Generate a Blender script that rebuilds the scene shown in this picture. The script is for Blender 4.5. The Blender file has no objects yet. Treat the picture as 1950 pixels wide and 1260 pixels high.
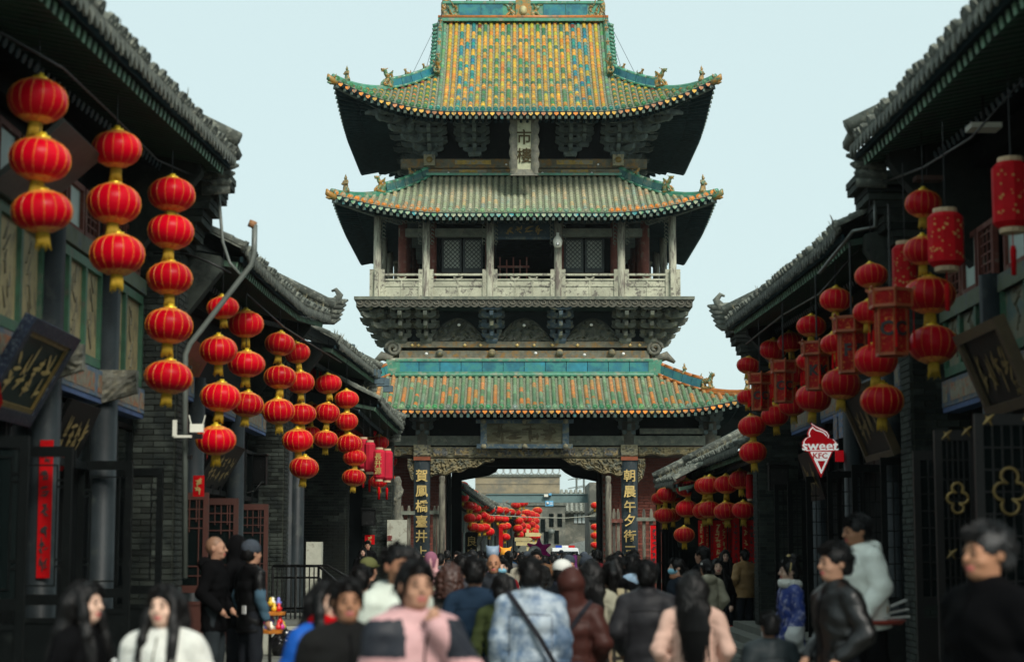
import bpy, math, random
import numpy as np
from mathutils import Vector, Matrix, noise
from mathutils.bvhtree import BVHTree

SC = bpy.context.scene
C = SC.collection
rnd = random.Random(7)
R = math.radians

# ------------------------------------------------------------------ camera, sky, sun, exposure
F = 3500.0                      # focal length in photo pixels (photo 1950 x 1260)
CAM_Z = 1.7
PITCH = math.atan(420.0 / F)
cam_d = bpy.data.cameras.new('camera')
cam = bpy.data.objects.new('camera', cam_d)
C.objects.link(cam)
cam.location = (0, 0, CAM_Z)
cam.rotation_euler = (R(90) + PITCH, 0, 0)
cam_d.sensor_width = 36
cam_d.lens = 36 * F / 1950
cam_d.clip_end = 2000
cam_d.clip_start = 0.1
cam_d.dof.use_dof = True
cam_d.dof.focus_distance = 52.5
cam_d.dof.aperture_fstop = 1.75
cam_d.dof.aperture_blades = 0
SC.camera = cam

world = bpy.data.worlds.new('World')
SC.world = world
world.use_nodes = True
wt = world.node_tree
bg = wt.nodes['Background']
sky = wt.nodes.new('ShaderNodeTexSky')
sky.sky_type = 'NISHITA'
sky.sun_disc = False
SUN_EL, SUN_AZ = R(42), R(152)          # sun high behind the camera, to the right
sky.sun_elevation = SUN_EL
sky.sun_rotation = SUN_AZ
sky.dust_density = 3.0
veil = wt.nodes.new('ShaderNodeMix')     # high overcast: an even pale veil over the clear sky
veil.data_type = 'RGBA'
veil.inputs[0].default_value = 0.9
veil.inputs[7].default_value = (2.93, 3.62, 3.56, 1)
wt.links.new(sky.outputs[0], veil.inputs[6])
wt.links.new(veil.outputs[2], bg.inputs[0])
bg.inputs[1].default_value = 0.1

sun_d = bpy.data.lights.new('sun', 'SUN')
sun_d.energy = 1.5
sun_d.angle = R(20)
sun_d.color = (1.0, 0.95, 0.86)
sun = bpy.data.objects.new('sun', sun_d)
C.objects.link(sun)
sd = Vector((math.sin(SUN_AZ) * math.cos(SUN_EL), math.cos(SUN_AZ) * math.cos(SUN_EL), math.sin(SUN_EL)))
sun.rotation_euler = sd.to_track_quat('Z', 'Y').to_euler()
sun.location = (8, -8, 20)
SC.view_settings.view_transform = 'Standard'
SC.view_settings.look = 'None'
SC.view_settings.gamma = 1
SC.view_settings.use_curve_mapping = False
SC.view_settings.exposure = 1.25
SC.render.engine = 'CYCLES'
SC.cycles.use_denoising = True
SC.cycles.max_bounces = 6
SC.cycles.diffuse_bounces = 3
SC.cycles.glossy_bounces = 2
SC.cycles.transmission_bounces = 3
SC.cycles.volume_bounces = 0


def W(px, py, d):
    """the point of the place seen at photo pixel (px, py) at forward distance d"""
    u, v = px - 975.0, 630.0 - py
    c, s = math.cos(PITCH), math.sin(PITCH)
    t = d / (F * c - v * s)
    return Vector((u * t, d, CAM_Z + (F * s + v * c) * t))


# ------------------------------------------------------------------ mesh and object helpers
ORG = {}


def thing(name, label, cat, loc=(0, 0, 0), rz=0.0, group=None, kind=None):
    o = bpy.data.objects.new(name, None)
    C.objects.link(o)
    o.empty_display_size = 0.3
    o.location = loc
    o.rotation_euler = (0, 0, rz)
    tag(o, label, cat, group, kind)
    ORG[o] = Vector(loc)
    return o


def tag(o, label=None, cat=None, group=None, kind=None):
    if label: o['label'] = label
    if cat: o['category'] = cat
    if group: o['group'] = group
    if kind: o['kind'] = kind
    return o


def link(name, me, parent=None, loc=(0, 0, 0), rot=None, scale=None, col=None):
    o = bpy.data.objects.new(name, me)
    C.objects.link(o)
    if parent is not None: o.parent = parent
    o.location = loc
    if rot is not None:
        o.rotation_euler = rot if not isinstance(rot, Matrix) else rot.to_euler()
    if scale is not None: o.scale = scale
    if col is not None: o.color = (col[0], col[1], col[2], 1)
    return o


def org(o):
    """world origin of an unrotated building frame"""
    v = Vector((0, 0, 0))
    while o is not None:
        v += ORG.get(o, Vector(o.location))
        o = o.parent if o not in ORG else None
    return v


class MB:
    def __init__(s):
        s.v, s.f, s.m, s.c = [], [], [], []
        s.mi = 0
        s.col = None

    def add(s, vs, fs):
        b = len(s.v)
        s.v.extend([tuple(p) for p in vs])
        for f in fs:
            s.f.append(tuple(b + i for i in f))
            s.m.append(s.mi)
            s.c.append(s.col)
        return s

    def box(s, c, size, rot=None):
        hx, hy, hz = size[0] / 2, size[1] / 2, size[2] / 2
        vs = [Vector((x, y, z)) for x in (-hx, hx) for y in (-hy, hy) for z in (-hz, hz)]
        if rot is not None: vs = [rot @ p for p in vs]
        c = Vector(c)
        return s.add([p + c for p in vs], [(0, 1, 3, 2), (4, 6, 7, 5), (0, 4, 5, 1), (2, 3, 7, 6), (0, 2, 6, 4), (1, 5, 7, 3)])

    def bx(s, x0, x1, y0, y1, z0, z1):
        return s.box(((x0 + x1) / 2, (y0 + y1) / 2, (z0 + z1) / 2), (abs(x1 - x0), abs(y1 - y0), abs(z1 - z0)))

    def bar(s, p0, p1, w, h, up=(0, 0, 1)):
        p0, p1 = Vector(p0), Vector(p1)
        d = (p1 - p0)
        L = d.length
        if L < 1e-6: return s
        d /= L
        up = Vector(up)
        x = d.cross(up)
        if x.length < 1e-4: x = d.cross(Vector((1, 0, 0)))
        x.normalize()
        z = x.cross(d)
        rot = Matrix((x, d, z)).transposed()
        return s.box((p0 + p1) / 2, (w, L, h), rot)

    def tube(s, pts, rad, n=8, caps=True):
        pts = [Vector(p) for p in pts]
        if not hasattr(rad, '__len__'): rad = [rad] * len(pts)
        vs, fs = [], []
        prev = None
        for i, p in enumerate(pts):
            a, b = pts[max(0, i - 1)], pts[min(len(pts) - 1, i + 1)]
            d = (b - a).normalized()
            if prev is None:
                x = d.cross(Vector((0, 0, 1)))
                if x.length < 1e-3: x = d.cross(Vector((0, 1, 0)))
            else:
                x = prev - d * prev.dot(d)
            x.normalize()
            prev = x
            y = d.cross(x)
            for k in range(n):
                a_ = 2 * math.pi * k / n
                vs.append(p + (x * math.cos(a_) + y * math.sin(a_)) * rad[i])
        for i in range(len(pts) - 1):
            for k in range(n):
                k2 = (k + 1) % n
                fs.append((i * n + k, i * n + k2, (i + 1) * n + k2, (i + 1) * n + k))
        if caps:
            fs.append(tuple(range(n - 1, -1, -1)))
            fs.append(tuple((len(pts) - 1) * n + k for k in range(n)))
        return s.add(vs, fs)

    def lathe(s, prof, n=12, c=(0, 0, 0)):
        c = Vector(c)
        vs, fs = [], []
        for r, z in prof:
            for k in range(n):
                a = 2 * math.pi * k / n
                vs.append(c + Vector((r * math.cos(a), r * math.sin(a), z)))
        for i in range(len(prof) - 1):
            for k in range(n):
                k2 = (k + 1) % n
                fs.append((i * n + k, i * n + k2, (i + 1) * n + k2, (i + 1) * n + k))
        if prof[0][0] > 1e-4: fs.append(tuple(range(n - 1, -1, -1)))
        if prof[-1][0] > 1e-4: fs.append(tuple((len(prof) - 1) * n + k for k in range(n)))
        return s.add(vs, fs)

    def prism(s, poly, t, o=(0, 0, 0), ux=(1, 0, 0), uy=(0, 0, 1)):
        """poly in 2D (ux, uy), extruded by t along ux x uy, starting at o"""
        o, ux, uy = Vector(o), Vector(ux), Vector(uy)
        nrm = ux.cross(uy).normalized()
        n = len(poly)
        area = sum(poly[i][0] * poly[(i + 1) % n][1] - poly[(i + 1) % n][0] * poly[i][1] for i in range(n))
        if area < 0: poly = poly[::-1]
        vs = [o + ux * p[0] + uy * p[1] for p in poly] + [o + ux * p[0] + uy * p[1] + nrm * t for p in poly]
        fs = [tuple(range(n - 1, -1, -1)), tuple(range(n, 2 * n))]
        for i in range(n):
            j = (i + 1) % n
            fs.append((i, j, n + j, n + i))
        if t < 0: fs = [f[::-1] for f in fs]
        return s.add(vs, fs)

    def grid(s, P, closed=False):
        """P[i][j] rows of points -> quads"""
        n, m = len(P), len(P[0])
        vs = [p for r in P for p in r]
        fs = [(i * m + j, i * m + j + 1, (i + 1) * m + j + 1, (i + 1) * m + j) for i in range(n - 1) for j in range(m - 1)]
        return s.add(vs, fs)

    def mesh(s, name, mats, smooth=False, off=(0, 0, 0)):
        me = bpy.data.meshes.new(name)
        ox, oy, oz = off
        me.from_pydata([(x - ox, y - oy, z - oz) for x, y, z in s.v], [], s.f)
        if not isinstance(mats, (list, tuple)): mats = [mats]
        for m in mats: me.materials.append(m)
        if len(mats) > 1: me.polygons.foreach_set('material_index', s.m)
        if smooth: me.polygons.foreach_set('use_smooth', [True] * len(s.f))
        if any(c is not None for c in s.c):
            at = me.color_attributes.new('Col', 'FLOAT_COLOR', 'CORNER')
            buf = []
            for f, c in zip(s.f, s.c):
                c = c or (1, 1, 1)
                buf.extend((c[0], c[1], c[2], 1.0) * len(f))
            at.data.foreach_set('color', buf)
        me.update()
        return me

    def build(s, name, mats, parent=None, smooth=False, col=None, world=True, kind=None):
        off = org(parent) if (parent is not None and world) else (0, 0, 0)
        o = link(name, s.mesh(name, mats, smooth, off), parent, col=col)
        if kind: o['kind'] = kind
        return o


# ------------------------------------------------------------------ materials
MATS = {}


def lin(h):
    """sRGB hex or 0-255 triple to linear"""
    if isinstance(h, str): h = [int(h[i:i + 2], 16) for i in (0, 2, 4)]
    return tuple((c / 255 / 12.92) if c / 255 < .04045 else ((c / 255 + .055) / 1.055) ** 2.4 for c in h)


def mat(name, col=(.5, .5, .5), rough=.7, var=.35, scale=6.0, bump=.2, bscale=40.0, src=None, spec=.5, metal=0.0,
        wear=None, wear_amt=.35, wear_scale=5.0, stretch=(1, 1, 1), sheen=0.0, transl=0.0, coat=0.0, rnd_amt=.15, dirt=0.0, alpha=None, bdist=.01):
    if name in MATS: return MATS[name]
    m = bpy.data.materials.new(name)
    m.use_nodes = True
    nt = m.node_tree
    N, L = nt.nodes, nt.links
    bs = N['Principled BSDF']
    geo = N.new('ShaderNodeNewGeometry')
    mp = N.new('ShaderNodeMapping')
    mp.inputs['Scale'].default_value = stretch
    L.new(geo.outputs['Position'], mp.inputs['Vector'])
    oi = N.new('ShaderNodeObjectInfo')
    if src == 'obj':
        base = oi.outputs['Color']
    elif src == 'attr':
        a = N.new('ShaderNodeVertexColor')
        a.layer_name = 'Col'
        base = a.outputs['Color']
    else:
        r_ = N.new('ShaderNodeRGB')
        r_.outputs[0].default_value = (*col, 1)
        base = r_.outputs[0]
    n1 = N.new('ShaderNodeTexNoise')
    n1.inputs['Scale'].default_value = scale
    n1.inputs['Detail'].default_value = 6
    n1.inputs['Roughness'].default_value = .65
    L.new(mp.outputs[0], n1.inputs['Vector'])
    # tone = 1 + var*(noise-.5)*2 + rnd*(random-.5)
    mr = N.new('ShaderNodeMapRange')
    mr.inputs['From Min'].default_value = .25
    mr.inputs['From Max'].default_value = .75
    mr.inputs['To Min'].default_value = 1 - var
    mr.inputs['To Max'].default_value = 1 + var
    L.new(n1.outputs['Fac'], mr.inputs['Value'])
    mr2 = N.new('ShaderNodeMapRange')
    mr2.inputs['To Min'].default_value = 1 - rnd_amt
    mr2.inputs['To Max'].default_value = 1 + rnd_amt
    L.new(oi.outputs['Random'], mr2.inputs['Value'])
    mul = N.new('ShaderNodeMath')
    mul.operation = 'MULTIPLY'
    L.new(mr.outputs[0], mul.inputs[0])
    L.new(mr2.outputs[0], mul.inputs[1])
    mx = N.new('ShaderNodeVectorMath')
    mx.operation = 'SCALE'
    L.new(base, mx.inputs[0])
    L.new(mul.outputs[0], mx.inputs['Scale'])
    out = mx.outputs[0]
    if wear is not None:
        n2 = N.new('ShaderNodeTexNoise')
        n2.inputs['Scale'].default_value = wear_scale
        n2.inputs['Detail'].default_value = 8
        n2.inputs['Roughness'].default_value = .7
        L.new(mp.outputs[0], n2.inputs['Vector'])
        rp = N.new('ShaderNodeMapRange')
        rp.inputs['From Min'].default_value = .62 - wear_amt * .35
        rp.inputs['From Max'].default_value = .70 - wear_amt * .25
        L.new(n2.outputs['Fac'], rp.inputs['Value'])
        mw = N.new('ShaderNodeMix')
        mw.data_type = 'RGBA'
        L.new(rp.outputs[0], mw.inputs[0])
        L.new(out, mw.inputs[6])
        mw.inputs[7].default_value = (*wear, 1)
        out = mw.outputs[2]
    L.new(out, bs.inputs['Base Color'])
    bs.inputs['Roughness'].default_value = rough
    bs.inputs['Specular IOR Level'].default_value = spec
    bs.inputs['Metallic'].default_value = metal
    if sheen: bs.inputs['Sheen Weight'].default_value = sheen
    if coat:
        bs.inputs['Coat Weight'].default_value = coat
        bs.inputs['Coat Roughness'].default_value = .15
    if bump:
        n3 = N.new('ShaderNodeTexNoise')
        n3.inputs['Scale'].default_value = bscale
        n3.inputs['Detail'].default_value = 4
        L.new(mp.outputs[0], n3.inputs['Vector'])
        bp = N.new('ShaderNodeBump')
        bp.inputs['Strength'].default_value = bump
        bp.inputs['Distance'].default_value = bdist
        L.new(n3.outputs['Fac'], bp.inputs['Height'])
        L.new(bp.outputs[0], bs.inputs['Normal'])
    if transl:
        tr = N.new('ShaderNodeBsdfTranslucent')
        L.new(out, tr.inputs['Color'])
        ms = N.new('ShaderNodeMixShader')
        ms.inputs[0].default_value = transl
        L.new(bs.outputs[0], ms.inputs[1])
        L.new(tr.outputs[0], ms.inputs[2])
        L.new(ms.outputs[0], N['Material Output'].inputs['Surface'])
    MATS[name] = m
    return m


GLAZE_O = mat('glazed tile', src='obj', rough=.32, var=.3, scale=9, bump=.25, bscale=60, wear=(.19, .19, .13), wear_amt=.32, wear_scale=11, rnd_amt=.25, coat=.1)
GLAZE_A = mat('glazed tile mixed', src='attr', rough=.34, var=.3, scale=9, bump=.25, bscale=60, wear=(.17, .18, .13), wear_amt=.2, wear_scale=14, coat=.15)
GLAZE_DUSTY = mat('dusty glazed tile', src='obj', rough=.6, var=.3, scale=7, bump=.25, bscale=60, wear=(.42, .42, .29), wear_amt=.45, wear_scale=9)
GLAZE_DUSTY_A = mat('dusty glazed tile mixed', src='attr', rough=.6, var=.3, scale=7, bump=.25, bscale=60, wear=(.42, .42, .29), wear_amt=.45, wear_scale=9)
PAN = mat('pan tile', (.17, .19, .13), rough=.8, var=.5, scale=10, wear=(.2, .21, .15), wear_amt=.3, wear_scale=12)
BLUE = mat('turquoise ridge glaze', (.012, .135, .185), rough=.3, var=.45, scale=4, wear=(.03, .2, .19), wear_amt=.4, wear_scale=3, coat=.2, rnd_amt=.25)
BLUEDULL = mat('dull teal ridge glaze', (.035, .14, .14), rough=.4, var=.4, scale=5, wear=(.13, .17, .14), wear_amt=.35)
GREENG = mat('green ridge glaze', (.05, .22, .14), rough=.35, var=.4, scale=6, wear=(.2, .23, .16), wear_amt=.3, coat=.15)
ORANGEG = mat('orange ridge glaze', (.42, .13, .02), rough=.35, var=.35, scale=8, wear=(.15, .1, .05), wear_amt=.3)
BEAST = mat('glazed ridge beast', (.05, .16, .09), rough=.4, var=.5, scale=7, wear=(.35, .17, .03), wear_amt=.55, wear_scale=6)
BEASTO = mat('ochre ridge beast', (.26, .15, .04), rough=.45, var=.5, scale=9, wear=(.05, .15, .1), wear_amt=.4, wear_scale=8)
OLDWOOD = mat('pale weathered timber', (.4, .4, .3), rough=.85, var=.45, scale=3, bump=.5, bscale=18, stretch=(1, 1, 1), wear=(.13, .12, .1), wear_amt=.35, wear_scale=6)
OLDPOST = mat('pale weathered post', (.34, .34, .26), rough=.85, var=.5, scale=4, bump=.5, bscale=18, stretch=(3, 3, .5), wear=(.12, .1, .085), wear_amt=.4, wear_scale=3)
GREYWOOD = mat('grey green timber', (.13, .145, .115), rough=.85, var=.5, scale=4, bump=.5, bscale=20, wear=(.2, .2, .15), wear_amt=.3, wear_scale=5)
BRACKET = mat('bracket timber', (.085, .097, .08), rough=.85, var=.5, scale=4, bump=.4, bscale=20, wear=(.16, .17, .12), wear_amt=.25, wear_scale=5)
BRACKETD = mat('dark bracket timber', (.1, .13, .128), rough=.85, spec=.15, var=.5, scale=4, bump=.4, bscale=20, wear=(.09, .1, .08), wear_amt=.25)
BRACKETB = mat('blue painted bracket', (.05, .085, .11), rough=.8, var=.5, scale=5, bump=.4, bscale=20, wear=(.17, .17, .11), wear_amt=.35)
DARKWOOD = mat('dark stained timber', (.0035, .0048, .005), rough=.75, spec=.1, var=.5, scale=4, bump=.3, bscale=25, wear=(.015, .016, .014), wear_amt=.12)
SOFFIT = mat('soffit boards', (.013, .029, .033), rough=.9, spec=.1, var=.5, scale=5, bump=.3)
REDWOOD = mat('faded red timber', (.13, .035, .022), rough=.75, var=.5, scale=5, bump=.3, wear=(.16, .12, .09), wear_amt=.2)
REDBRICK = mat('red brick', (.15, .042, .028), rough=.9, var=.35, scale=8, bump=.4, rnd_amt=.35)
REDMORTAR = mat('pale mortar', (.2, .15, .12), rough=.95, var=.3)
BRICK = mat('grey brick', (.028, .034, .029), rough=.92, var=.4, scale=5, bump=.5, bscale=50, rnd_amt=.65, spec=.2, wear=(.012, .016, .015), wear_amt=.35, wear_scale=2.0)
MORTAR = mat('grey mortar', (.055, .06, .047), rough=.95, var=.4, scale=6, spec=.1)
STONE = mat('street stone', (.12, .125, .105), rough=.85, var=.3, scale=3, bump=.4, bscale=30, wear=(.12, .12, .1), wear_amt=.3, wear_scale=2)
PALESTONE = mat('pale stone', (.38, .39, .32), rough=.85, var=.25, scale=5, bump=.3, wear=(.25, .24, .19), wear_amt=.3)
GREYTILE = mat('grey clay tile', (.075, .084, .07), rough=.9, var=.5, scale=8, bump=.5, bscale=60, wear=(.2, .21, .17), wear_amt=.35, wear_scale=10, rnd_amt=.35)
GREENRAFT = mat('green painted rafter', (.016, .05, .028), rough=.6, var=.4, scale=8, wear=(.02, .03, .025), wear_amt=.3)
RAFTEND = mat('pale green rafter end', (.13, .27, .17), rough=.6, var=.4, scale=9, wear=(.06, .1, .07), wear_amt=.3)
BLUERAFT = mat('blue grey rafter end', (.06, .1, .12), rough=.6, var=.4, scale=9)
COLPAINT = mat('blue grey column paint', (.017, .023, .026), rough=.5, spec=.2, var=.35, scale=3, bump=.2, wear=(.035, .042, .04), wear_amt=.2)
GREENFRAME = mat('green frame paint', (.03, .1, .055), rough=.6, var=.35, scale=6, wear=(.08, .1, .07), wear_amt=.25)
BLACKDOOR = mat('black green door paint', (.0028, .0042, .0043), rough=.55, var=.4, scale=4, bump=.15, wear=(.009, .012, .011), wear_amt=.15, spec=.1)
BROWNDOOR = mat('red brown door paint', (.055, .015, .009), rough=.5, var=.4, scale=5, bump=.2, wear=(.04, .014, .01), wear_amt=.3)
GOLD = mat('gold leaf lettering', (.58, .42, .15), rough=.4, var=.25, scale=12, metal=.25, bump=.2)
DULLGOLD = mat('dull gold lettering', (.2, .135, .035), rough=.5, var=.4, scale=12, metal=.2)
SILK = mat('red lantern silk', (.5, .0006, .011), rough=.33, var=.15, scale=3, bump=.12, bscale=25, transl=.04, rnd_amt=.25, spec=.1)
SILKRIB = mat('gold lantern rib', (.75, .3, .02), rough=.4, var=.2, scale=20, transl=.1)
SILKCAP = mat('gold lantern trim', (.6, .24, .035), rough=.5, var=.45, scale=25, wear=(.5, .03, .01), wear_amt=.35, wear_scale=22)
BRASS = mat('yellow foil', (.75, .52, .03), rough=.3, var=.2, metal=.4)
TASSEL = mat('yellow tassel', (.55, .35, .02), rough=.6, var=.35, scale=30, stretch=(4, 4, .3), transl=.15)
REDPAPER = mat('red paper', (.52, .003, .006), rough=.7, spec=.1, var=.15, scale=4, transl=.15)
REDCLOTH = mat('red cloth', (.5, .003, .007), rough=.8, var=.2, scale=4, transl=.15, spec=.08)
PINKLAN = mat('pinkish red lantern paper', (.55, .02, .045), rough=.6, spec=.1, var=.15, scale=4, transl=.2)
INK = mat('black ink', (.012, .012, .012), rough=.6, var=.2)
WHITE = mat('white paint', (.75, .76, .74), rough=.45, var=.08)
WHITEP = mat('white plastic', (.72, .72, .62), rough=.35, var=.08)
IRON = mat('black iron', (.006, .0065, .0065), rough=.4, var=.3, metal=.3, wear=(.06, .06, .055), wear_amt=.15, wear_scale=12)
PIPE = mat('grey pipe', (.1, .115, .102), rough=.45, var=.25, scale=4)
GLASS = mat('dark glass', (.004, .007, .007), rough=.1, var=.2, bump=0, spec=.35)
GLASSPALE = mat('pale window paper', (.3, .4, .36), rough=.4, var=.2, scale=2)
BLACK = mat('deep shade interior', (.003, .0045, .005), rough=.95, var=.2, bump=0, spec=.05)  # near-black boards and walls, with interior shade put into the colour
SIGNGREEN = mat('dark green sign board', (.004, .02, .018), rough=.45, spec=.2, var=.25)
SIGNBLACK = mat('black sign board', (.004, .004, .004), rough=.5, var=.25, spec=.15)
SIGNRED = mat('dark red sign board', (.13, .02, .012), rough=.45, var=.3)
SIGNBLUE = mat('blue sign border', (.004, .011, .03), rough=.5, var=.5, scale=25, wear=(.1, .12, .14), wear_amt=.25, wear_scale=30)
COUPLET = mat('dark blue couplet board', (.012, .024, .03), rough=.5, var=.35, scale=4, wear=(.07, .08, .075), wear_amt=.16, wear_scale=9, stretch=(2, 2, .6))
PANEL = mat('painted yellow panel', (.27, .225, .11), rough=.7, var=.3, scale=3, wear=(.14, .12, .07), wear_amt=.38, wear_scale=5, stretch=(2, 2, 1))
BEAMPAINT = mat('blue painted beam', (.07, .12, .17), rough=.65, var=.4, scale=6, wear=(.2, .13, .08), wear_amt=.4, wear_scale=6)
ARCHPAINT = mat('painted architrave', (.12, .118, .085), rough=.8, var=.5, scale=6, bump=.4, bscale=25, wear=(.22, .12, .03), wear_amt=.36, wear_scale=5)
ARCHPALE = mat('faded painted beam', (.27, .245, .15), rough=.85, var=.45, scale=7, bump=.5, bscale=25, wear=(.085, .09, .08), wear_amt=.4, wear_scale=7)
CARVED = mat('carved golden timber', (.2, .165, .085), rough=.8, var=.5, scale=8, bump=.6, bscale=25, wear=(.1, .11, .085), wear_amt=.4, wear_scale=6)
CARVEDG = mat('carved grey timber', (.125, .125, .1), rough=.85, var=.5, scale=8, bump=.7, bscale=22, wear=(.19, .18, .13), wear_amt=.35, wear_scale=6)
FARWALL = mat('far beige wall', (.27, .225, .145), rough=.95, var=.4, scale=.8, wear=(.15, .14, .11), wear_amt=.45, wear_scale=.7)
FARBRICK = mat('far grey wall', (.115, .12, .1), rough=.95, var=.45, scale=1.5, wear=(.2, .19, .15), wear_amt=.35, wear_scale=1.5)
STEEL = mat('painted steel beam', (.13, .21, .21), rough=.5, var=.25, scale=2, wear=(.2, .12, .08), wear_amt=.15, wear_scale=2)


def text_mesh(body, size, mat_, name='lettering', depth=.01, vertical=False, bold=0.0, space=1.0):
    """lettering as flat raised mesh, centred, in the local XZ plane facing -Y"""
    key = ('txt', body, round(size, 4), mat_.name, vertical, bold)
    if key in MATS: return MATS[key]
    cu = bpy.data.curves.new('lettering', 'FONT')
    cu.body = '\n'.join(body) if vertical else body
    cu.align_x = 'CENTER'
    cu.align_y = 'CENTER'
    cu.size = size
    cu.space_line = space
    cu.extrude = depth
    cu.offset = bold
    cu.resolution_u = 2
    o = bpy.data.objects.new('lettering', cu)
    C.objects.link(o)
    dg = bpy.context.evaluated_depsgraph_get()
    me = bpy.data.meshes.new_from_object(o.evaluated_get(dg))
    bpy.data.objects.remove(o)
    bpy.data.curves.remove(cu)
    me.transform(Matrix.Rotation(R(90), 4, 'X'))
    me.materials.clear()
    me.materials.append(mat_)
    me.name = name
    MATS[key] = me
    return me


def strokes_mb(w, h, cols, rng, rows=1):
    """brush strokes of weathered, unreadable calligraphy in the XZ plane, facing -Y"""
    mb = MB()
    cw, ch = w / cols, h / rows
    for i in range(cols):
        for j in range(rows):
            cx, cz = -w / 2 + cw * (i + .5), -h / 2 + ch * (j + .5)
            n = rng.randint(6, 8)
            for k in range(n):
                a = rng.choice([0.1, 1.45, .8, -.7, 1.57, .25]) + rng.uniform(-.15, .15)
                L = rng.uniform(.3, .8) * min(cw, ch) * (1.25 if abs(math.sin(a)) > .8 else 1)
                x, z = cx + rng.uniform(-.26, .26) * cw, cz + rng.uniform(-.32, .32) * ch
                dx, dz = math.cos(a) * L / 2, math.sin(a) * L / 2
                t = .085 * min(cw, ch)
                nx, nz = -math.sin(a) * t, math.cos(a) * t
                y = -.004 - .0015 * k
                mb.add([(x - dx - nx * .5, y, z - dz - nz * .5), (x - nx, y - .002, z - nz), (x + dx - nx * .3, y, z + dz - nz * .3),
                        (x + dx + nx * .3, y, z + dz + nz * .3), (x + nx, y - .002, z + nz), (x - dx + nx * .5, y, z - dz + nz * .5)], [(0, 1, 2, 3, 4, 5)])
    return mb


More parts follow.
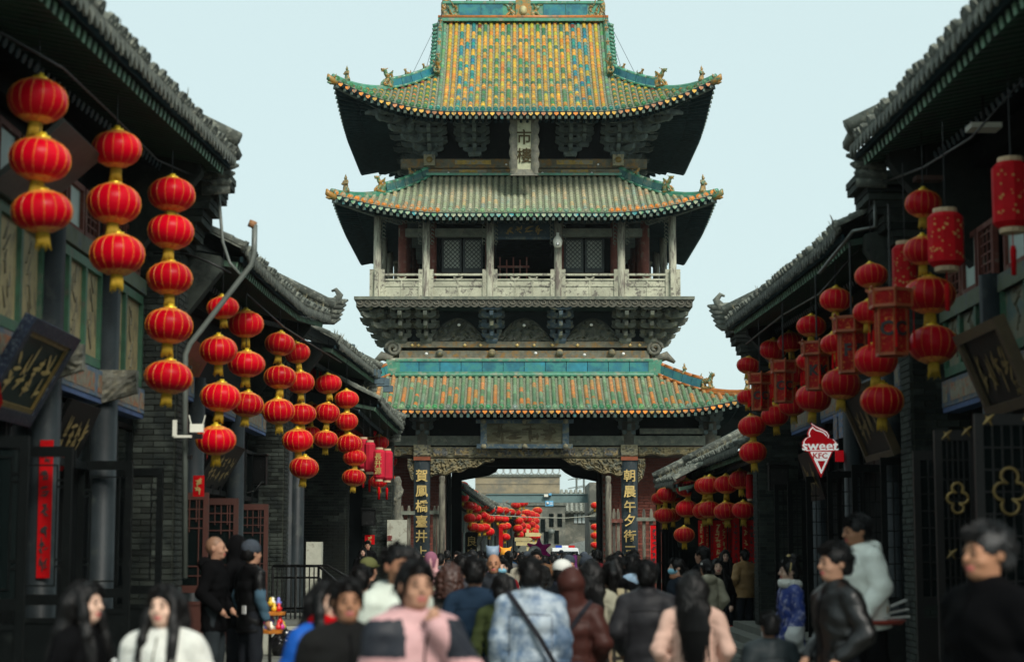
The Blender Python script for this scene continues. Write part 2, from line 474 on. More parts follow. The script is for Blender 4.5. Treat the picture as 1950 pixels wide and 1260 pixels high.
# ------------------------------------------------------------------ signed-distance modelling (bodies, hair, coats, beasts)
class Field:
    def __init__(s, xs, ys, zs):
        s.ax = [np.asarray(a, float) for a in (xs, ys, zs)]
        s.d = np.full([len(a) for a in s.ax], 1.0, np.float32)

    def _sub(s, lo, hi, m):
        sl = []
        for a, l, h in zip(s.ax, lo, hi):
            i, j = np.searchsorted(a, l - m), np.searchsorted(a, h + m)
            if j - i < 1: return None, None
            sl.append(slice(i, j))
        g = np.meshgrid(*[a[q] for a, q in zip(s.ax, sl)], indexing='ij', sparse=True)
        return tuple(sl), g

    def _put(s, sl, e, k, sub):
        cur = s.d[sl]
        if sub: cur, e = -cur, e
        if k > 0:
            h = np.maximum(k - np.abs(cur - e), 0) / k
            r = np.minimum(cur, e) - h * h * k * .25
        else:
            r = np.minimum(cur, e)
        s.d[sl] = -r if sub else r

    def ell(s, c, r, k=.02, sub=False, rot=None):
        m = .08
        rm = max(r) if rot is not None else None
        lo = [c[i] - (rm or r[i]) for i in range(3)]
        hi = [c[i] + (rm or r[i]) for i in range(3)]
        sl, g = s._sub(lo, hi, m)
        if sl is None: return s
        x, y, z = g[0] - c[0], g[1] - c[1], g[2] - c[2]
        if rot is not None:
            q = np.array(rot.transposed())
            x, y, z = (q[i, 0] * x + q[i, 1] * y + q[i, 2] * z for i in range(3))
        k0 = np.sqrt((x / r[0]) ** 2 + (y / r[1]) ** 2 + (z / r[2]) ** 2)
        k1 = np.sqrt((x / r[0] ** 2) ** 2 + (y / r[1] ** 2) ** 2 + (z / r[2] ** 2) ** 2)
        s._put(sl, k0 * (k0 - 1) / np.maximum(k1, 1e-6), k, sub)
        return s

    def cap(s, a, b, ra, rb=None, k=.02, sub=False, sq=1.0, sqy=1.0):
        """tapered capsule; sq squeezes along x, sqy along y (both < 1 flatten)"""
        rb = ra if rb is None else rb
        rm = max(ra, rb) / min(sq, sqy) if min(sq, sqy) < 1 else max(ra, rb)
        lo = [min(a[i], b[i]) - rm for i in range(3)]
        hi = [max(a[i], b[i]) + rm for i in range(3)]
        sl, g = s._sub(lo, hi, .08)
        if sl is None: return s
        dx, dy, dz = (b[0] - a[0]) * sq, (b[1] - a[1]) * sqy, b[2] - a[2]
        L2 = max(dx * dx + dy * dy + dz * dz, 1e-9)
        x, y, z = (g[0] - a[0]) * sq, (g[1] - a[1]) * sqy, g[2] - a[2]
        t = np.clip((x * dx + y * dy + z * dz) / L2, 0, 1)
        e = np.sqrt((x - t * dx) ** 2 + (y - t * dy) ** 2 + (z - t * dz) ** 2) - (ra + (rb - ra) * t)
        s._put(sl, e, k, sub)
        return s

    def chain(s, pts, rad, k=.02, **kw):
        for i in range(len(pts) - 1): s.cap(pts[i], pts[i + 1], rad[i], rad[i + 1], k, **kw)
        return s

    def box(s, c, r, k=.01, sub=False, rd=0.0):
        lo = [c[i] - r[i] for i in range(3)]
        hi = [c[i] + r[i] for i in range(3)]
        sl, g = s._sub(lo, hi, .08)
        if sl is None: return s
        q = [np.abs(g[i] - c[i]) - (r[i] - rd) for i in range(3)]
        e = np.sqrt(np.maximum(q[0], 0) ** 2 + np.maximum(q[1], 0) ** 2 + np.maximum(q[2], 0) ** 2) + np.minimum(np.maximum(np.maximum(q[0], q[1]), q[2]), 0) - rd
        s._put(sl, e, k, sub)
        return s

    def warp(s, fn):
        g = np.meshgrid(*s.ax, indexing='ij', sparse=True)
        s.d = (s.d + fn(*g)).astype(np.float32)
        return s

    def mesh(s, name, mats, matfn=None, smooth=True, relax=1):
        d = s.d
        neg = d < 0
        nx, ny, nz = d.shape
        c = [neg[i:nx - 1 + i, j:ny - 1 + j, k:nz - 1 + k] for i in (0, 1) for j in (0, 1) for k in (0, 1)]
        cnt = sum(q.astype(np.int8) for q in c)
        act = (cnt > 0) & (cnt < 8)
        idx = np.full(act.shape, -1, np.int64)
        I = np.argwhere(act)
        if len(I) == 0: raise ValueError('empty field ' + name)
        idx[act] = np.arange(len(I))
        acc = np.zeros((len(I), 3))
        num = np.zeros(len(I))
        co = [(i, j, k) for i in (0, 1) for j in (0, 1) for k in (0, 1)]
        val = {o: d[I[:, 0] + o[0], I[:, 1] + o[1], I[:, 2] + o[2]].astype(float) for o in co}
        pos = {o: np.stack([s.ax[q][I[:, q] + o[q]] for q in range(3)], 1) for o in co}
        for o in co:
            for q in range(3):
                if o[q] == 0:
                    p = list(o); p[q] = 1; p = tuple(p)
                    a, b = val[o], val[p]
                    cr = (a < 0) != (b < 0)
                    t = np.where(cr, a / np.where(cr, a - b, 1), 0)
                    acc += np.where(cr[:, None], pos[o] + (pos[p] - pos[o]) * t[:, None], 0)
                    num += cr
        V = acc / num[:, None]
        Fs = []
        for q in range(3):
            sh = [nx, ny, nz]
            u, w = [(1, 2), (2, 0), (0, 1)][q]
            lo = [slice(None)] * 3; hi = [slice(None)] * 3
            lo[q] = slice(0, sh[q] - 1); hi[q] = slice(1, sh[q])
            a, b = neg[tuple(lo)], neg[tuple(hi)]
            e = np.argwhere(a != b)
            ok = (e[:, u] > 0) & (e[:, w] > 0) & (e[:, u] < sh[u] - 1) & (e[:, w] < sh[w] - 1)
            e = e[ok]
            def cell(du, dw):
                t = e.copy(); t[:, u] -= du; t[:, w] -= dw
                return idx[t[:, 0], t[:, 1], t[:, 2]]
            quad = np.stack([cell(1, 1), cell(0, 1), cell(0, 0), cell(1, 0)], 1)
            flip = ~a[e[:, 0], e[:, 1], e[:, 2]]
            quad[flip] = quad[flip][:, ::-1]
            Fs.append(quad)
        Q = np.concatenate(Fs)
        Q = Q[(Q >= 0).all(1)]
        for _ in range(relax):
            a2 = np.zeros_like(V); n2 = np.zeros(len(V))
            for i in range(4):
                np.add.at(a2, Q[:, i], V[Q[:, (i + 1) % 4]]); np.add.at(n2, Q[:, i], 1)
                np.add.at(a2, Q[:, i], V[Q[:, (i + 3) % 4]]); np.add.at(n2, Q[:, i], 1)
            V = np.where(n2[:, None] > 0, V * .5 + .5 * a2 / np.maximum(n2, 1)[:, None], V)
        me = bpy.data.meshes.new(name)
        me.vertices.add(len(V)); me.vertices.foreach_set('co', V.ravel())
        me.loops.add(len(Q) * 4); me.loops.foreach_set('vertex_index', Q.ravel().astype(np.int32))
        me.polygons.add(len(Q)); me.polygons.foreach_set('loop_start', np.arange(0, len(Q) * 4, 4, dtype=np.int32))
        if smooth: me.polygons.foreach_set('use_smooth', np.ones(len(Q), bool))
        for m in (mats if isinstance(mats, (list, tuple)) else [mats]): me.materials.append(m)
        if matfn is not None:
            me.polygons.foreach_set('material_index', matfn(V[Q].mean(1)).astype(np.int32))
        me.update(calc_edges=True)
        me.validate()
        return me


def ar(lo, hi, h):
    return np.linspace(lo, hi, max(2, int(round((hi - lo) / h)) + 1))


def ax_mix(*segs):
    """(lo, hi, step) pieces, consecutive"""
    out = []
    for lo, hi, h in segs:
        a = ar(lo, hi, h)
        out.extend(a if not out else a[1:])
    return np.array(out)


_nz = np.random.RandomState(3).rand(16, 16, 16).astype(np.float32)


def vnoise(x, y, z, f):
    """cheap periodic smooth noise on sparse grids, about -.5 .. .5"""
    return (np.sin(x * f * 1.3 + 1.7 * np.sin(z * f * .9 + .4)) * np.sin(y * f * 1.1 + 1.3 * np.sin(x * f * .7 + 1.1)) + np.sin(z * f * 1.2 + 1.9 * np.sin(y * f * .8 + 2.1) + x * f * .5)) * .25

# ================================================================== STRUCTURE: ground
def ground():
    mb = MB()
    mb.bx(-300, 300, -60, 420, -.5, 0)
    g = mb.build('ground', mat('earth and far paving', (.12, .12, .1), rough=.95, var=.3, scale=.5), kind='structure')
    # stone slabs of the street, laid in rows across it
    p = thing('street', 'grey stone slab street running to the gate', None, (0, 30, 0), kind='structure')
    base = MB()
    base.bx(-4.6, 5.2, 2, 140, .004, .012)
    base.build('bedding', MORTAR, p)
    me = MB().box((0, 0, 0), (1.16, .56, .03)).mesh('paving_slab', STONE)
    st = MB()
    n = 0
    for j in range(120):
        y = 4 + j * .6
        for i in range(9):
            x = -4.2 + i * 1.2 + (.6 if j % 2 else 0)
            if x > 4.9: continue
            zz = .014 + rnd.uniform(0, .006)
            if n < 300 and 22 < y < 48:
                n += 1
                link('paving_slab', me, p, Vector((x, y, zz)) - Vector((0, 30, 0)), (rnd.uniform(-.006, .006), rnd.uniform(-.006, .006), 0))
            else:
                st.box((x, y, zz), (1.16, .56, .03))
    st.build('paving_slab', STONE, p, kind='stuff')


ground()

# ================================================================== THE MARKET TOWER
TX, TYC = 0.36, 57.95
tower = thing('gate_tower', 'three storey timber gate tower with colourful glazed tile roofs across the street', 'tower', (TX, 52.6, 0))


def ZP(py, Y):
    return W(997, py, Y).z


def side(k, a, r, z):
    if k == 0: return Vector((TX + a, TYC - r, z))
    if k == 1: return Vector((TX + r, TYC + a, z))
    if k == 2: return Vector((TX - a, TYC + r, z))
    return Vector((TX - r, TYC - a, z))


YEL, AMB, GRN, TEA, BLU, RED = (.76, .43, .065), (.68, .25, .03), (.075, .26, .125), (.035, .3, .32), (.02, .2, .3), (.26, .06, .03)
PGR, DUS, ORA = (.22, .4, .24), (.5, .49, .33), (.85, .27, .03)


def tile_mesh(L, r, m):
    prof = []
    n = 6
    P = []
    for y, q in ((0, 1.06), (L * .12, 1.06), (L * .13, .96), (L, .92)):
        P.append([(-r * q * math.cos(math.pi * k / n), y, r * q * math.sin(math.pi * k / n)) for k in range(n + 1)])
    mb = MB().grid(P)
    mb.add(P[0] + [(0, 0, 0)], [tuple(range(n, -1, -1))])
    return mb.mesh('glazed_tile', m, True)


def disc_mesh(r, m):
    mb = MB()
    mb.tube([(0, .03, 0), (0, -.012, 0)], r, 12)
    mb.tube([(0, -.010, 0), (0, -.024, 0)], [r * .55, r * .35], 8)
    me = mb.mesh('eave_cap', m, True)
    for p in me.polygons: p.use_smooth = len(p.vertices) == 4
    return me


def drip_mesh(w, h, m):
    mb = MB()
    mb.prism([(-w / 2, .0), (w / 2, .0), (w / 2, -h * .45), (w * .2, -h * .78), (0, -h), (-w * .2, -h * .78), (-w / 2, -h * .45)], .02, (0, .01, 0))
    return mb.mesh('drip_tile', m)


SP = .187
obj_budget = {'glazed_tile': 300}


def roof(name, half, run, z0, z1, rise, rc, colfn, capfn, dripcol, gl_o, gl_a, gable=None, conc=.7, rib_objs=False, label=None):
    """skirt roof on four sides; gable=(half width) makes front/back slopes climb to a ridge at the centre"""
    rf = link(name, MB().box((0, 0, -.01), (.01, .01, .01)).mesh(name, PAN), tower, Vector((TX, TYC, z0)) - org(tower))
    if label: rf['label'] = label
    ORG[rf] = Vector((TX, TYC, z0))
    um_f = half if gable else run

    def zf(u):
        v = u / um_f
        return z0 + (z1 - z0) * (conc * v + (1 - conc) * v * v)

    def S(k, a, u, up=0.0):
        dc = half - abs(a)
        q = max(0.0, 1 - dc / rc)
        fade = max(0.0, 1 - u / run)
        o = .14 * q * q * fade
        return side(k, a + math.copysign(o if dc < rc else 0, a), half - u + o, zf(u) + rise * q ** 2.0 * fade + up)

    tl = .2
    tm, dm, pm = tile_mesh(tl + .03, .066, gl_o), disc_mesh(.08, gl_o), drip_mesh(.125, .1, gl_o)
    nrib = int(half * 2 / SP)
    for k in range(4):
        pan, stuff, caps_st, soff, raf, ends = MB(), MB(), MB(), MB(), MB(), MB()
        ribs = [(i - (nrib - 1) / 2) * SP for i in range(nrib)]
        edges = [-half] + [(ribs[i] + ribs[i + 1]) / 2 for i in range(nrib - 1)] + [half]

        def umax(a):
            if gable and k in (0, 2) and abs(a) < gable: return um_f
            return min(run, max(half - abs(a), .0))
        # pan surface
        for e0, e1 in zip(edges[:-1], edges[1:]):
            n = max(2, int(max(umax(e0), umax(e1)) / .2))
            mid = (e0 + e1) / 2
            u0, u1 = (umax(e0), umax(e1))
            if gable and k in (0, 2) and abs(mid) < gable: u0 = u1 = um_f
            if k == 0 or gable or True:
                P = [[S(k, e0, u0 * j / n), S(k, e1, u1 * j / n)] for j in range(n + 1)]
                pan.grid(P)
        # tile ribs
        for i, a in enumerate(ribs):
            um = umax(a)
            if um < .12: continue
            if k == 2 and not gable and i % 2: pass
            n = max(1, int(round(um / (tl * .86))))
            cols = colfn(i - (nrib - 1) / 2, n, a)
            for j in range(n):
                u = um * j / n
                p, q = S(k, a, u, .012), S(k, a, um * (j + 1) / n, .012)
                d = q - p
                if d.length < 1e-4: continue
                y = d.normalized()
                x = y.cross(Vector((0, 0, 1))).normalized()
                z = x.cross(y)
                rot = Matrix((x, y, z)).transposed()
                c = cols[j]
                if k == 0 and rib_objs and abs(a) < gable and obj_budget['glazed_tile'] > 0 and j < 13:
                    obj_budget['glazed_tile'] -= 1
                    link('glazed_tile', tm, rf, p - org(rf), rot, (1, d.length / tl, 1), c)
                else:
                    stuff.col = c
                    nseg = 5 if k == 0 else 3
                    L = d.length * 1.08
                    P = [[p + rot @ Vector((-.066 * w * math.cos(math.pi * t / nseg), yy, .066 * w * math.sin(math.pi * t / nseg))) for t in range(nseg + 1)]
                         for yy, w in ((0, 1.06), (L * .14, 1.05), (L * .15, .95), (L, .92))]
                    stuff.grid(P)
                # pan tile lips beside the rib
                if k == 0:
                    a2 = a + SP / 2
                    if umax(a2) > u + .05 and abs(a2) < half - .1:
                        w = SP * .32
                        l0, l1, l2, l3 = S(k, a2 - w, u, .03), S(k, a2 + w, u, .03), S(k, a2 + w, u + .1, .004), S(k, a2 - w, u + .1, .004)
                        m0, m1 = S(k, a2 - w, u, .0), S(k, a2 + w, u, .0)
                        pan.add([l0, l1, l2, l3, m0, m1], [(0, 1, 2, 3), (4, 5, 1, 0)])
            # eave cap and drip tile
            p0, p1 = S(k, a, 0, .03), S(k, a, .15, .03)
            y = (p1 - p0).normalized()
            x = y.cross(Vector((0, 0, 1))).normalized()
            rot = Matrix((x, y, x.cross(y))).transposed()
            cc = capfn(a, rnd)
            rz = rnd.uniform(-.15, .15)
            if k == 0:
                link('eave_cap', dm, rf, p0 + Vector((0, 0, .03)) - org(rf), rot, (1, 1, 1), cc)
                a2 = a + SP / 2
                if a2 < half:
                    pd = S(k, a2, 0, -.03)
                    link('drip_tile', pm, rf, pd - y * .01 - org(rf), (0, 0, 0), None, dripcol(a2, rnd))
            else:
                caps_st.col = cc
                caps_st.tube([p0 + y * .03 + Vector((0, 0, .03)), p0 - y * .012 + Vector((0, 0, .03))], .074, 8)
                a2 = a + SP / 2
                if a2 < half:
                    pd = S(k, a2, 0, .0)
                    caps_st.col = dripcol(a2, rnd)
                    caps_st.add([pd - x * .065, pd + x * .065, pd + x * .05 - Vector((0, 0, .07)), pd - Vector((0, 0, .12)), pd - x * .05 - Vector((0, 0, .07))], [(0, 1, 2, 3, 4)])
        pan.build('pan_tile_bed', PAN, rf, kind='stuff')
        stuff.build('glazed_tile', gl_a, rf, True, kind='stuff')
        if caps_st.v: caps_st.build('eave_cap', gl_a, rf, kind='stuff')
        # soffit boards, rafters
        inner = half - run + .15
        sl = .16

        def U(a, u, dz=0.0):
            """underside: fan out towards the corners"""
            p = S(k, a, 0)
            ai = max(-inner, min(inner, a)) + (a - max(-inner, min(inner, a))) * .12
            q = side(k, ai, inner, z0 + (half - inner) * sl + .0)
            p = Vector((p.x, p.y, p.z - .13))
            t = u / (half - inner)
            r_ = p.lerp(q, t)
            return Vector((r_.x, r_.y, r_.z + dz + .10 * math.sin(math.pi * min(1, t)) * 0))
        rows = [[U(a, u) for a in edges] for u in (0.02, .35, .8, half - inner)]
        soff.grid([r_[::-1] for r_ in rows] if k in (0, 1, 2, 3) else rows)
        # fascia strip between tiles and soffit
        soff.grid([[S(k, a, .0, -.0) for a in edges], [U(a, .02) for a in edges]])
        for a in ribs:
            p, q = U(a, .03, -.05), U(a, .95, -.06)
            raf.bar(p, q, .08, .08)
            e = (p - q).normalized()
            ends.bar(p + e * .004, p + e * .02, .085, .085)
            p, q = U(a, .62, -.16), U(a, half - inner, -.08)
            raf.tube([p, q], .048, 6)
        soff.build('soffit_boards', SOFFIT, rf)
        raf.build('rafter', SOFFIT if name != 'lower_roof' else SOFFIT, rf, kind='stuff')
        ends.build('rafter_end', mat('weathered rafter end', (.085, .115, .09), rough=.8, var=.5, scale=9, wear=(.05, .2, .2), wear_amt=.2, wear_scale=6), rf, kind='stuff')
        ORG[rf] = Vector((TX, TYC, z0))
    rf_S = S
    return rf, S, zf


def runs(n, base, other, p, lo=1, hi=4):
    out = []
    cur = base
    while len(out) < n:
        L = rnd.randint(lo, hi)
        c = base if rnd.random() < p else rnd.choice(other)
        out += [tuple(v * rnd.uniform(.8, 1.15) for v in c)] * 1
        for _ in range(L - 1): out.append(tuple(v * rnd.uniform(.88, 1.1) for v in c))
    return out[:n]


def col_top(i, n, a):
    m, c = abs(i), []
    for r_ in range(n):
        if m > 14.2: q = YEL if (r_ + int(m)) % 2 else GRN
        elif m > 12.6: q = PGR
        elif m > 11.4: q = YEL
        else:
            k = ((m + abs(r_ - n * .46) * .62) / 4.0) % 1 < .76
            alt = int(m) % 2
            if m > 7.6: q = YEL if (k if alt else ((r_ + int(m)) % 5 < 2)) else TEA
            else: q = YEL if (k and (alt or r_ > n * .62 or r_ % 4 > 1)) or (alt and r_ % 4) else GRN
            if rnd.random() < .12: q = rnd.choice([YEL, YEL, AMB, AMB, GRN, PGR])
        c.append(tuple(v * rnd.uniform(.62, 1.12) for v in q))
    if m < 12.6: c[0] = tuple(v * rnd.uniform(.9, 1.1) for v in TEA)
    else: c[0] = GRN
    if n > 4 and rnd.random() < .12: c[-2] = RED
    return c


def mixc(a, b, t): return tuple(x * (1 - t) + y * t for x, y in zip(a, b))


def col_mid(i, n, a):
    c = runs(n, PGR, [GRN, TEA, AMB, YEL, DUS], .4, 1, 3)
    return [mixc(x, DUS, min(.95, (.35 + .6 * j / n) * (1.15 if abs(a) < 3 else .75))) for j, x in enumerate(c)]


def col_low(i, n, a):
    ii = int(round(i - .5))
    if ii % 2: c = runs(n, AMB, [GRN, GRN, ORA], .5, 1, 4)
    else: c = runs(n, GRN, [PGR, PGR, AMB], .6, 1, 4)
    c[0] = tuple(v * rnd.uniform(.8, 1.3) for v in (GRN if rnd.random() < .6 else PGR))
    if n > 2 and rnd.random() < .7: c[1] = rnd.choice([GRN, PGR])
    return [mixc(x, DUS, .08 + .35 * j / n) for j, x in enumerate(c)]


top_roof, S_top, zf_top = roof('upper_roof', 5.45, 2.83, ZP(212, 52.5), ZP(43, TYC), .95, 3.4, col_top,
    lambda a, r: tuple(v * r.uniform(.8, 1.2) for v in (mixc(TEA, GRN, .35) if abs(a) < 2.8 else GRN)),
    lambda a, r: r.choice([ORA, YEL, YEL, (.5, .2, .08)]), GLAZE_O, GLAZE_A, gable=2.62, conc=.68, rib_objs=True)
mid_roof, S_mid, zf_mid = roof('middle_roof', 5.45, 2.58, ZP(405, 52.5), ZP(337, 55.1), .55, 3.2, col_mid,
    lambda a, r: ORA if abs(a) > 2.35 and r.random() < .93 else tuple(v * r.uniform(.8, 1.2) for v in PGR),
    lambda a, r: r.choice([GRN, PGR, TEA, (.1, .25, .2)]), GLAZE_DUSTY, GLAZE_DUSTY_A, conc=.72)
low_roof, S_low, zf_low = roof('lower_roof', 6.6, 2.7, ZP(779, 51.35), ZP(712, 54.05), .5, 2.6, col_low,
    lambda a, r: tuple(v * r.uniform(.8, 1.3) for v in r.choice([PGR, GRN, GRN])),
    lambda a, r: r.choice([ORA, ORA, (.5, .26, .05), (.42, .12, .02)]), GLAZE_O, GLAZE_A, conc=.75)


# ---- ridge beasts
def beast_meshes():
    f = Field(ar(-.2, .2, .016), ar(-.28, .28, .016), ar(-.03, .62, .016))       # rearing dragon, faces -Y
    f.box((0, .02, .02), (.1, .2, .03), .02, rd=.02)
    f.chain([(0, .12, .05), (0, .16, .18), (0, .06, .28), (0, -.02, .38), (0, -.06, .46)], [.1, .09, .07, .065, .06], .03)
    f.ell((0, -.12, .5), (.06, .1, .055), .02).cap((0, -.2, .5), (0, -.23, .53), .03, .02, .02)
    f.cap((0, -.18, .46), (0, -.22, .44), .025, .015, .01)
    for sx in (-1, 1):
        f.cap((sx * .04, -.06, .54), (sx * .06, .04, .6), .02, .008, .01)
        f.chain([(sx * .07, -.02, .2), (sx * .09, -.1, .12), (sx * .08, -.16, .05)], [.05, .04, .03], .02)
        f.cap((sx * .06, .04, .36), (sx * .16, .12, .5), .04, .012, .02, sqy=.7)
    f.chain([(0, .16, .15), (0, .25, .25), (0, .2, .42), (0, .26, .52)], [.06, .05, .035, .015], .02)
    f.warp(lambda x, y, z: .012 * np.sin(x * 90) * np.sin(z * 70 + y * 60))
    dragon = f.mesh('ridge_dragon', BEAST)
    f = Field(ar(-.14, .14, .014), ar(-.14, .14, .014), ar(-.03, .56, .014))     # standing guardian
    f.box((0, 0, .02), (.09, .09, .04), .02, rd=.02)
    f.cap((0, 0, .06), (0, 0, .3), .085, .06, .02).ell((0, 0, .3), (.08, .055, .07), .02)
    f.ell((0, -.01, .42), (.045, .048, .055), .02).cap((0, 0, .46), (0, 0, .53), .035, .012, .01)
    for sx in (-1, 1):
        f.chain([(sx * .07, 0, .34), (sx * .11, -.03, .26), (sx * .05, -.09, .25)], [.035, .03, .025], .015)
        f.cap((sx * .05, 0, .16), (sx * .08, .02, .06), .04, .05, .02)
    f.warp(lambda x, y, z: .01 * np.sin(x * 80 + z * 50) * np.sin(z * 90))
    guard = f.mesh('ridge_guardian', BEASTO)
    f = Field(ar(-.14, .14, .016), ar(-.3, .3, .016), ar(-.03, .5, .016))        # walking lion / horse
    f.box((0, 0, .02), (.08, .2, .035), .02, rd=.02)
    f.ell((0, .03, .22), (.075, .16, .085), .02).chain([(0, -.1, .26), (0, -.15, .36)], [.07, .06], .03)
    f.ell((0, -.19, .38), (.055, .08, .06), .02)
    for sx in (-1, 1):
        for y in (-.1, .14): f.chain([(sx * .05, y, .2), (sx * .055, y - .02, .04)], [.04, .03], .02)
        f.cap((sx * .04, -.14, .42), (sx * .05, -.1, .48), .02, .01, .01)
    f.chain([(0, .18, .26), (0, .25, .34), (0, .22, .44)], [.03, .03, .012], .02)
    f.warp(lambda x, y, z: .014 * np.sin(y * 70) * np.sin(z * 80 + x * 60))
    lion = f.mesh('ridge_lion', BEASTO)
    f = Field(ar(-.45, .45, .022), ar(-.2, .2, .022), ar(-.05, 1.2, .022))       # big ridge-end dragon, faces +X
    f.box((0, 0, .1), (.38, .14, .14), .03, rd=.04)
    f.chain([(-.25, 0, .15), (-.32, 0, .5), (-.2, 0, .85), (.05, 0, 1.0), (.2, 0, .95)], [.16, .15, .13, .1, .06], .05)
    f.ell((.22, 0, .35), (.2, .13, .17), .04).cap((.3, 0, .28), (.42, 0, .22), .07, .05, .03)
    f.cap((.3, 0, .45), (.44, 0, .5), .06, .04, .03)
    f.ell((.4, 0, .36), (.1, .2, .05), .02, True)
    for sy in (-1, 1):
        f.ell((.2, sy * .11, .47), (.06, .05, .06), .02)
        f.cap((.1, sy * .1, .5), (-.05, sy * .15, .7), .05, .02, .02)
        f.cap((0, sy * .1, .25), (-.15, sy * .16, .5), .06, .03, .03)
    f.warp(lambda x, y, z: .02 * np.sin(x * 40 + np.sin(z * 30)) * np.sin(z * 38 + y * 30))
    chi = f.mesh('ridge_end_dragon', [BEAST, BEASTO], lambda c: (np.sin(c[:, 0] * 17 + np.sin(c[:, 2] * 11) * 2) > .2).astype(int))
    return dragon, guard, lion, chi


DRAGON, GUARD, LION, CHIWEN = beast_meshes()


def face(rz): return (0, 0, rz)


# ---- hip ridges
def hip(rf, S, half, run, matr, cap_m, hgt, split, beasts, base_u=0):
    """four hip ridges; beasts: list of (u fraction from corner, mesh, scale)"""
    for k in range(4):
        for sg in ((1, -1) if k in (0, 2) else ()):
            def H(t, up=0.0):
                u = run * t
                return S(k, sg * (half - u), u, up)
            outd = (H(0) - H(.3)); outd.z = 0; outd.normalize()
            # tall part: blue ridge tiles
            n = 5
            trim, lowr = MB(), MB()
            for i in range(n):
                t0, t1 = split + (1 - split) * i / n, split + (1 - split) * (i + 1) / n
                p, q = H(t0, .06), H(t1, .06)
                g = (q - p).normalized() * .008
                mb = MB().bar(p + g + Vector((0, 0, hgt / 2)), q - g + Vector((0, 0, hgt / 2)), .13, hgt)
                mb.build('ridge_tile', matr, rf)
                trim.tube([p + Vector((0, 0, hgt + .03)), q + Vector((0, 0, hgt + .03))], .062, 8)
                trim.bar(p + Vector((0, 0, -.02)), q + Vector((0, 0, -.02)), .24, .07)
            trim.build('ridge_cap', cap_m, rf, True)
            m = 7
            pts = [H(split * (1 - i / m), .07) for i in range(m + 1)]
            lowr.tube(pts, .075, 8)
            lowr.tube([p + Vector((0, 0, -.07)) for p in pts], .1, 6)
            lowr.build('hip_ridge', cap_m, rf, True)
            rz = math.atan2(outd.y, outd.x) + math.pi / 2
            for t, me, sc in beasts:
                link(me.name, me, rf, H(t, .1 if t < split else hgt + .05) - org(rf), (0, 0, rz), (sc,) * 3)
            # upturned corner creature head under the tip
            tip = MB()
            e = H(0, -.02)
            tip.tube([e - outd * .25 - Vector((0, 0, .1)), e - Vector((0, 0, .06)), e + outd * .14 + Vector((0, 0, .01)), e + outd * .18 + Vector((0, 0, .12))], [.1, .12, .09, .02], 8)
            tip.tube([e + outd * .05 - Vector((0, 0, .13)), e + outd * .2 - Vector((0, 0, .13))], [.06, .02], 6)
            for sx in (-1, 1):
                o2 = Vector((-outd.y, outd.x, 0)) * .07 * sx
                tip.tube([e + o2, e - outd * .05 + o2 * 1.6 + Vector((0, 0, .14))], [.035, .008], 5)
            tip.build('corner_dragon', BEAST, rf, True)
            # corner beam under the eave
            cb = MB()
            cb.bar(e - Vector((0, 0, .16)) - outd * .1, side(k, sg * (half - run + .2), half - run + .2, e.z - rise_of(rf) * .9 - .12), .14, .18)
            cb.build('corner_beam', BRACKETD, rf)


def rise_of(rf): return {'upper_roof': .92, 'middle_roof': .55, 'lower_roof': .5}[rf.name]


hip(top_roof, S_top, 5.45, 2.83, BLUE, GREENG, .22, .52, [(.48, DRAGON, .95), (.68, LION, .55), (.86, LION, .5), (.12, GUARD, .85)])
hip(mid_roof, S_mid, 5.45, 2.58, BLUEDULL, GREENG, .22, .52, [(.46, DRAGON, .85), (.8, LION, .6), (.13, GUARD, 1.0)])
hip(low_roof, S_low, 6.6, 2.7, BLUE, ORANGEG, .26, .55, [(.72, GUARD, .65), (.5, LION, 1.0), (.15, GUARD, .8)])


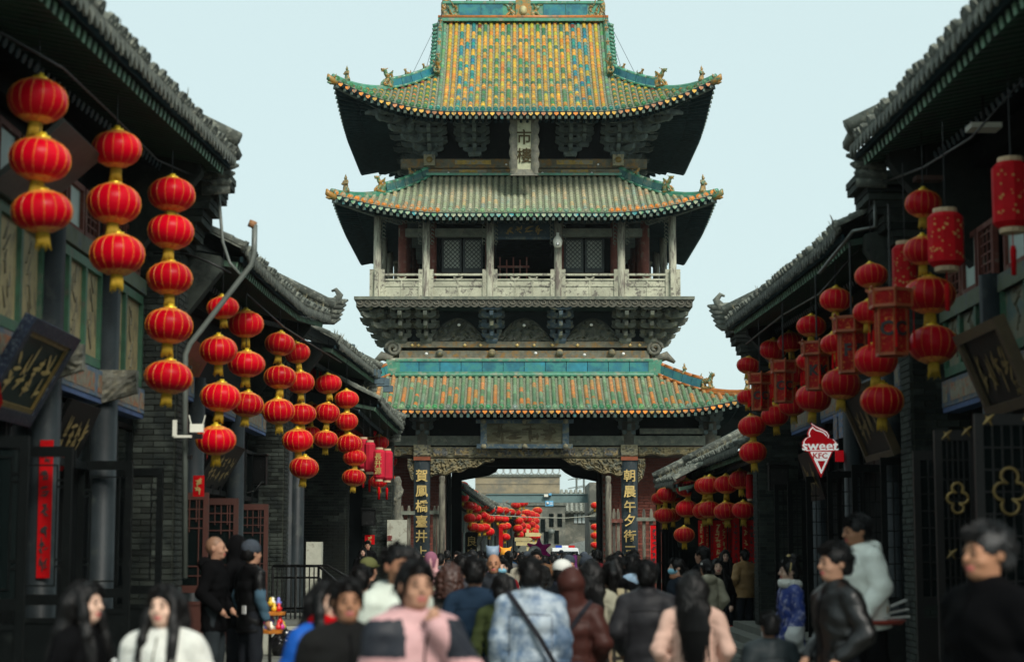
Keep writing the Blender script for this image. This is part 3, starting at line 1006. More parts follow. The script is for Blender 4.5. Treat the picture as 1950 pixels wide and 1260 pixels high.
# ---- upper roof: main ridge, vertical ridges, gables
def upper_ridge():
    zr = ZP(43, TYC)
    y = TYC
    bs = MB()
    bs.box((TX, y, zr + .03), (5.5, .5, .1))
    bs.build('ridge_base', GREENG, top_roof)
    mb = MB(); mb.tube([(TX - 2.75, y - .2, zr + .12), (TX + 2.75, y - .2, zr + .12)], .06, 8)
    mb.build('ridge_roll', ORANGEG, top_roof, True)
    z0, z1 = ZP(34, TYC - .2), ZP(8, TYC - .2)
    for x0, x1 in ((-2.08, -1.38), (-1.36, -.66), (.66, 1.36), (1.38, 2.08)):
        MB().bx(TX + x0, TX + x1, y - .17, y + .17, z0, z1).build('ridge_tile', BLUE, top_roof)
    mb = MB(); mb.bx(TX - 2.6, TX + 2.6, y - .14, y + .14, z0 - .06, z1 + .02); mb.bx(TX - 2.6, TX + 2.6, y - .2, y + .2, z1 + .02, z1 + .1)
    mb.build('ridge_core', GREENG, top_roof)
    mb = MB(); mb.bx(TX - .24, TX + .24, y - .22, y + .22, z0 - .03, z1 + .3)
    mb.build('ridge_shrine', BEAST, top_roof)
    mb = MB(); mb.lathe([(0.001, -.03), (.1, -.02), (.13, 0), (.001, .01)], 10, (0, 0, 0))
    me = mb.mesh('shrine_medallion', mat('pale medallion', (.45, .4, .2), var=.3), True)
    link('shrine_medallion', me, top_roof, Vector((TX, y - .23, (z0 + z1) / 2)) - org(top_roof), (R(90), 0, 0), (1, 1.3, 1))
    for sx in (-1, 1):
        link('ridge_end_dragon', CHIWEN, top_roof, Vector((TX + sx * 2.33, y, z0 - .1)) - org(top_roof), (0, 0, 0 if sx < 0 else math.pi), (.75, 1.3, 1.0))
        link('ridge_dragon', DRAGON, top_roof, Vector((TX + sx * .44, y - .12, z0 - .05)) - org(top_roof), (0, 0, R(90) * sx), (.9, .9, 1.0))
        for x in (1.0, 1.75):
            link('ridge_lion', LION, top_roof, Vector((TX + sx * x, y, z1 + .1)) - org(top_roof), (0, 0, -sx * R(90)), (.6,) * 3)
        # vertical ridge down the front and back slope
        for k in (0, 2):
            mb = MB()
            a = sx * 2.66 * (1 if k == 0 else -1)
            P = [S_top(k, a, 5.38 - (5.38 - 2.58) * t / 8, .1) for t in range(9)]
            mb.tube(P, .09, 8)
            mb.tube([p + Vector((0, 0, .12)) for p in P], .06, 8)
            mb.build('vertical_ridge', GREENG, top_roof, True)
            for t in (.15, .35, .55, .75, .95):
                p = P[0].lerp(P[-1], t)
                link('ridge_guardian', GUARD, top_roof, P[min(8, int(t * 8))] + Vector((0, 0, .12)) - org(top_roof), (0, 0, 0 if k == 0 else math.pi), (.5,) * 3)
            link('ridge_dragon', DRAGON, top_roof, P[-1] + Vector((0, -.05 if k == 0 else .05, .02)) - org(top_roof), (0, 0, 0 if k == 0 else math.pi), (.9, .9, .9))
        # rake tiles outside the vertical ridge and the gable board
        rk = MB()
        for k in (0, 2):
            for t in range(15):
                a = sx * 2.72 * (1 if k == 0 else -1)
                p = S_top(k, a, 2.73 + 2.6 * t / 14, .02)
                rk.tube([p, p + Vector((sx * .2, 0, -.06))], .07, 6)
        rk.build('rake_tile', GREENG, top_roof, True, kind='stuff')
        gb = MB()
        poly = []
        for t in range(9): poly.append((S_top(0, 2.62, 2.73 + 2.71 * t / 8).y, zf_top(2.73 + 2.71 * t / 8) - .05))
        for t in range(8, -1, -1): poly.append((2 * TYC - S_top(0, 2.62, 2.73 + 2.71 * t / 8).y, zf_top(2.73 + 2.71 * t / 8) - .05))
        gb.prism(poly, .08, (TX + sx * 2.6, 0, 0), (0, 1, 0), (0, 0, 1))
        gb.build('gable_board', REDWOOD, top_roof)
    # thin stay wires from the ridge ends
    w = MB()
    for sx in (-1, 1):
        w.tube([(TX + sx * 2.6, TYC - .2, zr + .3), S_top(0, sx * 3.4, 2.0, .3)], .008, 4)
        w.tube([(TX + sx * 2.6, TYC - .2, zr + .3), S_top(0, sx * 3.0, 2.5, .3)], .008, 4)
    w.build('stay_wire', IRON, top_roof)


upper_ridge()


# ---- brackets
def arm_mesh(w, m, h=.14, t=.12):
    e = min(.16, w * .22)
    mb = MB()
    mb.prism([(-w / 2, h), (w / 2, h), (w / 2, h * .5), (w / 2 - e * .35, h * .18), (w / 2 - e, 0), (-w / 2 + e, 0), (-w / 2 + e * .35, h * .18), (-w / 2, h * .5)], t, (0, t / 2, 0))
    return mb.mesh('bracket_arm', m)


def fwd_mesh(L, m, h=.14, t=.11):
    mb = MB()       # from y=+.2 to y=-L with a beak
    mb.prism([(-.2, 0), (-.2, h), (L + .02, h), (L + .18, h * 1.15), (L + .14, h * .3), (L, -.02), (L - .1, 0)], t, (t / 2, 0, 0), (0, -1, 0), (0, 0, 1))
    return mb.mesh('bracket_arm', m)


def block_mesh(s, m, h=.11):
    mb = MB()
    P = [[(x * q, y * q, z) for x, y in ((-s, -s), (s, -s), (s, s), (-s, s), (-s, -s))] for z, q in ((0, .72), (h * .45, 1), (h, 1))]
    mb.grid(P)
    mb.add(P[2][:4], [(0, 1, 2, 3)])
    return mb.mesh('bearing_block', m)


def join_mesh(mb, me, M):
    mb.add([M @ v.co for v in me.vertices], [tuple(p.vertices) for p in me.polygons])


def bracket_set(pos, rz, tiers, step, th, w0, m, sc=1.0, objs=True, wall_extra=.25, lab=None):
    """pos = world foot of the set at the wall plane; local -Y points outwards"""
    loc = Vector(pos) - org(tower)
    base = block_mesh(.17 * sc, m, .16)
    root = link('bracket_set', base, tower, loc, (0, 0, rz)) if objs else None
    allm = MB()
    items = []
    for j in range(tiers):
        z = .16 + j * th
        items.append((fwd_mesh(step * (j + 1), m), (0, 0, z)))
        for q in range(j + 1):
            w = w0 * (1 + .28 * (j - q))
            if q < j - 1: continue
            am = arm_mesh(w, m)
            y = -step * q - .0
            items.append((am, (0, y + .003, z + .012)))
            for x in (-w / 2 + .09, 0, w / 2 - .09):
                items.append((block_mesh(.075, m), (x, y, z + .155)))
    items.append((arm_mesh(w0 * 1.1, m), (0, -step * tiers, .16 + tiers * th - .06)))
    cache = {}
    for me, p in items:
        if objs:
            key = (me.name.split('.')[0], len(me.vertices), round(me.vertices[0].co.x, 3), round(me.vertices[2].co.y, 3))
            if key in cache:
                bpy.data.meshes.remove(me); me = cache[key]
            else: cache[key] = me
            link(me.name.split('.')[0], me, root, p)
        else:
            join_mesh(allm, me, Matrix.Translation(p))
            bpy.data.meshes.remove(me)
    if not objs:
        o = link('bracket_set', allm.mesh('bracket_set', m), tower, loc, (0, 0, rz))
    return root


RZ = {0: 0, 1: R(90), 2: R(180), 3: R(-90)}


def carved(name, parent, x0, x1, zt, zb, y, m, depth=.06, freq=9, n=(40, 10), thick=.1, seed=0):
    """carved relief in the XZ plane facing -Y; zt/zb functions of x"""
    mb = MB()
    nx, nz = n
    P = []
    for j in range(nz + 1):
        row = []
        for i in range(nx + 1):
            x = x0 + (x1 - x0) * i / nx
            a, b = zb(x), zt(x)
            z = a + (b - a) * j / nz
            v = noise.noise(Vector((x * freq, seed * 3.1, z * freq)))
            w = noise.noise(Vector((x * freq * 2.3 + 5, seed, z * freq * 2.3)))
            dsp = depth * (abs(math.sin(v * 7 + w * 2.5)) ** .7)
            edge = min(1, min(j, nz - j) / 1.0) * 1.0
            row.append((x, y - dsp * (0.3 + .7 * edge), z))
        P.append(row)
    mb.grid(P)
    back = [[(p[0], y + thick, p[2]) for p in r_] for r_ in (P[0], P[-1])]
    mb.grid([back[0], P[0]])
    mb.grid([P[-1], back[1]])
    mb.grid([back[1], back[0]])
    for s_ in (0, -1):
        col = [r_[s_] for r_ in P]
        bk = [(p[0], y + thick, p[2]) for p in col]
        mb.grid([col, bk] if s_ == 0 else [bk, col])
    return mb.build(name, m, parent)


def tower_upper():
    T = tower
    # --- upper body behind the top brackets
    r = 2.87
    zb, zt = ZP(340, 55.1), zf_top(2.43)
    MB().bx(TX - r + .05, TX + r - .05, TYC - r + .05, TYC + r - .05, zb - .6, zt - .05).build('upper_body', DARKWOOD, T)  # recess shade behind the brackets is put into this dark colour
    ya = TYC - r
    for nm, y0, y1, hw, m in (('architrave', 303, 320, 3.75, ARCHPAINT), ('lower_architrave', 322, 335, 3.0, ARCHPAINT)):
        z1, z0 = ZP(y0, ya - .1), ZP(y1, ya - .1)
        MB().bx(TX - hw, TX + hw, ya - .12, ya + .1, z0, z1).build(nm, m, T)
        for sx in (-1, 1): MB().bx(TX + sx * r - .1, TX + sx * r + .1, ya + .13, TYC + r, z0, z1).build(nm, m, T)
    z1, z0 = ZP(321, ya), ZP(337, ya)
    MB().bx(TX - 3.9 + .9, TX + 3.0, ya - .2, ya - .1, ZP(336, ya), ZP(338, ya) + .1).build('roof_flashing', GREENG, T)
    for a in (-r, r):
        MB().bx(TX + a - .17, TX + a + .17, ya - .3, ya - .13, ZP(319, ya), ZP(298, ya)).build('beam_end', ARCHPALE, T)
        mb = MB(); mb.lathe([(.001, 0), (.1, .0), (.09, .03), (.001, .035)], 10)
        link('beam_rosette', mb.mesh('beam_rosette', DULLGOLD, True), T, Vector((TX + a, ya - .3, ZP(308, ya))) - org(T), (R(90), 0, 0))
    me = MB().box((0, 0, 0), (1.1, .03, .13)).mesh('painted_panel', mat('ochre painted panel', (.3, .2, .035), var=.5, scale=9, wear=(.2, .2, .17), wear_amt=.4))
    for a in (-1.55, 1.55):
        link('painted_panel', me, T, Vector((TX + a, ya - .13, ZP(311, ya))) - org(T))
        link('painted_panel', me, T, Vector((TX + a, ya - .13, ZP(328, ya))) - org(T), None, (.75, 1, .7))
    lamp = MB().lathe([(.001, -.035), (.03, -.02), (.035, 0), (.02, .02), (.001, .025)], 8).mesh('small_lamp', WHITE, True)
    for px, py in ((964, 313), (1024, 313), (854, 329), (1033, 329), (1127, 329), (1139, 313)):
        p = W(px, py, ya - .16); link('small_lamp', lamp, T, p - org(T))
    # --- bracket sets under the top roof
    zb = ZP(300, ya)
    for px in (902, 1087):
        bracket_set((TX + (px - 997) / 63.5, ya, zb), 0, 4, .36, .22, .72, BRACKETD, 1.2)
    for a in (-r, r):
        bracket_set((TX + a, ya, zb), 0, 4, .36, .22, .85, BRACKETD, 1.1)
        bracket_set((TX + a, ya, zb), R(45) * (1 if a > 0 else -1), 4, .5, .22, .6, BRACKETD, 1.0)
        bracket_set((TX + a * .64, ya, zb + .3), 0, 3, .36, .2, .5, BRACKETD, .9)
    for k in (1, 3):
        for a in (-2.6, -.9, .9, 2.6):
            bracket_set(side(k, a, r, zb), RZ[k], 4, .36, .22, .72, BRACKETD, 1, objs=False)
    # eave purlin carried by the brackets
    zp = zb + .16 + 4 * .22 + .05
    pr = 4.25
    for k in range(4):
        MB().tube([side(k, -pr - .5, pr, zp), side(k, pr + .5, pr, zp)], .09, 8).build('eave_purlin', BRACKETD, T, True)
    # --- vertical plaque with the two characters
    pl = link('name_plaque', MB().bx(-.3, .3, -.03, .05, -.72, .78).mesh('name_plaque', mat('plaque cream', (.44, .45, .3), rough=.7, var=.2, wear=(.3, .3, .2), wear_amt=.25)), T,
              Vector((TX, 53.3, ZP(280, 53.3))) - org(T), (R(11), 0, 0))
    pl['label'] = 'tall cream name plaque with carved frame and two dark characters'
    def scal(z): return .05 * abs(math.sin(z * 9))
    for sx in (-1, 1):
        mb = MB()
        P = []
        for j in range(25):
            z = -.78 + 1.6 * j / 24
            xo = .40 + scal(z)
            P.append([(sx * .2, -.05, z), (sx * .27, -.10 - .03 * noise.noise(Vector((z * 9, sx, 1))), z), (sx * .33, -.13 - .04 * noise.noise(Vector((z * 14, sx, 2))), z), (sx * xo, -.1, z), (sx * xo, .06, z)])
        mb.grid(P if sx < 0 else [r_[::-1] for r_ in P])
        mb.build('plaque_frame', CARVEDG, pl, True, world=False)
    mb = MB(); mb.add([(-.2, -.05, -.66), (.2, -.05, -.66), (.42, -.14, -.84), (-.42, -.14, -.84), (.42, .06, -.84), (-.42, .06, -.84)], [(0, 3, 2, 1), (3, 5, 4, 2)])
    mb.build('plaque_frame', CARVEDG, pl, world=False)
    MB().box((0, -.03, .84), (1.05, .14, .1)).build('plaque_frame', CARVEDG, pl, world=False)
    link('lettering', text_mesh('市', .46, mat('old bronze lettering', (.06, .045, .02), rough=.7, spec=.1), bold=.006), pl, (0, -.05, .26))
    link('lettering', text_mesh('樓', .46, mat('old bronze lettering'), bold=.004), pl, (0, -.05, -.28))


def tower_gallery():
    T = tower
    # --- platform and its fascia
    zf = ZP(564, 53.0)
    MB().bx(TX - 4.96, TX + 4.96, TYC - 4.96, TYC + 4.96, zf - .09, zf).build('gallery_floor', GREYWOOD, T)
    zt, zb = zf - .09, ZP(585, 53.05)
    n = 44
    for k in range(4):
        mb = MB()
        P = [(-4.9, zt - zb)]
        for i in range(n * 4 + 1):
            a = -4.9 + 9.8 * i / (n * 4)
            P.append((a, .05 * (1 - abs(math.sin(math.pi * i / 4)))))
        P.append((4.9, zt - zb))
        # build as strips
        for i in range(n * 4):
            a0, a1 = P[1 + i], P[2 + i]
            q = [side(k, a0[0], 4.9, zb + a0[1]), side(k, a1[0], 4.9, zb + a1[1]), side(k, a1[0], 4.9, zt), side(k, a0[0], 4.9, zt)]
            q2 = [side(k, a0[0], 4.85, zb + a0[1]), side(k, a1[0], 4.85, zb + a1[1])]
            mb.add(q + q2, [(0, 1, 2, 3), (4, 5, 1, 0)])
        mb.build('fascia_board', mat('fascia timber', (.07, .068, .052), rough=.85, var=.4, wear=(.1, .1, .08), wear_amt=.3), T)
        if k == 0:
            sc = MB()
            for i in range(n):
                a = -4.9 + 9.8 * (i + .5) / n
                pts = []
                for t in range(9):
                    th = t / 8 * math.pi * 1.6 + (0 if i % 2 else math.pi)
                    pts.append(side(k, a + .075 * math.cos(th) * (1 - .04 * t), 4.92, (zt + zb) / 2 + .03 + .07 * math.sin(th) * (1 - .04 * t)))
                sc.tube(pts, .017, 5)
            sc.build('fascia_scroll', mat('pale scroll carving', (.12, .112, .085), rough=.85, var=.3), T, True, kind='stuff')
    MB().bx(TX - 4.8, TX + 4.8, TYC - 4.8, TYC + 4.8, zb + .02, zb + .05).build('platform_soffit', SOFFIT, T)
    # --- lower body and painted beams
    r = 3.85
    yb = TYC - r
    z0, z1 = ZP(725, yb), zb + .02
    MB().bx(TX - r + .1, TX + r - .1, TYC - r + .1, TYC + r - .1, z0 - .5, z1).build('middle_body', mat('dark body timber', (.02, .028, .028), rough=.9, spec=.1), T)  # dark tone also carries the shade behind the platform brackets
    for nm, p0, p1, hw, yo in (('painted_beam', 651, 662, 3.95, .12), ('painted_beam', 668, 682, 3.7, .08)):
        a1, a0 = ZP(p0, yb), ZP(p1, yb)
        MB().bx(TX - hw, TX + hw, yb - yo, yb + .12, a0, a1).build(nm, ARCHPAINT, T)
        for sx in (-1, 1): MB().bx(TX + sx * r - .1, TX + sx * r + .1, yb + .13, TYC + r, a0, a1).build(nm, ARCHPAINT, T)
    MB().bx(TX - 3.95, TX + 3.95, yb - .2, yb + .1, ZP(688, yb), ZP(683, yb)).build('beam_ledge', OLDWOOD, T)
    boss = MB().lathe([(.001, -.09), (.08, -.07), (.12, 0), (.07, .1), (.001, .12)], 8).mesh('carved_boss', CARVED, True)
    for px in (838, 937, 1066, 1165):
        link('carved_boss', boss, T, W(px, 672, yb - .15) - org(T))
    gem = MB().lathe([(.001, -.05), (.06, 0), (.001, .05)], 6).mesh('gilded_stud', GOLD, True)
    for px in (785, 797, 885, 915, 985, 1017, 1052, 1100, 1200, 1218): link('gilded_stud', gem, T, W(px, 657, yb - .14) - org(T), None, (1, .5, 1))
    lamp = MB().lathe([(.001, -.05), (.045, -.03), (.05, 0), (.03, .03), (.001, .035)], 8).mesh('small_lamp', WHITE, True)
    for px, py in ((874, 618), (998, 619), (1126, 618), (812, 673), (1020, 672), (1113, 675), (1187, 673)): link('small_lamp', lamp, T, W(px, py, yb - .25) - org(T))
    # corner scrolls
    for sx in (-1, 1):
        mb = MB()
        pts = []
        for t in range(22):
            th = t / 21 * math.pi * 3.6
            q = .24 * (1 - t / 26)
            pts.append((TX + sx * (3.86 + q * math.cos(th)), yb - .1, ZP(664, yb) + q * math.sin(th)))
        mb.tube(pts, .055, 6)
        mb.tube([(TX + sx * 3.9, yb - .08, ZP(685, yb)), (TX + sx * 4.2, yb - .1, ZP(678, yb)), (TX + sx * 4.45, yb - .05, ZP(690, yb))], [.12, .14, .05], 8)
        mb.build('corner_scroll', CARVEDG, T, True)
    # --- carved panels between the brackets
    zs0, zs1 = ZP(653, yb), ZP(606, yb)
    for px in (870, 997, 1128):
        xc = TX + (px - 997) / 64.6
        carved('carved_panel', T, xc - .85, xc + .85, lambda x: zs0 + (zs1 - zs0) * max(.12, 1 - ((x - xc) / .85) ** 2), lambda x: zs0, yb - .04, mat('carved mossy panel', (.045, .052, .04), var=.6, scale=6, wear=(.08, .08, .055), wear_amt=.35), .09, 6, (26, 10))
    # --- bracket sets carrying the platform
    zb0 = ZP(655, yb)
    for px, m in ((762, BRACKET), (810, BRACKET), (935, BRACKETB), (1066, BRACKETB), (1190, BRACKET), (1238, BRACKET)):
        bracket_set((TX + (px - 997) / 64.6, yb, zb0), 0, 3, .3, .27, .62, m, 1.05)
    for sx in (-1, 1):
        bracket_set((TX + sx * 3.75, yb + .1, zb0), R(45) * sx, 3, .42, .27, .5, BRACKET, .9)
    for k in (1, 3):
        for a in (-3.3, -2.6, -.9, .9, 2.6, 3.3): bracket_set(side(k, a, r, zb0), RZ[k], 3, .3, .27, .62, BRACKET, 1, objs=False)
    # --- turquoise ridge on top of the lower roof
    za, zc = ZP(709, yb), ZP(688, yb)
    xs = [-3.72 + 7.44 * i / 12 for i in range(13)]
    for i in range(12):
        MB().bx(TX + xs[i] + .008, TX + xs[i + 1] - .008, yb - .24, yb - .05, za, zc - .02).build('ridge_tile', BLUE, low_roof)
    mb = MB(); [mb.bx(TX + q - .2, TX + q + .2, yb - .26, yb + .3, za - .1, zc + .02) for q in (-3.86, 3.86)]; mb.bx(TX - 3.8, TX + 3.8, yb - .28, yb, zc - .02, zc + .05); mb.bx(TX - 3.78, TX + 3.78, yb - .3, yb, za - .07, za)
    mb.tube([(TX - 3.8, yb - .3, za - .1), (TX + 3.8, yb - .3, za - .1)], .06, 8)
    mb.bx(TX - 3.75, TX + 3.75, yb - .22, yb - .02, (za + zc) / 2 - .01, (za + zc) / 2 + .012)
    mb.build('ridge_trim', GREENG, low_roof)
    for k in (1, 3):
        MB().add([side(k, -3.7, 4.05, za), side(k, 3.7, 4.05, za), side(k, 3.7, 4.05, zc), side(k, -3.7, 4.05, zc)], [(0, 1, 2, 3)]).build('ridge_tile', BLUE, low_roof)
    # --- gallery posts, balustrade, fretwork
    rg = 4.35
    yg = TYC - rg
    ztop = ZP(412, yg)
    cols = [(px - 997) / 65.3 for px in (714, 808, 931, 1062, 1184, 1283)]
    post = MB().lathe([(.13, 0), (.125, .03), (.115, .1), (.11, ztop - zf)], 12).mesh('gallery_post', OLDPOST, True)
    for k in range(4):
        for a in (cols if k in (0,) else ([-1.4, 1.4] if k in (1, 3) else [-4.3, -2.6, -.9, .9, 2.6, 4.3])):
            link('gallery_post', post, T, side(k, a, rg, zf) - org(T))
    zr1, zr0 = ZP(521, yg), ZP(525, yg)
    zs1, zs0 = ZP(531, yg), ZP(534, yg)
    zm = ZP(544, yg)
    boss = MB().tube([(-.13, 0, .0), (-.07, 0, .035), (0, 0, .05), (.07, 0, .035), (.13, 0, .0), (.07, 0, -.035), (0, 0, -.05), (-.07, 0, -.035), (-.13, 0, 0)], .022, 5).mesh('rail_rosette', OLDWOOD, True)
    for k in range(4):
        cs = cols if k == 0 else [-4.3, -2.6, -.9, .9, 2.6, 4.3]
        if k in (1, 3): cs = [-4.3, -1.4, 1.4, 4.3]
        for i, (a0, a1) in enumerate(zip(cs[:-1], cs[1:])):
            a0, a1 = a0 + .2, a1 - .2
            bal = MB()
            def bb(x0, x1, z0, z1, d=.03): return bal.add(*boxs(k, x0, x1, rg - d, rg + d, z0, z1))
            bal.add(*boxs(k, a0 - .07, a1 + .07, rg - .045, rg + .045, zr0, zr1))
            bal.build('top_rail', OLDWOOD, T)
            pan = MB()
            pan.add(*boxs(k, a0, a1, rg - .035, rg + .035, zs0, zs1))
            pan.add(*boxs(k, a0, a1, rg - .03, rg + .03, zm - .02, zm + .02))
            pan.add(*boxs(k, a0, a1, rg - .03, rg + .03, zf, zf + .04))
            nd = 3 if a1 - a0 > 1.55 else 2
            for q in range(1, nd):
                x = a0 + (a1 - a0) * q / nd
                pan.add(*boxs(k, x - .02, x + .02, rg - .028, rg + .028, zf + .04, zs0))
            pan.build('rail_frame', OLDWOOD, T)
            for q in range(nd):
                x0, x1 = a0 + (a1 - a0) * q / nd + .02, a0 + (a1 - a0) * (q + 1) / nd - .02
                MB().add(*boxs(k, x0, x1, rg - .012, rg + .006, zf + .04, zm - .02)).build('balustrade_panel', OLDWOOD, T)
                MB().add(*boxs(k, x0, x1, rg - .012, rg + .006, zm + .02, zs0)).build('balustrade_panel', OLDWOOD, T)
            if k == 0:
                for q in range(2 if nd == 3 else 1):
                    x = a0 + (a1 - a0) * (q + 1) / ((2 if nd == 3 else 1) + 1)
                    link('rail_rosette', boss, T, side(0, x, rg, (zr0 + zs1) / 2) - org(T))
        for a in cs:
            for dx in (-.16, .16):
                MB().add(*boxs(k, a + dx - .06, a + dx + .06, rg - .05, rg + .05, zf, ZP(513, yg))).build('rail_post', OLDWOOD, T)
    # fretwork brackets hanging beside the posts
    fr = MB()
    for i, (a0, a1) in enumerate(zip(cols[:-1], cols[1:])):
        for a, s_ in ((a0 + .11, 1), (a1 - .11, -1)):
            for t in range(7):
                z = ztop - .1 - t * .115
                x = a + s_ * (.07)
                fr.tube([side(0, x + .055 * math.cos(q * 1.05), rg, z + .055 * math.sin(q * 1.05)) for q in range(6)], .014, 4)
        n = int((a1 - a0) / .13)
        for t in range(n):
            x = a0 + .12 + (a1 - a0 - .24) * t / max(1, n - 1)
            sag = .10 * (1 - abs(2 * t / max(1, n - 1) - 1)) * -1
            fr.tube([side(0, x + .05 * math.cos(q * 1.05), rg, ztop - .12 + sag * .5 + .05 * math.sin(q * 1.05)) for q in range(6)], .013, 4)
    fr.build('fretwork', GREYWOOD, T, kind='stuff')
    for k in range(4):
        MB().add(*boxs(k, -4.35, 4.35, rg - .08, rg + .08, ztop - .06, ztop + .14)).build('gallery_beam', GREYWOOD, T)
    # --- inner room
    ri = 3.62
    yi = TYC - ri
    MB().bx(TX - ri, TX + ri, yi - .05, TYC + ri, ztop - .05, ztop + .9).build('inner_ceiling', BRACKETD, T)
    room = MB()
    x0, x1 = TX - 2.75, TX + 2.75
    room.bx(x0, x0 + .1, yi + .3, TYC + 2.8, zf, ztop)
    room.bx(x1 - .1, x1, yi + .3, TYC + 2.8, zf, ztop)
    room.bx(x0, x1, TYC + 2.7, TYC + 2.8, zf, ztop)
    zw1, zw0 = ZP(452, yi), ZP(516, yi)
    xd0, xd1 = (943 - 997) / 64.4, (1048 - 997) / 64.4
    room.bx(x0 + .1, TX + xd0, yi + .32, yi + .4, zf, zw0)
    room.bx(TX + xd1, x1 - .1, yi + .32, yi + .4, zf, zw0)
    room.bx(x0 + .1, x1 - .1, yi + .32, yi + .4, zw1, ztop)
    for a, b in ((-2.65, (836 - 997) / 64.4), ((919 - 997) / 64.4, xd0), (xd1, (1073 - 997) / 64.4), ((1153 - 997) / 64.4, 2.65)):
        room.bx(TX + a, TX + b, yi + .32, yi + .4, zw0, zw1)
    room.build('inner_room', DARKWOOD, T)
    rc = MB().lathe([(.14, 0), (.13, ztop - zf)], 12).mesh('red_column', REDWOOD, True)
    for px in (763, 820, 931, 1065, 1172, 1230):
        link('red_column', rc, T, Vector((TX + (px - 997) / 64.4, yi, zf)) - org(T))
    for sx in (-1, 1):
        for dy in (2.4, 4.8, 7.2): link('red_column', rc, T, Vector((TX + sx * ri, yi + dy, zf)) - org(T))
    MB().bx(TX - 3.75, TX + 3.75, yi - .1, yi + .1, ZP(452, yi), ZP(436, yi)).build('tie_beam', GREYWOOD, T)
    for px0, px1 in ((838, 876), (879, 917), (1075, 1112), (1115, 1152)):
        a0, a1 = TX + (px0 - 997) / 64.4, TX + (px1 - 997) / 64.4
        win = MB()
        for q in ((a0, a0 + .06, zw0, zw1), (a1 - .06, a1, zw0, zw1)): win.bx(q[0], q[1], yi + .27, yi + .33, q[2], q[3])
        for q in ((zw0, zw0 + .14), (zw1 - .05, zw1)): win.bx(a0 + .06, a1 - .06, yi + .272, yi + .328, q[0], q[1])
        w = win.build('lattice_window', mat('window frame', (.05, .06, .058), rough=.7, var=.3), T)
        MB().bx(a0 + .06, a1 - .06, yi + .33, yi + .34, zw0 + .14, zw1 - .05).build('window_paper', mat('window paper', (.4, .43, .37), rough=.8, var=.2), w)  # light coming through the lattice is put into the pale paper colour
        la = MB()
        X0, X1, Z0, Z1 = a0 + .06, a1 - .06, zw0 + .14, zw1 - .05
        s_ = .095
        for sg in (1, -1):
            c = -2.0
            while c < 3:
                # line z = Z0 + sg*(x-X0) + c
                pts = []
                for x in (X0, X1):
                    z = Z0 + sg * (x - X0) + c
                    pts.append([x, z])
                (xa, za_), (xb, zb_) = pts
                # clip z
                def clip(xa, za_, xb, zb_):
                    lo, hi = 0.0, 1.0
                    dz = zb_ - za_
                    for bound, sgn in ((Z0, 1), (Z1, -1)):
                        d0 = (za_ - bound) * sgn; d1 = (zb_ - bound) * sgn
                        if d0 < 0 and d1 < 0: return None
                        if d0 < 0: lo = max(lo, d0 / (d0 - d1))
                        elif d1 < 0: hi = min(hi, d0 / (d0 - d1))
                    return lo, hi
                r_ = clip(xa, za_, xb, zb_)
                if r_ and r_[1] - r_[0] > .02:
                    p = Vector((xa + (xb - xa) * r_[0], yi + .31, za_ + (zb_ - za_) * r_[0])); q = Vector((xa + (xb - xa) * r_[1], yi + .31, za_ + (zb_ - za_) * r_[1]))
                    la.bar(p, q, .02, .02, (0, 1, 0))
                c += s_ * 1.414
        la.build('window_lattice', mat('window frame'), w, kind='stuff')
    # low gate in the doorway
    g = MB()
    za = ZP(500, yi)
    for i in range(5): g.bx(TX + xd0 + .1 + i * .2, TX + xd0 + .14 + i * .2, yi + .2, yi + .24, zf, za + (.12 if i % 2 else .2))
    g.bx(TX + xd0 + .05, TX + xd0 + 1.0, yi + .19, yi + .25, za - .12, za - .06)
    g.build('door_gate', REDWOOD, T)
    # dark plaque over the door
    zp = ZP(438, yi - .25)
    pl = MB().bx(TX - .86, TX + .86, yi - .3, yi - .22, zp - .24, zp + .24).build('door_plaque', mat('dark teal plaque', (.012, .03, .04), rough=.6, var=.4, wear=(.05, .07, .06), wear_amt=.2), T)
    fm = MB()
    for q in ((-.95, .95, .22, .3), (-.95, .95, -.3, -.22)): fm.bx(TX + q[0], TX + q[1], yi - .33, yi - .24, zp + q[2], zp + q[3])
    for q in ((-.95, -.84), (.84, .95)): fm.bx(TX + q[0], TX + q[1], yi - .328, yi - .242, zp - .22, zp + .22)
    fm.build('plaque_frame', BRACKETB, pl)
    st = strokes_mb(1.15, .28, 4, random.Random(4)).mesh('lettering', DULLGOLD)
    link('lettering', st, pl, Vector((TX, yi - .305, zp)) - org(T))
    # corner screens at the rear, seen against the sky
    fr = MB()
    for sx in (-1, 1):
        for t in range(14):
            z = zf + .95 + t * .06
            x = TX + sx * 3.9
            fr.tube([(x - .05, TYC + rg, z), (x, TYC + rg, z + .03), (x + .05, TYC + rg, z), (x, TYC + rg, z - .03), (x - .05, TYC + rg, z)], .012, 4)
    fr.build('rear_fretwork', GREYWOOD, T, kind='stuff')


def boxs(k, a0, a1, r0, r1, z0, z1):
    vs = [side(k, a, r_, z) for a in (a0, a1) for r_ in (r1, r0) for z in (z0, z1)]
    return vs, [(0, 1, 3, 2), (4, 6, 7, 5), (0, 4, 5, 1), (2, 3, 7, 6), (0, 2, 6, 4), (1, 5, 7, 3)]


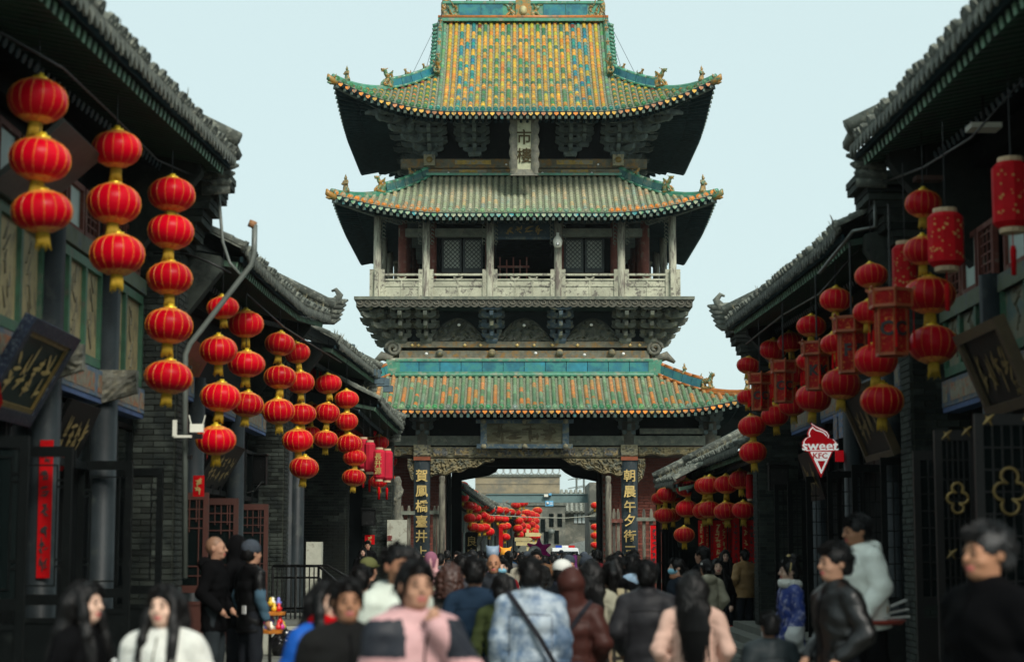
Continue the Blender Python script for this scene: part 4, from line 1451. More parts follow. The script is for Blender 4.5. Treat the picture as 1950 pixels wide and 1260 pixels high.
def tower_ground():
    T = tower
    yc = 52.6
    zc = ZP(872, yc)
    ztop = ZP(800, yc)
    colm = MB().lathe([(.3, 0), (.3, .15), (.21, .2), (.2, ztop)], 14).mesh('gate_column', mat('gate column', (.09, .085, .065), rough=.8, var=.4, wear=(.15, .13, .09), wear_amt=.3), True)
    ax = [-5.3, -2.92, 2.98, 5.3]
    for a in ax:
        for Y in (yc, TYC + 5.2):
            link('gate_column', colm, T, Vector((TX + a, Y, 0)) - org(T))
    # tall couplet boards on the two middle columns
    for a, px, txt, ys in ((-2.92, 804, '賀鳳橋臺井上', (907, 936, 965, 994, 1022, 1052)), (2.98, 1198, '朝晨午夕街三', (907, 937, 966, 992, 1022, 1050))):
        x = TX + a
        mb = MB()
        P = []
        for z in (ZP(1085, yc - .25), ZP(876, yc - .25)):
            P.append([(x + .235 * math.sin(q), yc - .2 - .09 * math.cos(q) + .06, z) for q in [R(-80) + R(160) * i / 8 for i in range(9)]])
        mb.grid(P)
        mb.add([P[1][0], P[1][-1], (x + .23, yc - .1, P[1][0][2]), (x - .23, yc - .1, P[1][0][2])] + P[1][1:-1], [(0,) + tuple(range(4, 11)) + (1, 2, 3)])
        cb = mb.build('couplet_board', COUPLET, T, True)
        cb['label'] = 'dark couplet board with gold characters %s' % txt
        MB().bx(x - .24, x + .24, yc - .27, yc + .2, ZP(876, yc - .2), ZP(869, yc - .2)).build('column_collar', mat('orange red band', (.25, .06, .02), var=.4), T)
        carved('column_head', T, x - .24, x + .24, lambda q: ZP(846, yc - .2), lambda q: ZP(868, yc - .2), yc - .22, ARCHPALE, .05, 8, (10, 8), seed=a)
        for ch, py in zip(txt, ys):
            link('lettering', text_mesh(ch, .36, GOLD, bold=.005, depth=.012), cb, Vector((x, yc - .315, ZP(py, yc - .24))) - org(T))
            link('lettering', text_mesh('賀', .07, GOLD), cb, Vector((x - .15, yc - .235, ZP(1045, yc))) - org(T)).hide_render = True
    # beams
    x0, x1 = TX - 2.7, TX + 2.75
    MB().bx(TX - 5.6, TX + 5.6, yc - .14, yc + .14, ZP(848, yc), ZP(830, yc)).build('lintel', GREYWOOD, T)
    carved('painted_beam', T, x0, x1, lambda q: ZP(851, yc), lambda q: ZP(871, yc), yc - .12, ARCHPALE, .05, 4, (80, 8), .3, 3)
    for i in range(9):
        xq = x0 + .3 + (x1 - x0 - .6) * i / 8
        carved('painted_motif', T, xq - .2, xq + .2, lambda q: ZP(853, yc) , lambda q: ZP(869, yc), yc - .17, mat('painted motif', (.12, .125, .12), var=.6, scale=9, wear=(.36, .27, .12), wear_amt=.45, wear_scale=7), .05, 9, (10, 6), .02, i)
    for sx, a0, a1 in ((-1, TX - 5.3, TX - 3.2), (1, TX + 3.25, TX + 5.3)):
        MB().bx(a0, a1, yc - .1, yc + .1, ZP(845, yc), ZP(835, yc) - .12).build('tie_beam', GREYWOOD, T)
        carved('carved_frieze', T, a0, a1, lambda q: ZP(851, yc), lambda q: ZP(867, yc) - .03 * math.sin(q * 9), yc - .08, CARVED, .06, 6, (44, 7), .12, 7)
    # outer drop brackets (narrow) and the big dragon spandrels
    def spl(x, a, b, f): t = (x - a) / (b - a); return f(t)
    zt = ZP(873, yc)
    a, b = TX + (819 - 997) / 66.5, TX + (940 - 997) / 66.5
    carved('dragon_spandrel', T, a, b, lambda x: zt, lambda x: zt - .46 * (1 - ((x - a) / (b - a)) ** 1.6) - .04 + .03 * math.sin(x * 14), yc - .1, CARVED, .12, 5, (44, 14), .12, 1)
    a2, b2 = TX + (1068 - 997) / 66.5, TX + (1183 - 997) / 66.5
    carved('dragon_spandrel', T, a2, b2, lambda x: zt, lambda x: zt - .46 * (1 - ((b2 - x) / (b2 - a2)) ** 1.6) - .04 + .03 * math.sin(x * 14), yc - .1, CARVED, .12, 5, (44, 14), .12, 2)
    for p0, p1, s_ in ((775, 790, 1), (1212, 1226, -1)):
        a3, b3 = TX + (p0 - 997) / 66.5, TX + (p1 - 997) / 66.5
        q = lambda x: (b3 - x) / (b3 - a3) if s_ > 0 else (x - a3) / (b3 - a3)
        carved('drop_bracket', T, a3, b3, lambda x: zt, lambda x: zt - .68 + .4 * q(x) ** 2 + .03 * math.sin(x * 40), yc - .06, CARVED, .07, 8, (12, 22), .1, 5)
    # zone under the eaves
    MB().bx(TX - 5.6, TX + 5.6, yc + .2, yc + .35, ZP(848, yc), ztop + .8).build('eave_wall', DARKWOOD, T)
    for a in ax: bracket_set((TX + a, yc, ZP(830, yc)), 0, 2, .26, .24, .62, BRACKETD, 1.1)
    MB().bx(TX + 3.3, TX + 5.5, yc - .1, yc + .1, ZP(836, yc) + .15, ZP(829, yc) + .2).build('bracket_beam', GREYWOOD, T)
    # centre plaque
    pc = Vector((TX, yc - .55, ZP(824, yc - .55)))
    pl = link('gate_plaque', MB().bx(-1.1, 1.1, -.03, .04, -.33, .33).mesh('gate_plaque', mat('mossy plaque board', (.07, .065, .035), rough=.85, var=.5, scale=4, wear=(.15, .145, .09), wear_amt=.5, wear_scale=3, stretch=(.5, 1, 2))), T, pc - org(T), (R(12), 0, 0))
    fm = MB()
    for q in ((-1.38, 1.38, .29, .4), (-1.36, 1.36, -.42, -.31)): fm.bx(q[0], q[1], -.1, .05, q[2], q[3])
    for q in ((-1.25, -1.07), (1.07, 1.25)): fm.bx(q[0], q[1], -.095, .045, -.31, .29)
    fm.build('plaque_frame', BRACKETB, pl, world=False)
    link('lettering', strokes_mb(1.9, .5, 4, random.Random(11)).mesh('lettering', mat('faded dark lettering', (.055, .045, .02), rough=.8, var=.5)), pl, (0, -.035, 0))
    ros = MB().lathe([(.001, -.04), (.07, -.03), (.08, 0), (.001, .01)], 8).mesh('plaque_rosette', ARCHPALE, True)
    for x in (-1.16, 0, 1.16):
        for z in (.345, -.365): link('plaque_rosette', ros, pl, (x, -.1, z), (R(-90), 0, 0))
    # brick piers and passage
    yf, yb = 54.0, 57.0
    zl = 4.9
    for sx in (-1, 1):
        p = MB()
        xa, xb = sx * 2.3, sx * 5.6
        p.bx(TX + min(xa, xb), TX + max(xa, xb), yf + .06, yb, 0, zl + 1.2)
        pier = p.build('brick_pier', REDMORTAR, T)
        rows, L, h = 52, .3, .085
        bm_ = MB().box((0, 0, 0), (L - .014, .1, h - .012)).mesh('brick', REDBRICK)
        st = MB()
        cnt = 0
        for j in range(rows):
            z = .06 + j * h
            x = xa
            off = (L / 2 if j % 2 else 0)
            i = 0
            while i * L < 3.4:
                cx = min(xa, xb) + i * L + L / 2 - off
                i += 1
                if cx < min(xa, xb) + .04 or cx > max(xa, xb) - .04: continue
                c = (TX + cx, yf + .02 + rnd.uniform(-.006, .006), z)
                if z > 1.3 and cnt < 150:
                    cnt += 1
                    link('brick', bm_, pier, Vector(c) - org(T), None, None)
                else: st.box(c, (L - .014, .1, h - .012))
        st.build('brick', REDBRICK, pier, kind='stuff')
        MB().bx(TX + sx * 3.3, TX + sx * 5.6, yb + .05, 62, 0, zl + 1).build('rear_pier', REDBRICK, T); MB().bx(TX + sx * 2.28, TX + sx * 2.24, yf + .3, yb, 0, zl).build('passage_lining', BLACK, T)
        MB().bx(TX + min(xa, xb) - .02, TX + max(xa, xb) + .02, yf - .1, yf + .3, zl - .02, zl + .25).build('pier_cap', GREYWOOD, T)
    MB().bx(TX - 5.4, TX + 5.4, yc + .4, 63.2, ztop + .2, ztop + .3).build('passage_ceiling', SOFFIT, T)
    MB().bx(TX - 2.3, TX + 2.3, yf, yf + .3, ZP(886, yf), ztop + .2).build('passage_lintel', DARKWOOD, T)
    # shaped dark arch board at the far mouth
    ya = 56.0
    def X(px): return (px - 997) / 3500 * ya - (TX - (997 - 975) / 3500 * ya) * 0
    def xz(px, py):
        p = W(px, py, ya); return (p.x, p.z)
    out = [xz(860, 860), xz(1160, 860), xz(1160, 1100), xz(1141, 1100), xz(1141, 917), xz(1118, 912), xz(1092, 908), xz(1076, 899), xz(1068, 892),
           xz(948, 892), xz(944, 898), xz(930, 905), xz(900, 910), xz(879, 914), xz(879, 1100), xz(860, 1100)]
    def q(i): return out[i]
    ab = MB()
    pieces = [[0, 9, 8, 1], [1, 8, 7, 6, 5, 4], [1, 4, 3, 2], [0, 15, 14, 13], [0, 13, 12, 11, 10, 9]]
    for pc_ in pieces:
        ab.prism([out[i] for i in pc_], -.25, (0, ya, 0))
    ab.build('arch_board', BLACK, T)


tower_upper()
tower_gallery()
tower_ground()

# ================================================================== SHOP HOUSES ALONG THE STREET
def interp(pts, d):
    if d <= pts[0][0]:
        (a, p), (b, q) = pts[0], pts[1]
    else:
        (a, p), (b, q) = pts[-2], pts[-1]
        for (a0, p0), (b0, q0) in zip(pts[:-1], pts[1:]):
            if a0 <= d <= b0: (a, p), (b, q) = (a0, p0), (b0, q0)
    return p + (q - p) * (d - a) / (b - a)


def rib_mesh(L, r, m):
    mb = MB()
    P = []
    y = 0
    n = 6
    while y < L:
        for yy, q in ((y, 1.12), (y + .2, .95)):
            P.append([(-r * q * math.cos(math.pi * k / n), yy, r * q * math.sin(math.pi * k / n)) for k in range(n + 1)])
        y += .2
    mb.grid(P)
    mb.tube([(0, .03, .01), (0, -.015, .01)], r * 1.15, 10)
    mb.tube([(0, -.014, .01), (0, -.028, .01)], [r * .5, r * .35], 6)
    return mb.mesh('tile_row', m)


def grey_roof(th, s, X, d0, d1, zp, slope=.5, L=3.2, end=True, rows=True, sp=.2, green=GREENRAFT, eend=RAFTEND, depth=1.3, rafters=True):
    """grey tiled lean roof whose eave runs along the street at x = X, heights zp = [(d, z)]"""
    ze = lambda d: interp(zp, d)
    cs = 1 / math.sqrt(1 + slope * slope)
    up = Vector((s * cs, 0, slope * cs))
    n = int((d1 - d0) / sp)
    rm = rib_mesh(L, .075, GREYTILE)
    bed, drip = MB(), MB()
    P = []
    for i in range(n + 1):
        d = d0 + (d1 - d0) * i / n
        e = Vector((X, d, ze(d)))
        P.append([e - Vector((0, 0, .06)), e, e + up * L, e + up * L - Vector((0, 0, .3))])
        e2 = e + Vector((-s * .02, sp / 2, -.01))
        if i < n: drip.prism([(-.085, 0), (.085, 0), (.085, -.06), (.03, -.12), (0, -.14 - rnd.uniform(0, .03)), (-.03, -.12), (-.085, -.06)], .025, e2, (0, -s, 0), (0, 0, 1))
    bed.grid(P if s < 0 else [r_[::-1] for r_ in P])
    bed.build('tile_bed', GREYTILE, th)
    drip.build('drip_tile', GREYTILE, th, kind='stuff')
    x = Vector((0, 1, 0)) if s < 0 else Vector((0, -1, 0))
    for i in range(n + 1):
        d = d0 + (d1 - d0) * i / n
        e = Vector((X, d, ze(d) + .015 + rnd.uniform(-.012, .022))) + up * rnd.uniform(-.04, .03)
        y = (up + Vector((0, rnd.uniform(-.03, .03), rnd.uniform(-.015, .02)))).normalized()
        xx = y.cross(Vector((0, 0, 1))).normalized()
        rot = Matrix((xx, y, xx.cross(y))).transposed()
        link('tile_row', rm, th, e - org(th), rot)
    if rafters:
        me = MB()
        me.bx(-.035, .035, 0, depth * .75, -.04, .04)
        me.mi = 1
        me.bx(-.042, .042, -.012, -.001, -.047, .047)
        rmesh = me.mesh('rafter', [green, eend])
        st, en, bd = MB(), MB(), MB()
        a = math.atan(.2)
        for i in range(n):
            d = d0 + (d1 - d0) * (i + .5) / n
            rot = Matrix.Rotation(-R(90) * s, 3, 'Z') @ Matrix.Rotation(a, 3, 'X')
            link('rafter', rmesh, th, Vector((X + s * .12, d, ze(d) - .19)) - org(th), rot)
            p = Vector((X + s * depth * .6, d, ze(d) - .24))
            q = p + Vector((s * depth * .9, 0, depth * .3))
            st.tube([p, q], .045, 6)
            en.tube([p - (q - p).normalized() * .01, p + (q - p).normalized() * .002], .05, 6)
        for i in range(n):
            da, db = d0 + (d1 - d0) * i / n, d0 + (d1 - d0) * (i + 1) / n
            bd.add([(X + s * .06, da, ze(da) - .1), (X + s * .06, db, ze(db) - .1), (X + s * 2.2, db, ze(db) + .3), (X + s * 2.2, da, ze(da) + .3)], [(0, 1, 2, 3)])
            bd.bar((X + s * .05, da, ze(da) - .12), (X + s * .05, db + .01, ze(db) - .12), .03, .07)
        for dd in ((d1 - .35, d0 + .1) if L > 2 else (d1 - .2,)):
            z_ = ze(dd)
            eb = MB(); eb.prism([(s * .3, z_ - .3), (s * .3, z_ - .1), (s * 2.2, z_ + .27), (s * 2.6, z_ + .4), (s * 2.6, z_ - 1.6), (s * depth, z_ - 1.6)], .22, (X, dd, 0))
            eb.build('end_board', BRICK, th)
        st.build('rafter', DARKWOOD, th, kind='stuff')
        en.build('rafter_end', BLUERAFT, th, kind='stuff')
        bd.build('eave_board', SOFFIT, th)
        pr = MB()
        for i in range(n):
            da, db = d0 + (d1 - d0) * i / n, d0 + (d1 - d0) * (i + 1) / n
            pr.bar((X + s * depth, da, ze(da) - .25), (X + s * depth, db + .01, ze(db) - .25), .2, .24)
        pr.build('eave_purlin', DARKWOOD, th)
    if end:
        # verge at the far end: short tiles laid across the slope, and a curled end piece
        vm = MB()
        k = int(L / .17)
        for i in range(k):
            e = Vector((X, d1, ze(d1))) + up * (i * .17)
            vm.tube([e + Vector((0, -.25, .14)), e + Vector((0, .22, .05 + rnd.uniform(-.02, .02)))], [.075, .085], 7)
        vm.tube([Vector((X - s * .1, d1 - .2, ze(d1) + .16)), Vector((X, d1 - .2, ze(d1) + .2)) + up * L], .1, 7)
        vm.build('verge_tile', GREYTILE, th, True, kind='stuff')
        ce = MB()
        e = Vector((X, d1, ze(d1)))
        if end != 'scroll':
            for i in range(4): ce.tube([e + Vector((s * .4, .1, -.12 - .1 * i)), e + Vector((s * .05, .12, -.1 - .1 * i)), e + Vector((-s * .05 + s * .05 * i, .16, -.08 - .1 * i))], [.06, .055, .02], 6)
        for i in range(5 if end == 'scroll' else 0):
            o = Vector((-s * (.05 + .035 * i), .05, -.1 + .09 * i))
            ce.tube([e + o + Vector((s * .25, -.12, 0)), e + o + Vector((-s * .04, .05, 0)), e + o + Vector((-s * .16, .1, .05))], [.085, .075, .02], 7)
        if end == 'scroll': ce.tube([e + Vector((s * .1, .04, .12)), e + Vector((-s * .12, .05, .26)), e + Vector((-s * .2, .05, .4)), e + Vector((-s * .12, .05, .5)), e + Vector((-s * .04, .05, .47))], [.12, .1, .07, .045, .02], 7)
        ce.build('verge_scroll', GREYTILE, th, True)
    # dry weeds and broken tile along the edge
    wd = MB()
    for i in range(n // 2):
        d = rnd.uniform(d0, d1)
        e = Vector((X, d, ze(d) + .06)) + up * rnd.uniform(0, .5)
        for q in range(3): wd.tube([e, e + Vector((rnd.uniform(-.08, .08), rnd.uniform(-.08, .08), rnd.uniform(.06, .17)))], [.012, .003], 3)
    wd.build('dry_weeds', mat('dry weeds', (.13, .12, .07), var=.4), th, kind='stuff')


def bricks(parent, o, ux, w, z0, z1, nmax, name='brick', L=.27, h=.075, m=BRICK, host=None):
    """running-bond bricks standing 12 mm proud on the face through o along ux (outward = ux x z)"""
    o, ux = Vector(o), Vector(ux)
    nrm = ux.cross(Vector((0, 0, 1)))
    rot = Matrix((ux, -nrm, Vector((0, 0, 1)))).transposed()
    st = MB()
    sizes = {}
    rows = int((z1 - z0) / h)
    cnt = 0
    for j in range(rows - 1, -1, -1):
        x = -(L / 2 if j % 2 else 0.0)
        while x < w - .02:
            a, b = max(0, x), min(w, x + L)
            x += L
            if b - a < .05: continue
            ln = round(b - a - .012, 3)
            c = o + ux * ((a + b) / 2) + Vector((0, 0, z0 + (j + .5) * h - o.z)) + nrm * rnd.uniform(-.004, .005)
            if cnt < nmax:
                cnt += 1
                if ln not in sizes: sizes[ln] = MB().box((0, 0, 0), (ln, .05, h - .012)).mesh(name, m)
                link(name, sizes[ln], host or parent, c - org(host or parent), rot)
            else: st.box(c, (ln, .05, h - .012), rot)
    if st.v: st.build(name, m, host or parent, kind='stuff')


def pier(th, s, x0, x1, dn, df, z0, z1, nmax=110, corbel=0, zc=0, street=True):
    """brick pier: x0 is the street side, x1 the shop side; near face at dn"""
    a, b = min(x0, x1), max(x0, x1)
    p = MB().bx(a, b, dn, df, z0, z1).build('brick_pier', MORTAR, th)
    bricks(th, (a, dn - .005, z0), (1, 0, 0), b - a, z0, z1, nmax, host=p)
    if street: bricks(th, (x0, dn, z0) if s < 0 else (x0, df, z0), (0, 1, 0) if s < 0 else (0, -1, 0), df - dn, z0, z1, 20, host=p)
    if corbel:
        for i in range(corbel):
            zz = z1 + i * .085
            e = .02 + .05 * i + (.035 if i % 2 else 0)
            q = MB().bx(a if s > 0 else a, b, dn - .04 - .02 * i, df, zz, zz + .08)
            (q.bx(b + .001, b + e, dn - .04 - .02 * i, df, zz, zz + .08) if s < 0 else q.bx(a - e, a - .001, dn - .04 - .02 * i, df, zz, zz + .08))
            q.build('corbel_course', BRICK, th)
    return p


def leaf(th, x0, x1, d, z0, z1, frame, pane, lattice=None, split=.42, rz=0, th_=.05):
    """an open door leaf facing down the street"""
    f = MB()
    w = .075
    zs = z0 + (z1 - z0) * split
    for a, b in ((x0, x0 + w), (x1 - w, x1)): f.bx(a, b, d - th_ / 2, d + th_ / 2, z0, z1)
    for a, b in ((z0, z0 + .1), (zs - .05, zs + .05), (zs - .22, zs - .17), (z1 - .1, z1)): f.bx(x0 + w, x1 - w, d - th_ / 2 + .003, d + th_ / 2 - .003, a, b)
    r_ = f.build('door_leaf', frame, th)
    MB().bx(x0 + w, x1 - w, d - .01, d + .01, z0 + .1, zs - .22).build('door_panel', frame, r_)
    if pane is not None: MB().bx(x0 + w, x1 - w, d + .005, d + .012, zs + .05, z1 - .1).build('pane', pane, r_)
    la = MB()
    X0, X1, Z0, Z1 = x0 + w, x1 - w, zs + .05, z1 - .1
    if lattice == 'key':
        n = 9
        for i in range(1, n):
            z = Z0 + (Z1 - Z0) * i / n
            if i < 3 or i > n - 4: la.bx(X0, X1, d - .012, d + .004, z - .009, z + .009)
        for i in range(1, 5):
            x = X0 + (X1 - X0) * i / 5
            la.bx(x - .008, x + .008, d - .013, d + .003, Z1 - (Z1 - Z0) * (.38 if i % 2 else .26), Z1)
        la.bx(X0 + .05, X0 + .066, d - .013, d + .003, Z0, Z1)
        la.bx(X1 - .066, X1 - .05, d - .013, d + .003, Z0, Z1)
    elif lattice == 'grid':
        for i in range(1, 5):
            x = X0 + (X1 - X0) * i / 5
            la.bx(x - .007, x + .007, d - .012, d + .004, Z0, Z1)
        for i in range(1, 8):
            z = Z0 + (Z1 - Z0) * i / 8
            la.bx(X0, X1, d - .010, d + .002, z - .007, z + .007)
    else:
        for a, b in ((X0 + .06, X0 + .075), (X1 - .075, X1 - .06)): la.bx(a, b, d - .012, d + .004, Z0 + .08, Z1 - .08)
        for z in (Z0 + .08, Z1 - .08): la.bx(X0 + .06, X1 - .06, d - .011, d + .003, z - .008, z + .008)
        for x in (X0 + .03, X1 - .03):
            for t in (.2, .25, .78, .83): la.box((x, d - .004, Z0 + (Z1 - Z0) * t), (.06, .016, .02))
    la.build('door_lattice', frame, r_, kind='stuff')
    return r_


def facade(th, s, X, d0, d1, ztop, cols, panels, beam=None, wins=None, lower=None, pmat=None):
    MB().bx(X + s * .35, X + s * .6, d0, d1, 0, ztop).build('back_wall', DARKWOOD, th)
    cm = MB().lathe([(.19, 0), (.19, .2), (.155, .26), (.15, (beam or (0, ztop - .2))[1] if not panels else panels[1] + .15)], 12).mesh('shop_column', COLPAINT, True)
    for d in cols: link('shop_column', cm, th, Vector((X, d, .0)) - org(th))
    ends = [d0] + list(cols) + [d1]
    for a, b in zip(ends[:-1], ends[1:]):
        a, b = a + .17, b - .17
        if b - a < .4: continue
        n = max(2, int(round((b - a) / .8)))
        if panels:
            z0, z1 = panels
            fr = MB()
            for z in (z0, z1): fr.bx(X + s * .02, X + s * .12, a, b, z - .05, z + .05)
            for i in range(n + 1):
                y = a + (b - a) * i / n
                fr.bx(X + s * .022, X + s * .118, y - .04, y + .04, z0 + .05, z1 - .05)
            fr.build('panel_frame', GREENFRAME, th)
            for i in range(n):
                y0, y1 = a + (b - a) * i / n + .04, a + (b - a) * (i + 1) / n - .04
                pn = MB().bx(X + s * .07, X + s * .09, y0, y1, z0 + .05, z1 - .05).build('painted_panel', pmat or PANEL, th)
                ink = MB()
                yc = (y0 + y1) / 2
                for q in range(7):
                    z = z0 + .15 + (z1 - z0) * .1 * q
                    ink.tube([(X + s * .066, yc + rnd.uniform(-.12, .12), z), (X + s * .066, yc + rnd.uniform(-.15, .15), z + rnd.uniform(.08, .2))], [.018, .005], 3)
                ink.build('ink_tree', mat('faded ink', (.11, .1, .06), var=.4), pn)
        if beam:
            MB().bx(X - s * .02, X + s * .2, a, b, beam[0], beam[1]).build('painted_beam', BEAMPAINT, th)
            mo = MB()
            for t0, t1 in ((.03, .12), (.2, .8), (.88, .97)):
                mo.bx(X - s * .024, X - s * .02, a + (b - a) * t0, a + (b - a) * t1, beam[0] + .05, beam[1] - .05)
            mo.build('beam_motif', mat('beam motif', (.2, .19, .14), var=.6, scale=14, wear=(.28, .09, .03), wear_amt=.35, wear_scale=9), th)
            MB().bx(X - s * .01, X + s * .18, a, b, beam[0] - .06, beam[0] - .003).build('beam_edge', mat('blue line paint', (.05, .09, .2), var=.4), th)
        if wins:
            z0, z1 = wins
            MB().bx(X + s * .0, X + s * .16, a - .1, b + .1, z0 - .2, z0 - .02).build('upper_beam', mat('green upper beam', (.1, .13, .08), var=.5, scale=5, wear=(.06, .08, .1), wear_amt=.3), th)
            for i in range(n):
                y0, y1 = a + (b - a) * i / n + .03, a + (b - a) * (i + 1) / n - .03
                w = MB()
                for p, q in ((y0, y0 + .06), (y1 - .06, y1)): w.bx(X + s * .06, X + s * .12, p, q, z0, z1)
                for p, q in ((z0, z0 + .06), (z1 - .06, z1)): w.bx(X + s * .061, X + s * .119, y0 + .06, y1 - .06, p, q)
                w = w.build('upper_window', REDWOOD, th)
                MB().bx(X + s * .1, X + s * .108, y0 + .06, y1 - .06, z0 + .06, z1 - .06).build('pane', GLASSPALE if i % 2 else GLASS, w)
                la = MB()
                for q in range(1, 4): la.bx(X + s * .08, X + s * .098, y0 + (y1 - y0) * q / 4 - .008, y0 + (y1 - y0) * q / 4 + .008, z0 + .06, z1 - .06)
                for q in range(1, 6): la.bx(X + s * .082, X + s * .096, y0 + .06, y1 - .06, z0 + (z1 - z0) * q / 6 - .008, z0 + (z1 - z0) * q / 6 + .008)
                if not i % 2: la.build('window_lattice', REDWOOD, w, kind='stuff')
        if lower:
            z0, z1 = lower
            for i in range(n):
                y0, y1 = a + (b - a) * i / n + .03, a + (b - a) * (i + 1) / n - .03
                w = MB()
                for p, q in ((y0, y0 + .06), (y1 - .06, y1)): w.bx(X + s * .1, X + s * .16, p, q, z0, z1)
                for p, q in ((z0, z0 + .08), (z1 - .06, z1)): w.bx(X + s * .101, X + s * .159, y0 + .06, y1 - .06, p, q)
                w = w.build('shop_window', BLACKDOOR, th)
                MB().bx(X + s * .14, X + s * .148, y0 + .06, y1 - .06, z0 + .08, z1 - .06).build('pane', GLASS, w)


def shop(label, loc):
    return thing('shop_house', label, 'shop house', loc, group='grey tiled shop houses along the street')


def plane_pts(X, pts):
    """photo points on an eave at x = X -> [(d, z)]"""
    out = []
    for px, py in pts:
        d = abs(X) * F / abs(px - 975)
        for _ in range(3):
            p = W(px, py, d)
            d *= X / p.x
        out.append((d, W(px, py, d).z))
    return sorted(out)


# ---------------- left side
L1 = shop('two storey left shop with painted yellow panels and blue grey columns, nearest on its side', (-4.6, 16, 0))
e1 = plane_pts(-3.5, [(160, 0), (300, 150), (400, 252), (455, 310)])
grey_roof(L1, -1, -3.5, 9.0, e1[-1][0] - .5, e1)
facade(L1, -1, -4.6, 10.5, 23.0, 7.05, [12.6, 15.4, 18.1, 20.7], (3.78, 4.82), (3.4, 3.7), (5.1, 5.65), (2.6, 3.25))
pier(L1, -1, -4.22, -4.75, 23.0, 23.6, 0, 5.4, 130, 13)
MB().bx(-4.74, -4.72, 18.3, 19.2, 2.75, 3.22).build('poster', WHITE, L1)
MB().bx(-4.74, -4.72, 20.9, 21.8, 2.6, 3.2).build('poster', WHITE, L1)
for d in (16.0, 17.6, 20.4, 22.2): leaf(L1, -4.8, -4.2, d, .2, 2.7, BLACKDOOR, None if d > 17 else GLASS)
for d in (18.25, 20.85):
    o = MB().box((0, 0, 0), (.5, .34, .34)).mesh('carved_bracket', CARVEDG)
    carved('carved_bracket', L1, -4.75, -4.2, lambda x: 3.72, lambda x: 3.3 + .3 * (x + 4.75), d - .35, CARVEDG, .05, 9, (10, 8), .1, d)
    bpy.data.meshes.remove(o)
# red couplet strip on the shop column
rc = thing('red_couplet', 'long red paper couplet strip behind the open black door leaf', 'couplet', (-4.6, 17.9, 1.2))
MB().bx(-4.6, -4.47, 17.92, 17.93, 1.45, 2.78).build('paper_strip', REDPAPER, rc)
link('lettering', strokes_mb(.1, 1.2, 1, random.Random(5), 7).mesh('lettering', INK), rc, (.065, .018, .9))

L2 = shop('single storey left shop with red brown door leaves behind a grey downpipe', (-4.6, 29, 0))
e2 = plane_pts(-3.5, [(480, 490), (530, 540), (580, 583), (635, 603)])
grey_roof(L2, -1, -3.5, 23.8, e2[-1][0] - .9, e2, end='scroll')
facade(L2, -1, -4.6, 23.7, 34.4, 6.3, [26.6, 30.6], None, (3.9, 4.2), None, (2.6, 3.5))
pier(L2, -1, -4.28, -5.05, 34.5, 35.1, .4, 5.3, 150, 8)
for d in (25.7, 28.5, 32.0): leaf(L2, -4.85, -4.22, d, .3, 2.52, BROWNDOOR, GLASS, 'key', .4)
L3 = shop('left shop with a patched brick end wall beyond the iron stair railing', (-5.4, 42, 0))
e3 = plane_pts(-3.4, [(632, 640), (680, 678), (728, 718)])
grey_roof(L3, -1, -3.4, 35.6, 46.5, e3, rafters=True)
facade(L3, -1, -5.45, 35.3, 47.4, 6.5, [36.6, 39.5, 43], None, (3.9, 4.2), None, (1.0, 3.4))
for px in (551, 566):
    MB().lathe([(.17, 0), (.15, .1), (.15, 5.3)], 10, (W(px, 900, 37).x, 37, .5)).build('shop_column', COLPAINT, L3, True)
pier(L3, -1, -4.27, -5.4, 47.5, 48.2, 0, 5.4, 200, 6)
for i in range(5):
    p = W(655 + i * 17, 660 + i * 16, 42 + 1.3 * i)
    MB().box(p + Vector((0, 0, -.05)), (.5, .22, .2)).box(p + Vector((.22, 0, -.22)), (.25, .18, .16)).build('eave_bracket', BLUERAFT, L3)
L4 = shop('low left lean-to roof with a green eave against the gate tower', (-3.4, 46, 0))
e4 = [(40.5, W(705, 758, 40.5).z), (45, W(742, 788, 45).z), (49.5, W(768, 808, 49.3).z)]
grey_roof(L4, -1, -2.95, 41, 49.3, e4, L=1.6, depth=.8)
pier(L4, -1, -3.22, -4.02, 49.4, 49.9, 0, 4.75, 200, 4)
MB().bx(-5.6, -4.0, 49.3, 49.4, 0, 5.2).build('back_wall', BLACK, L4)

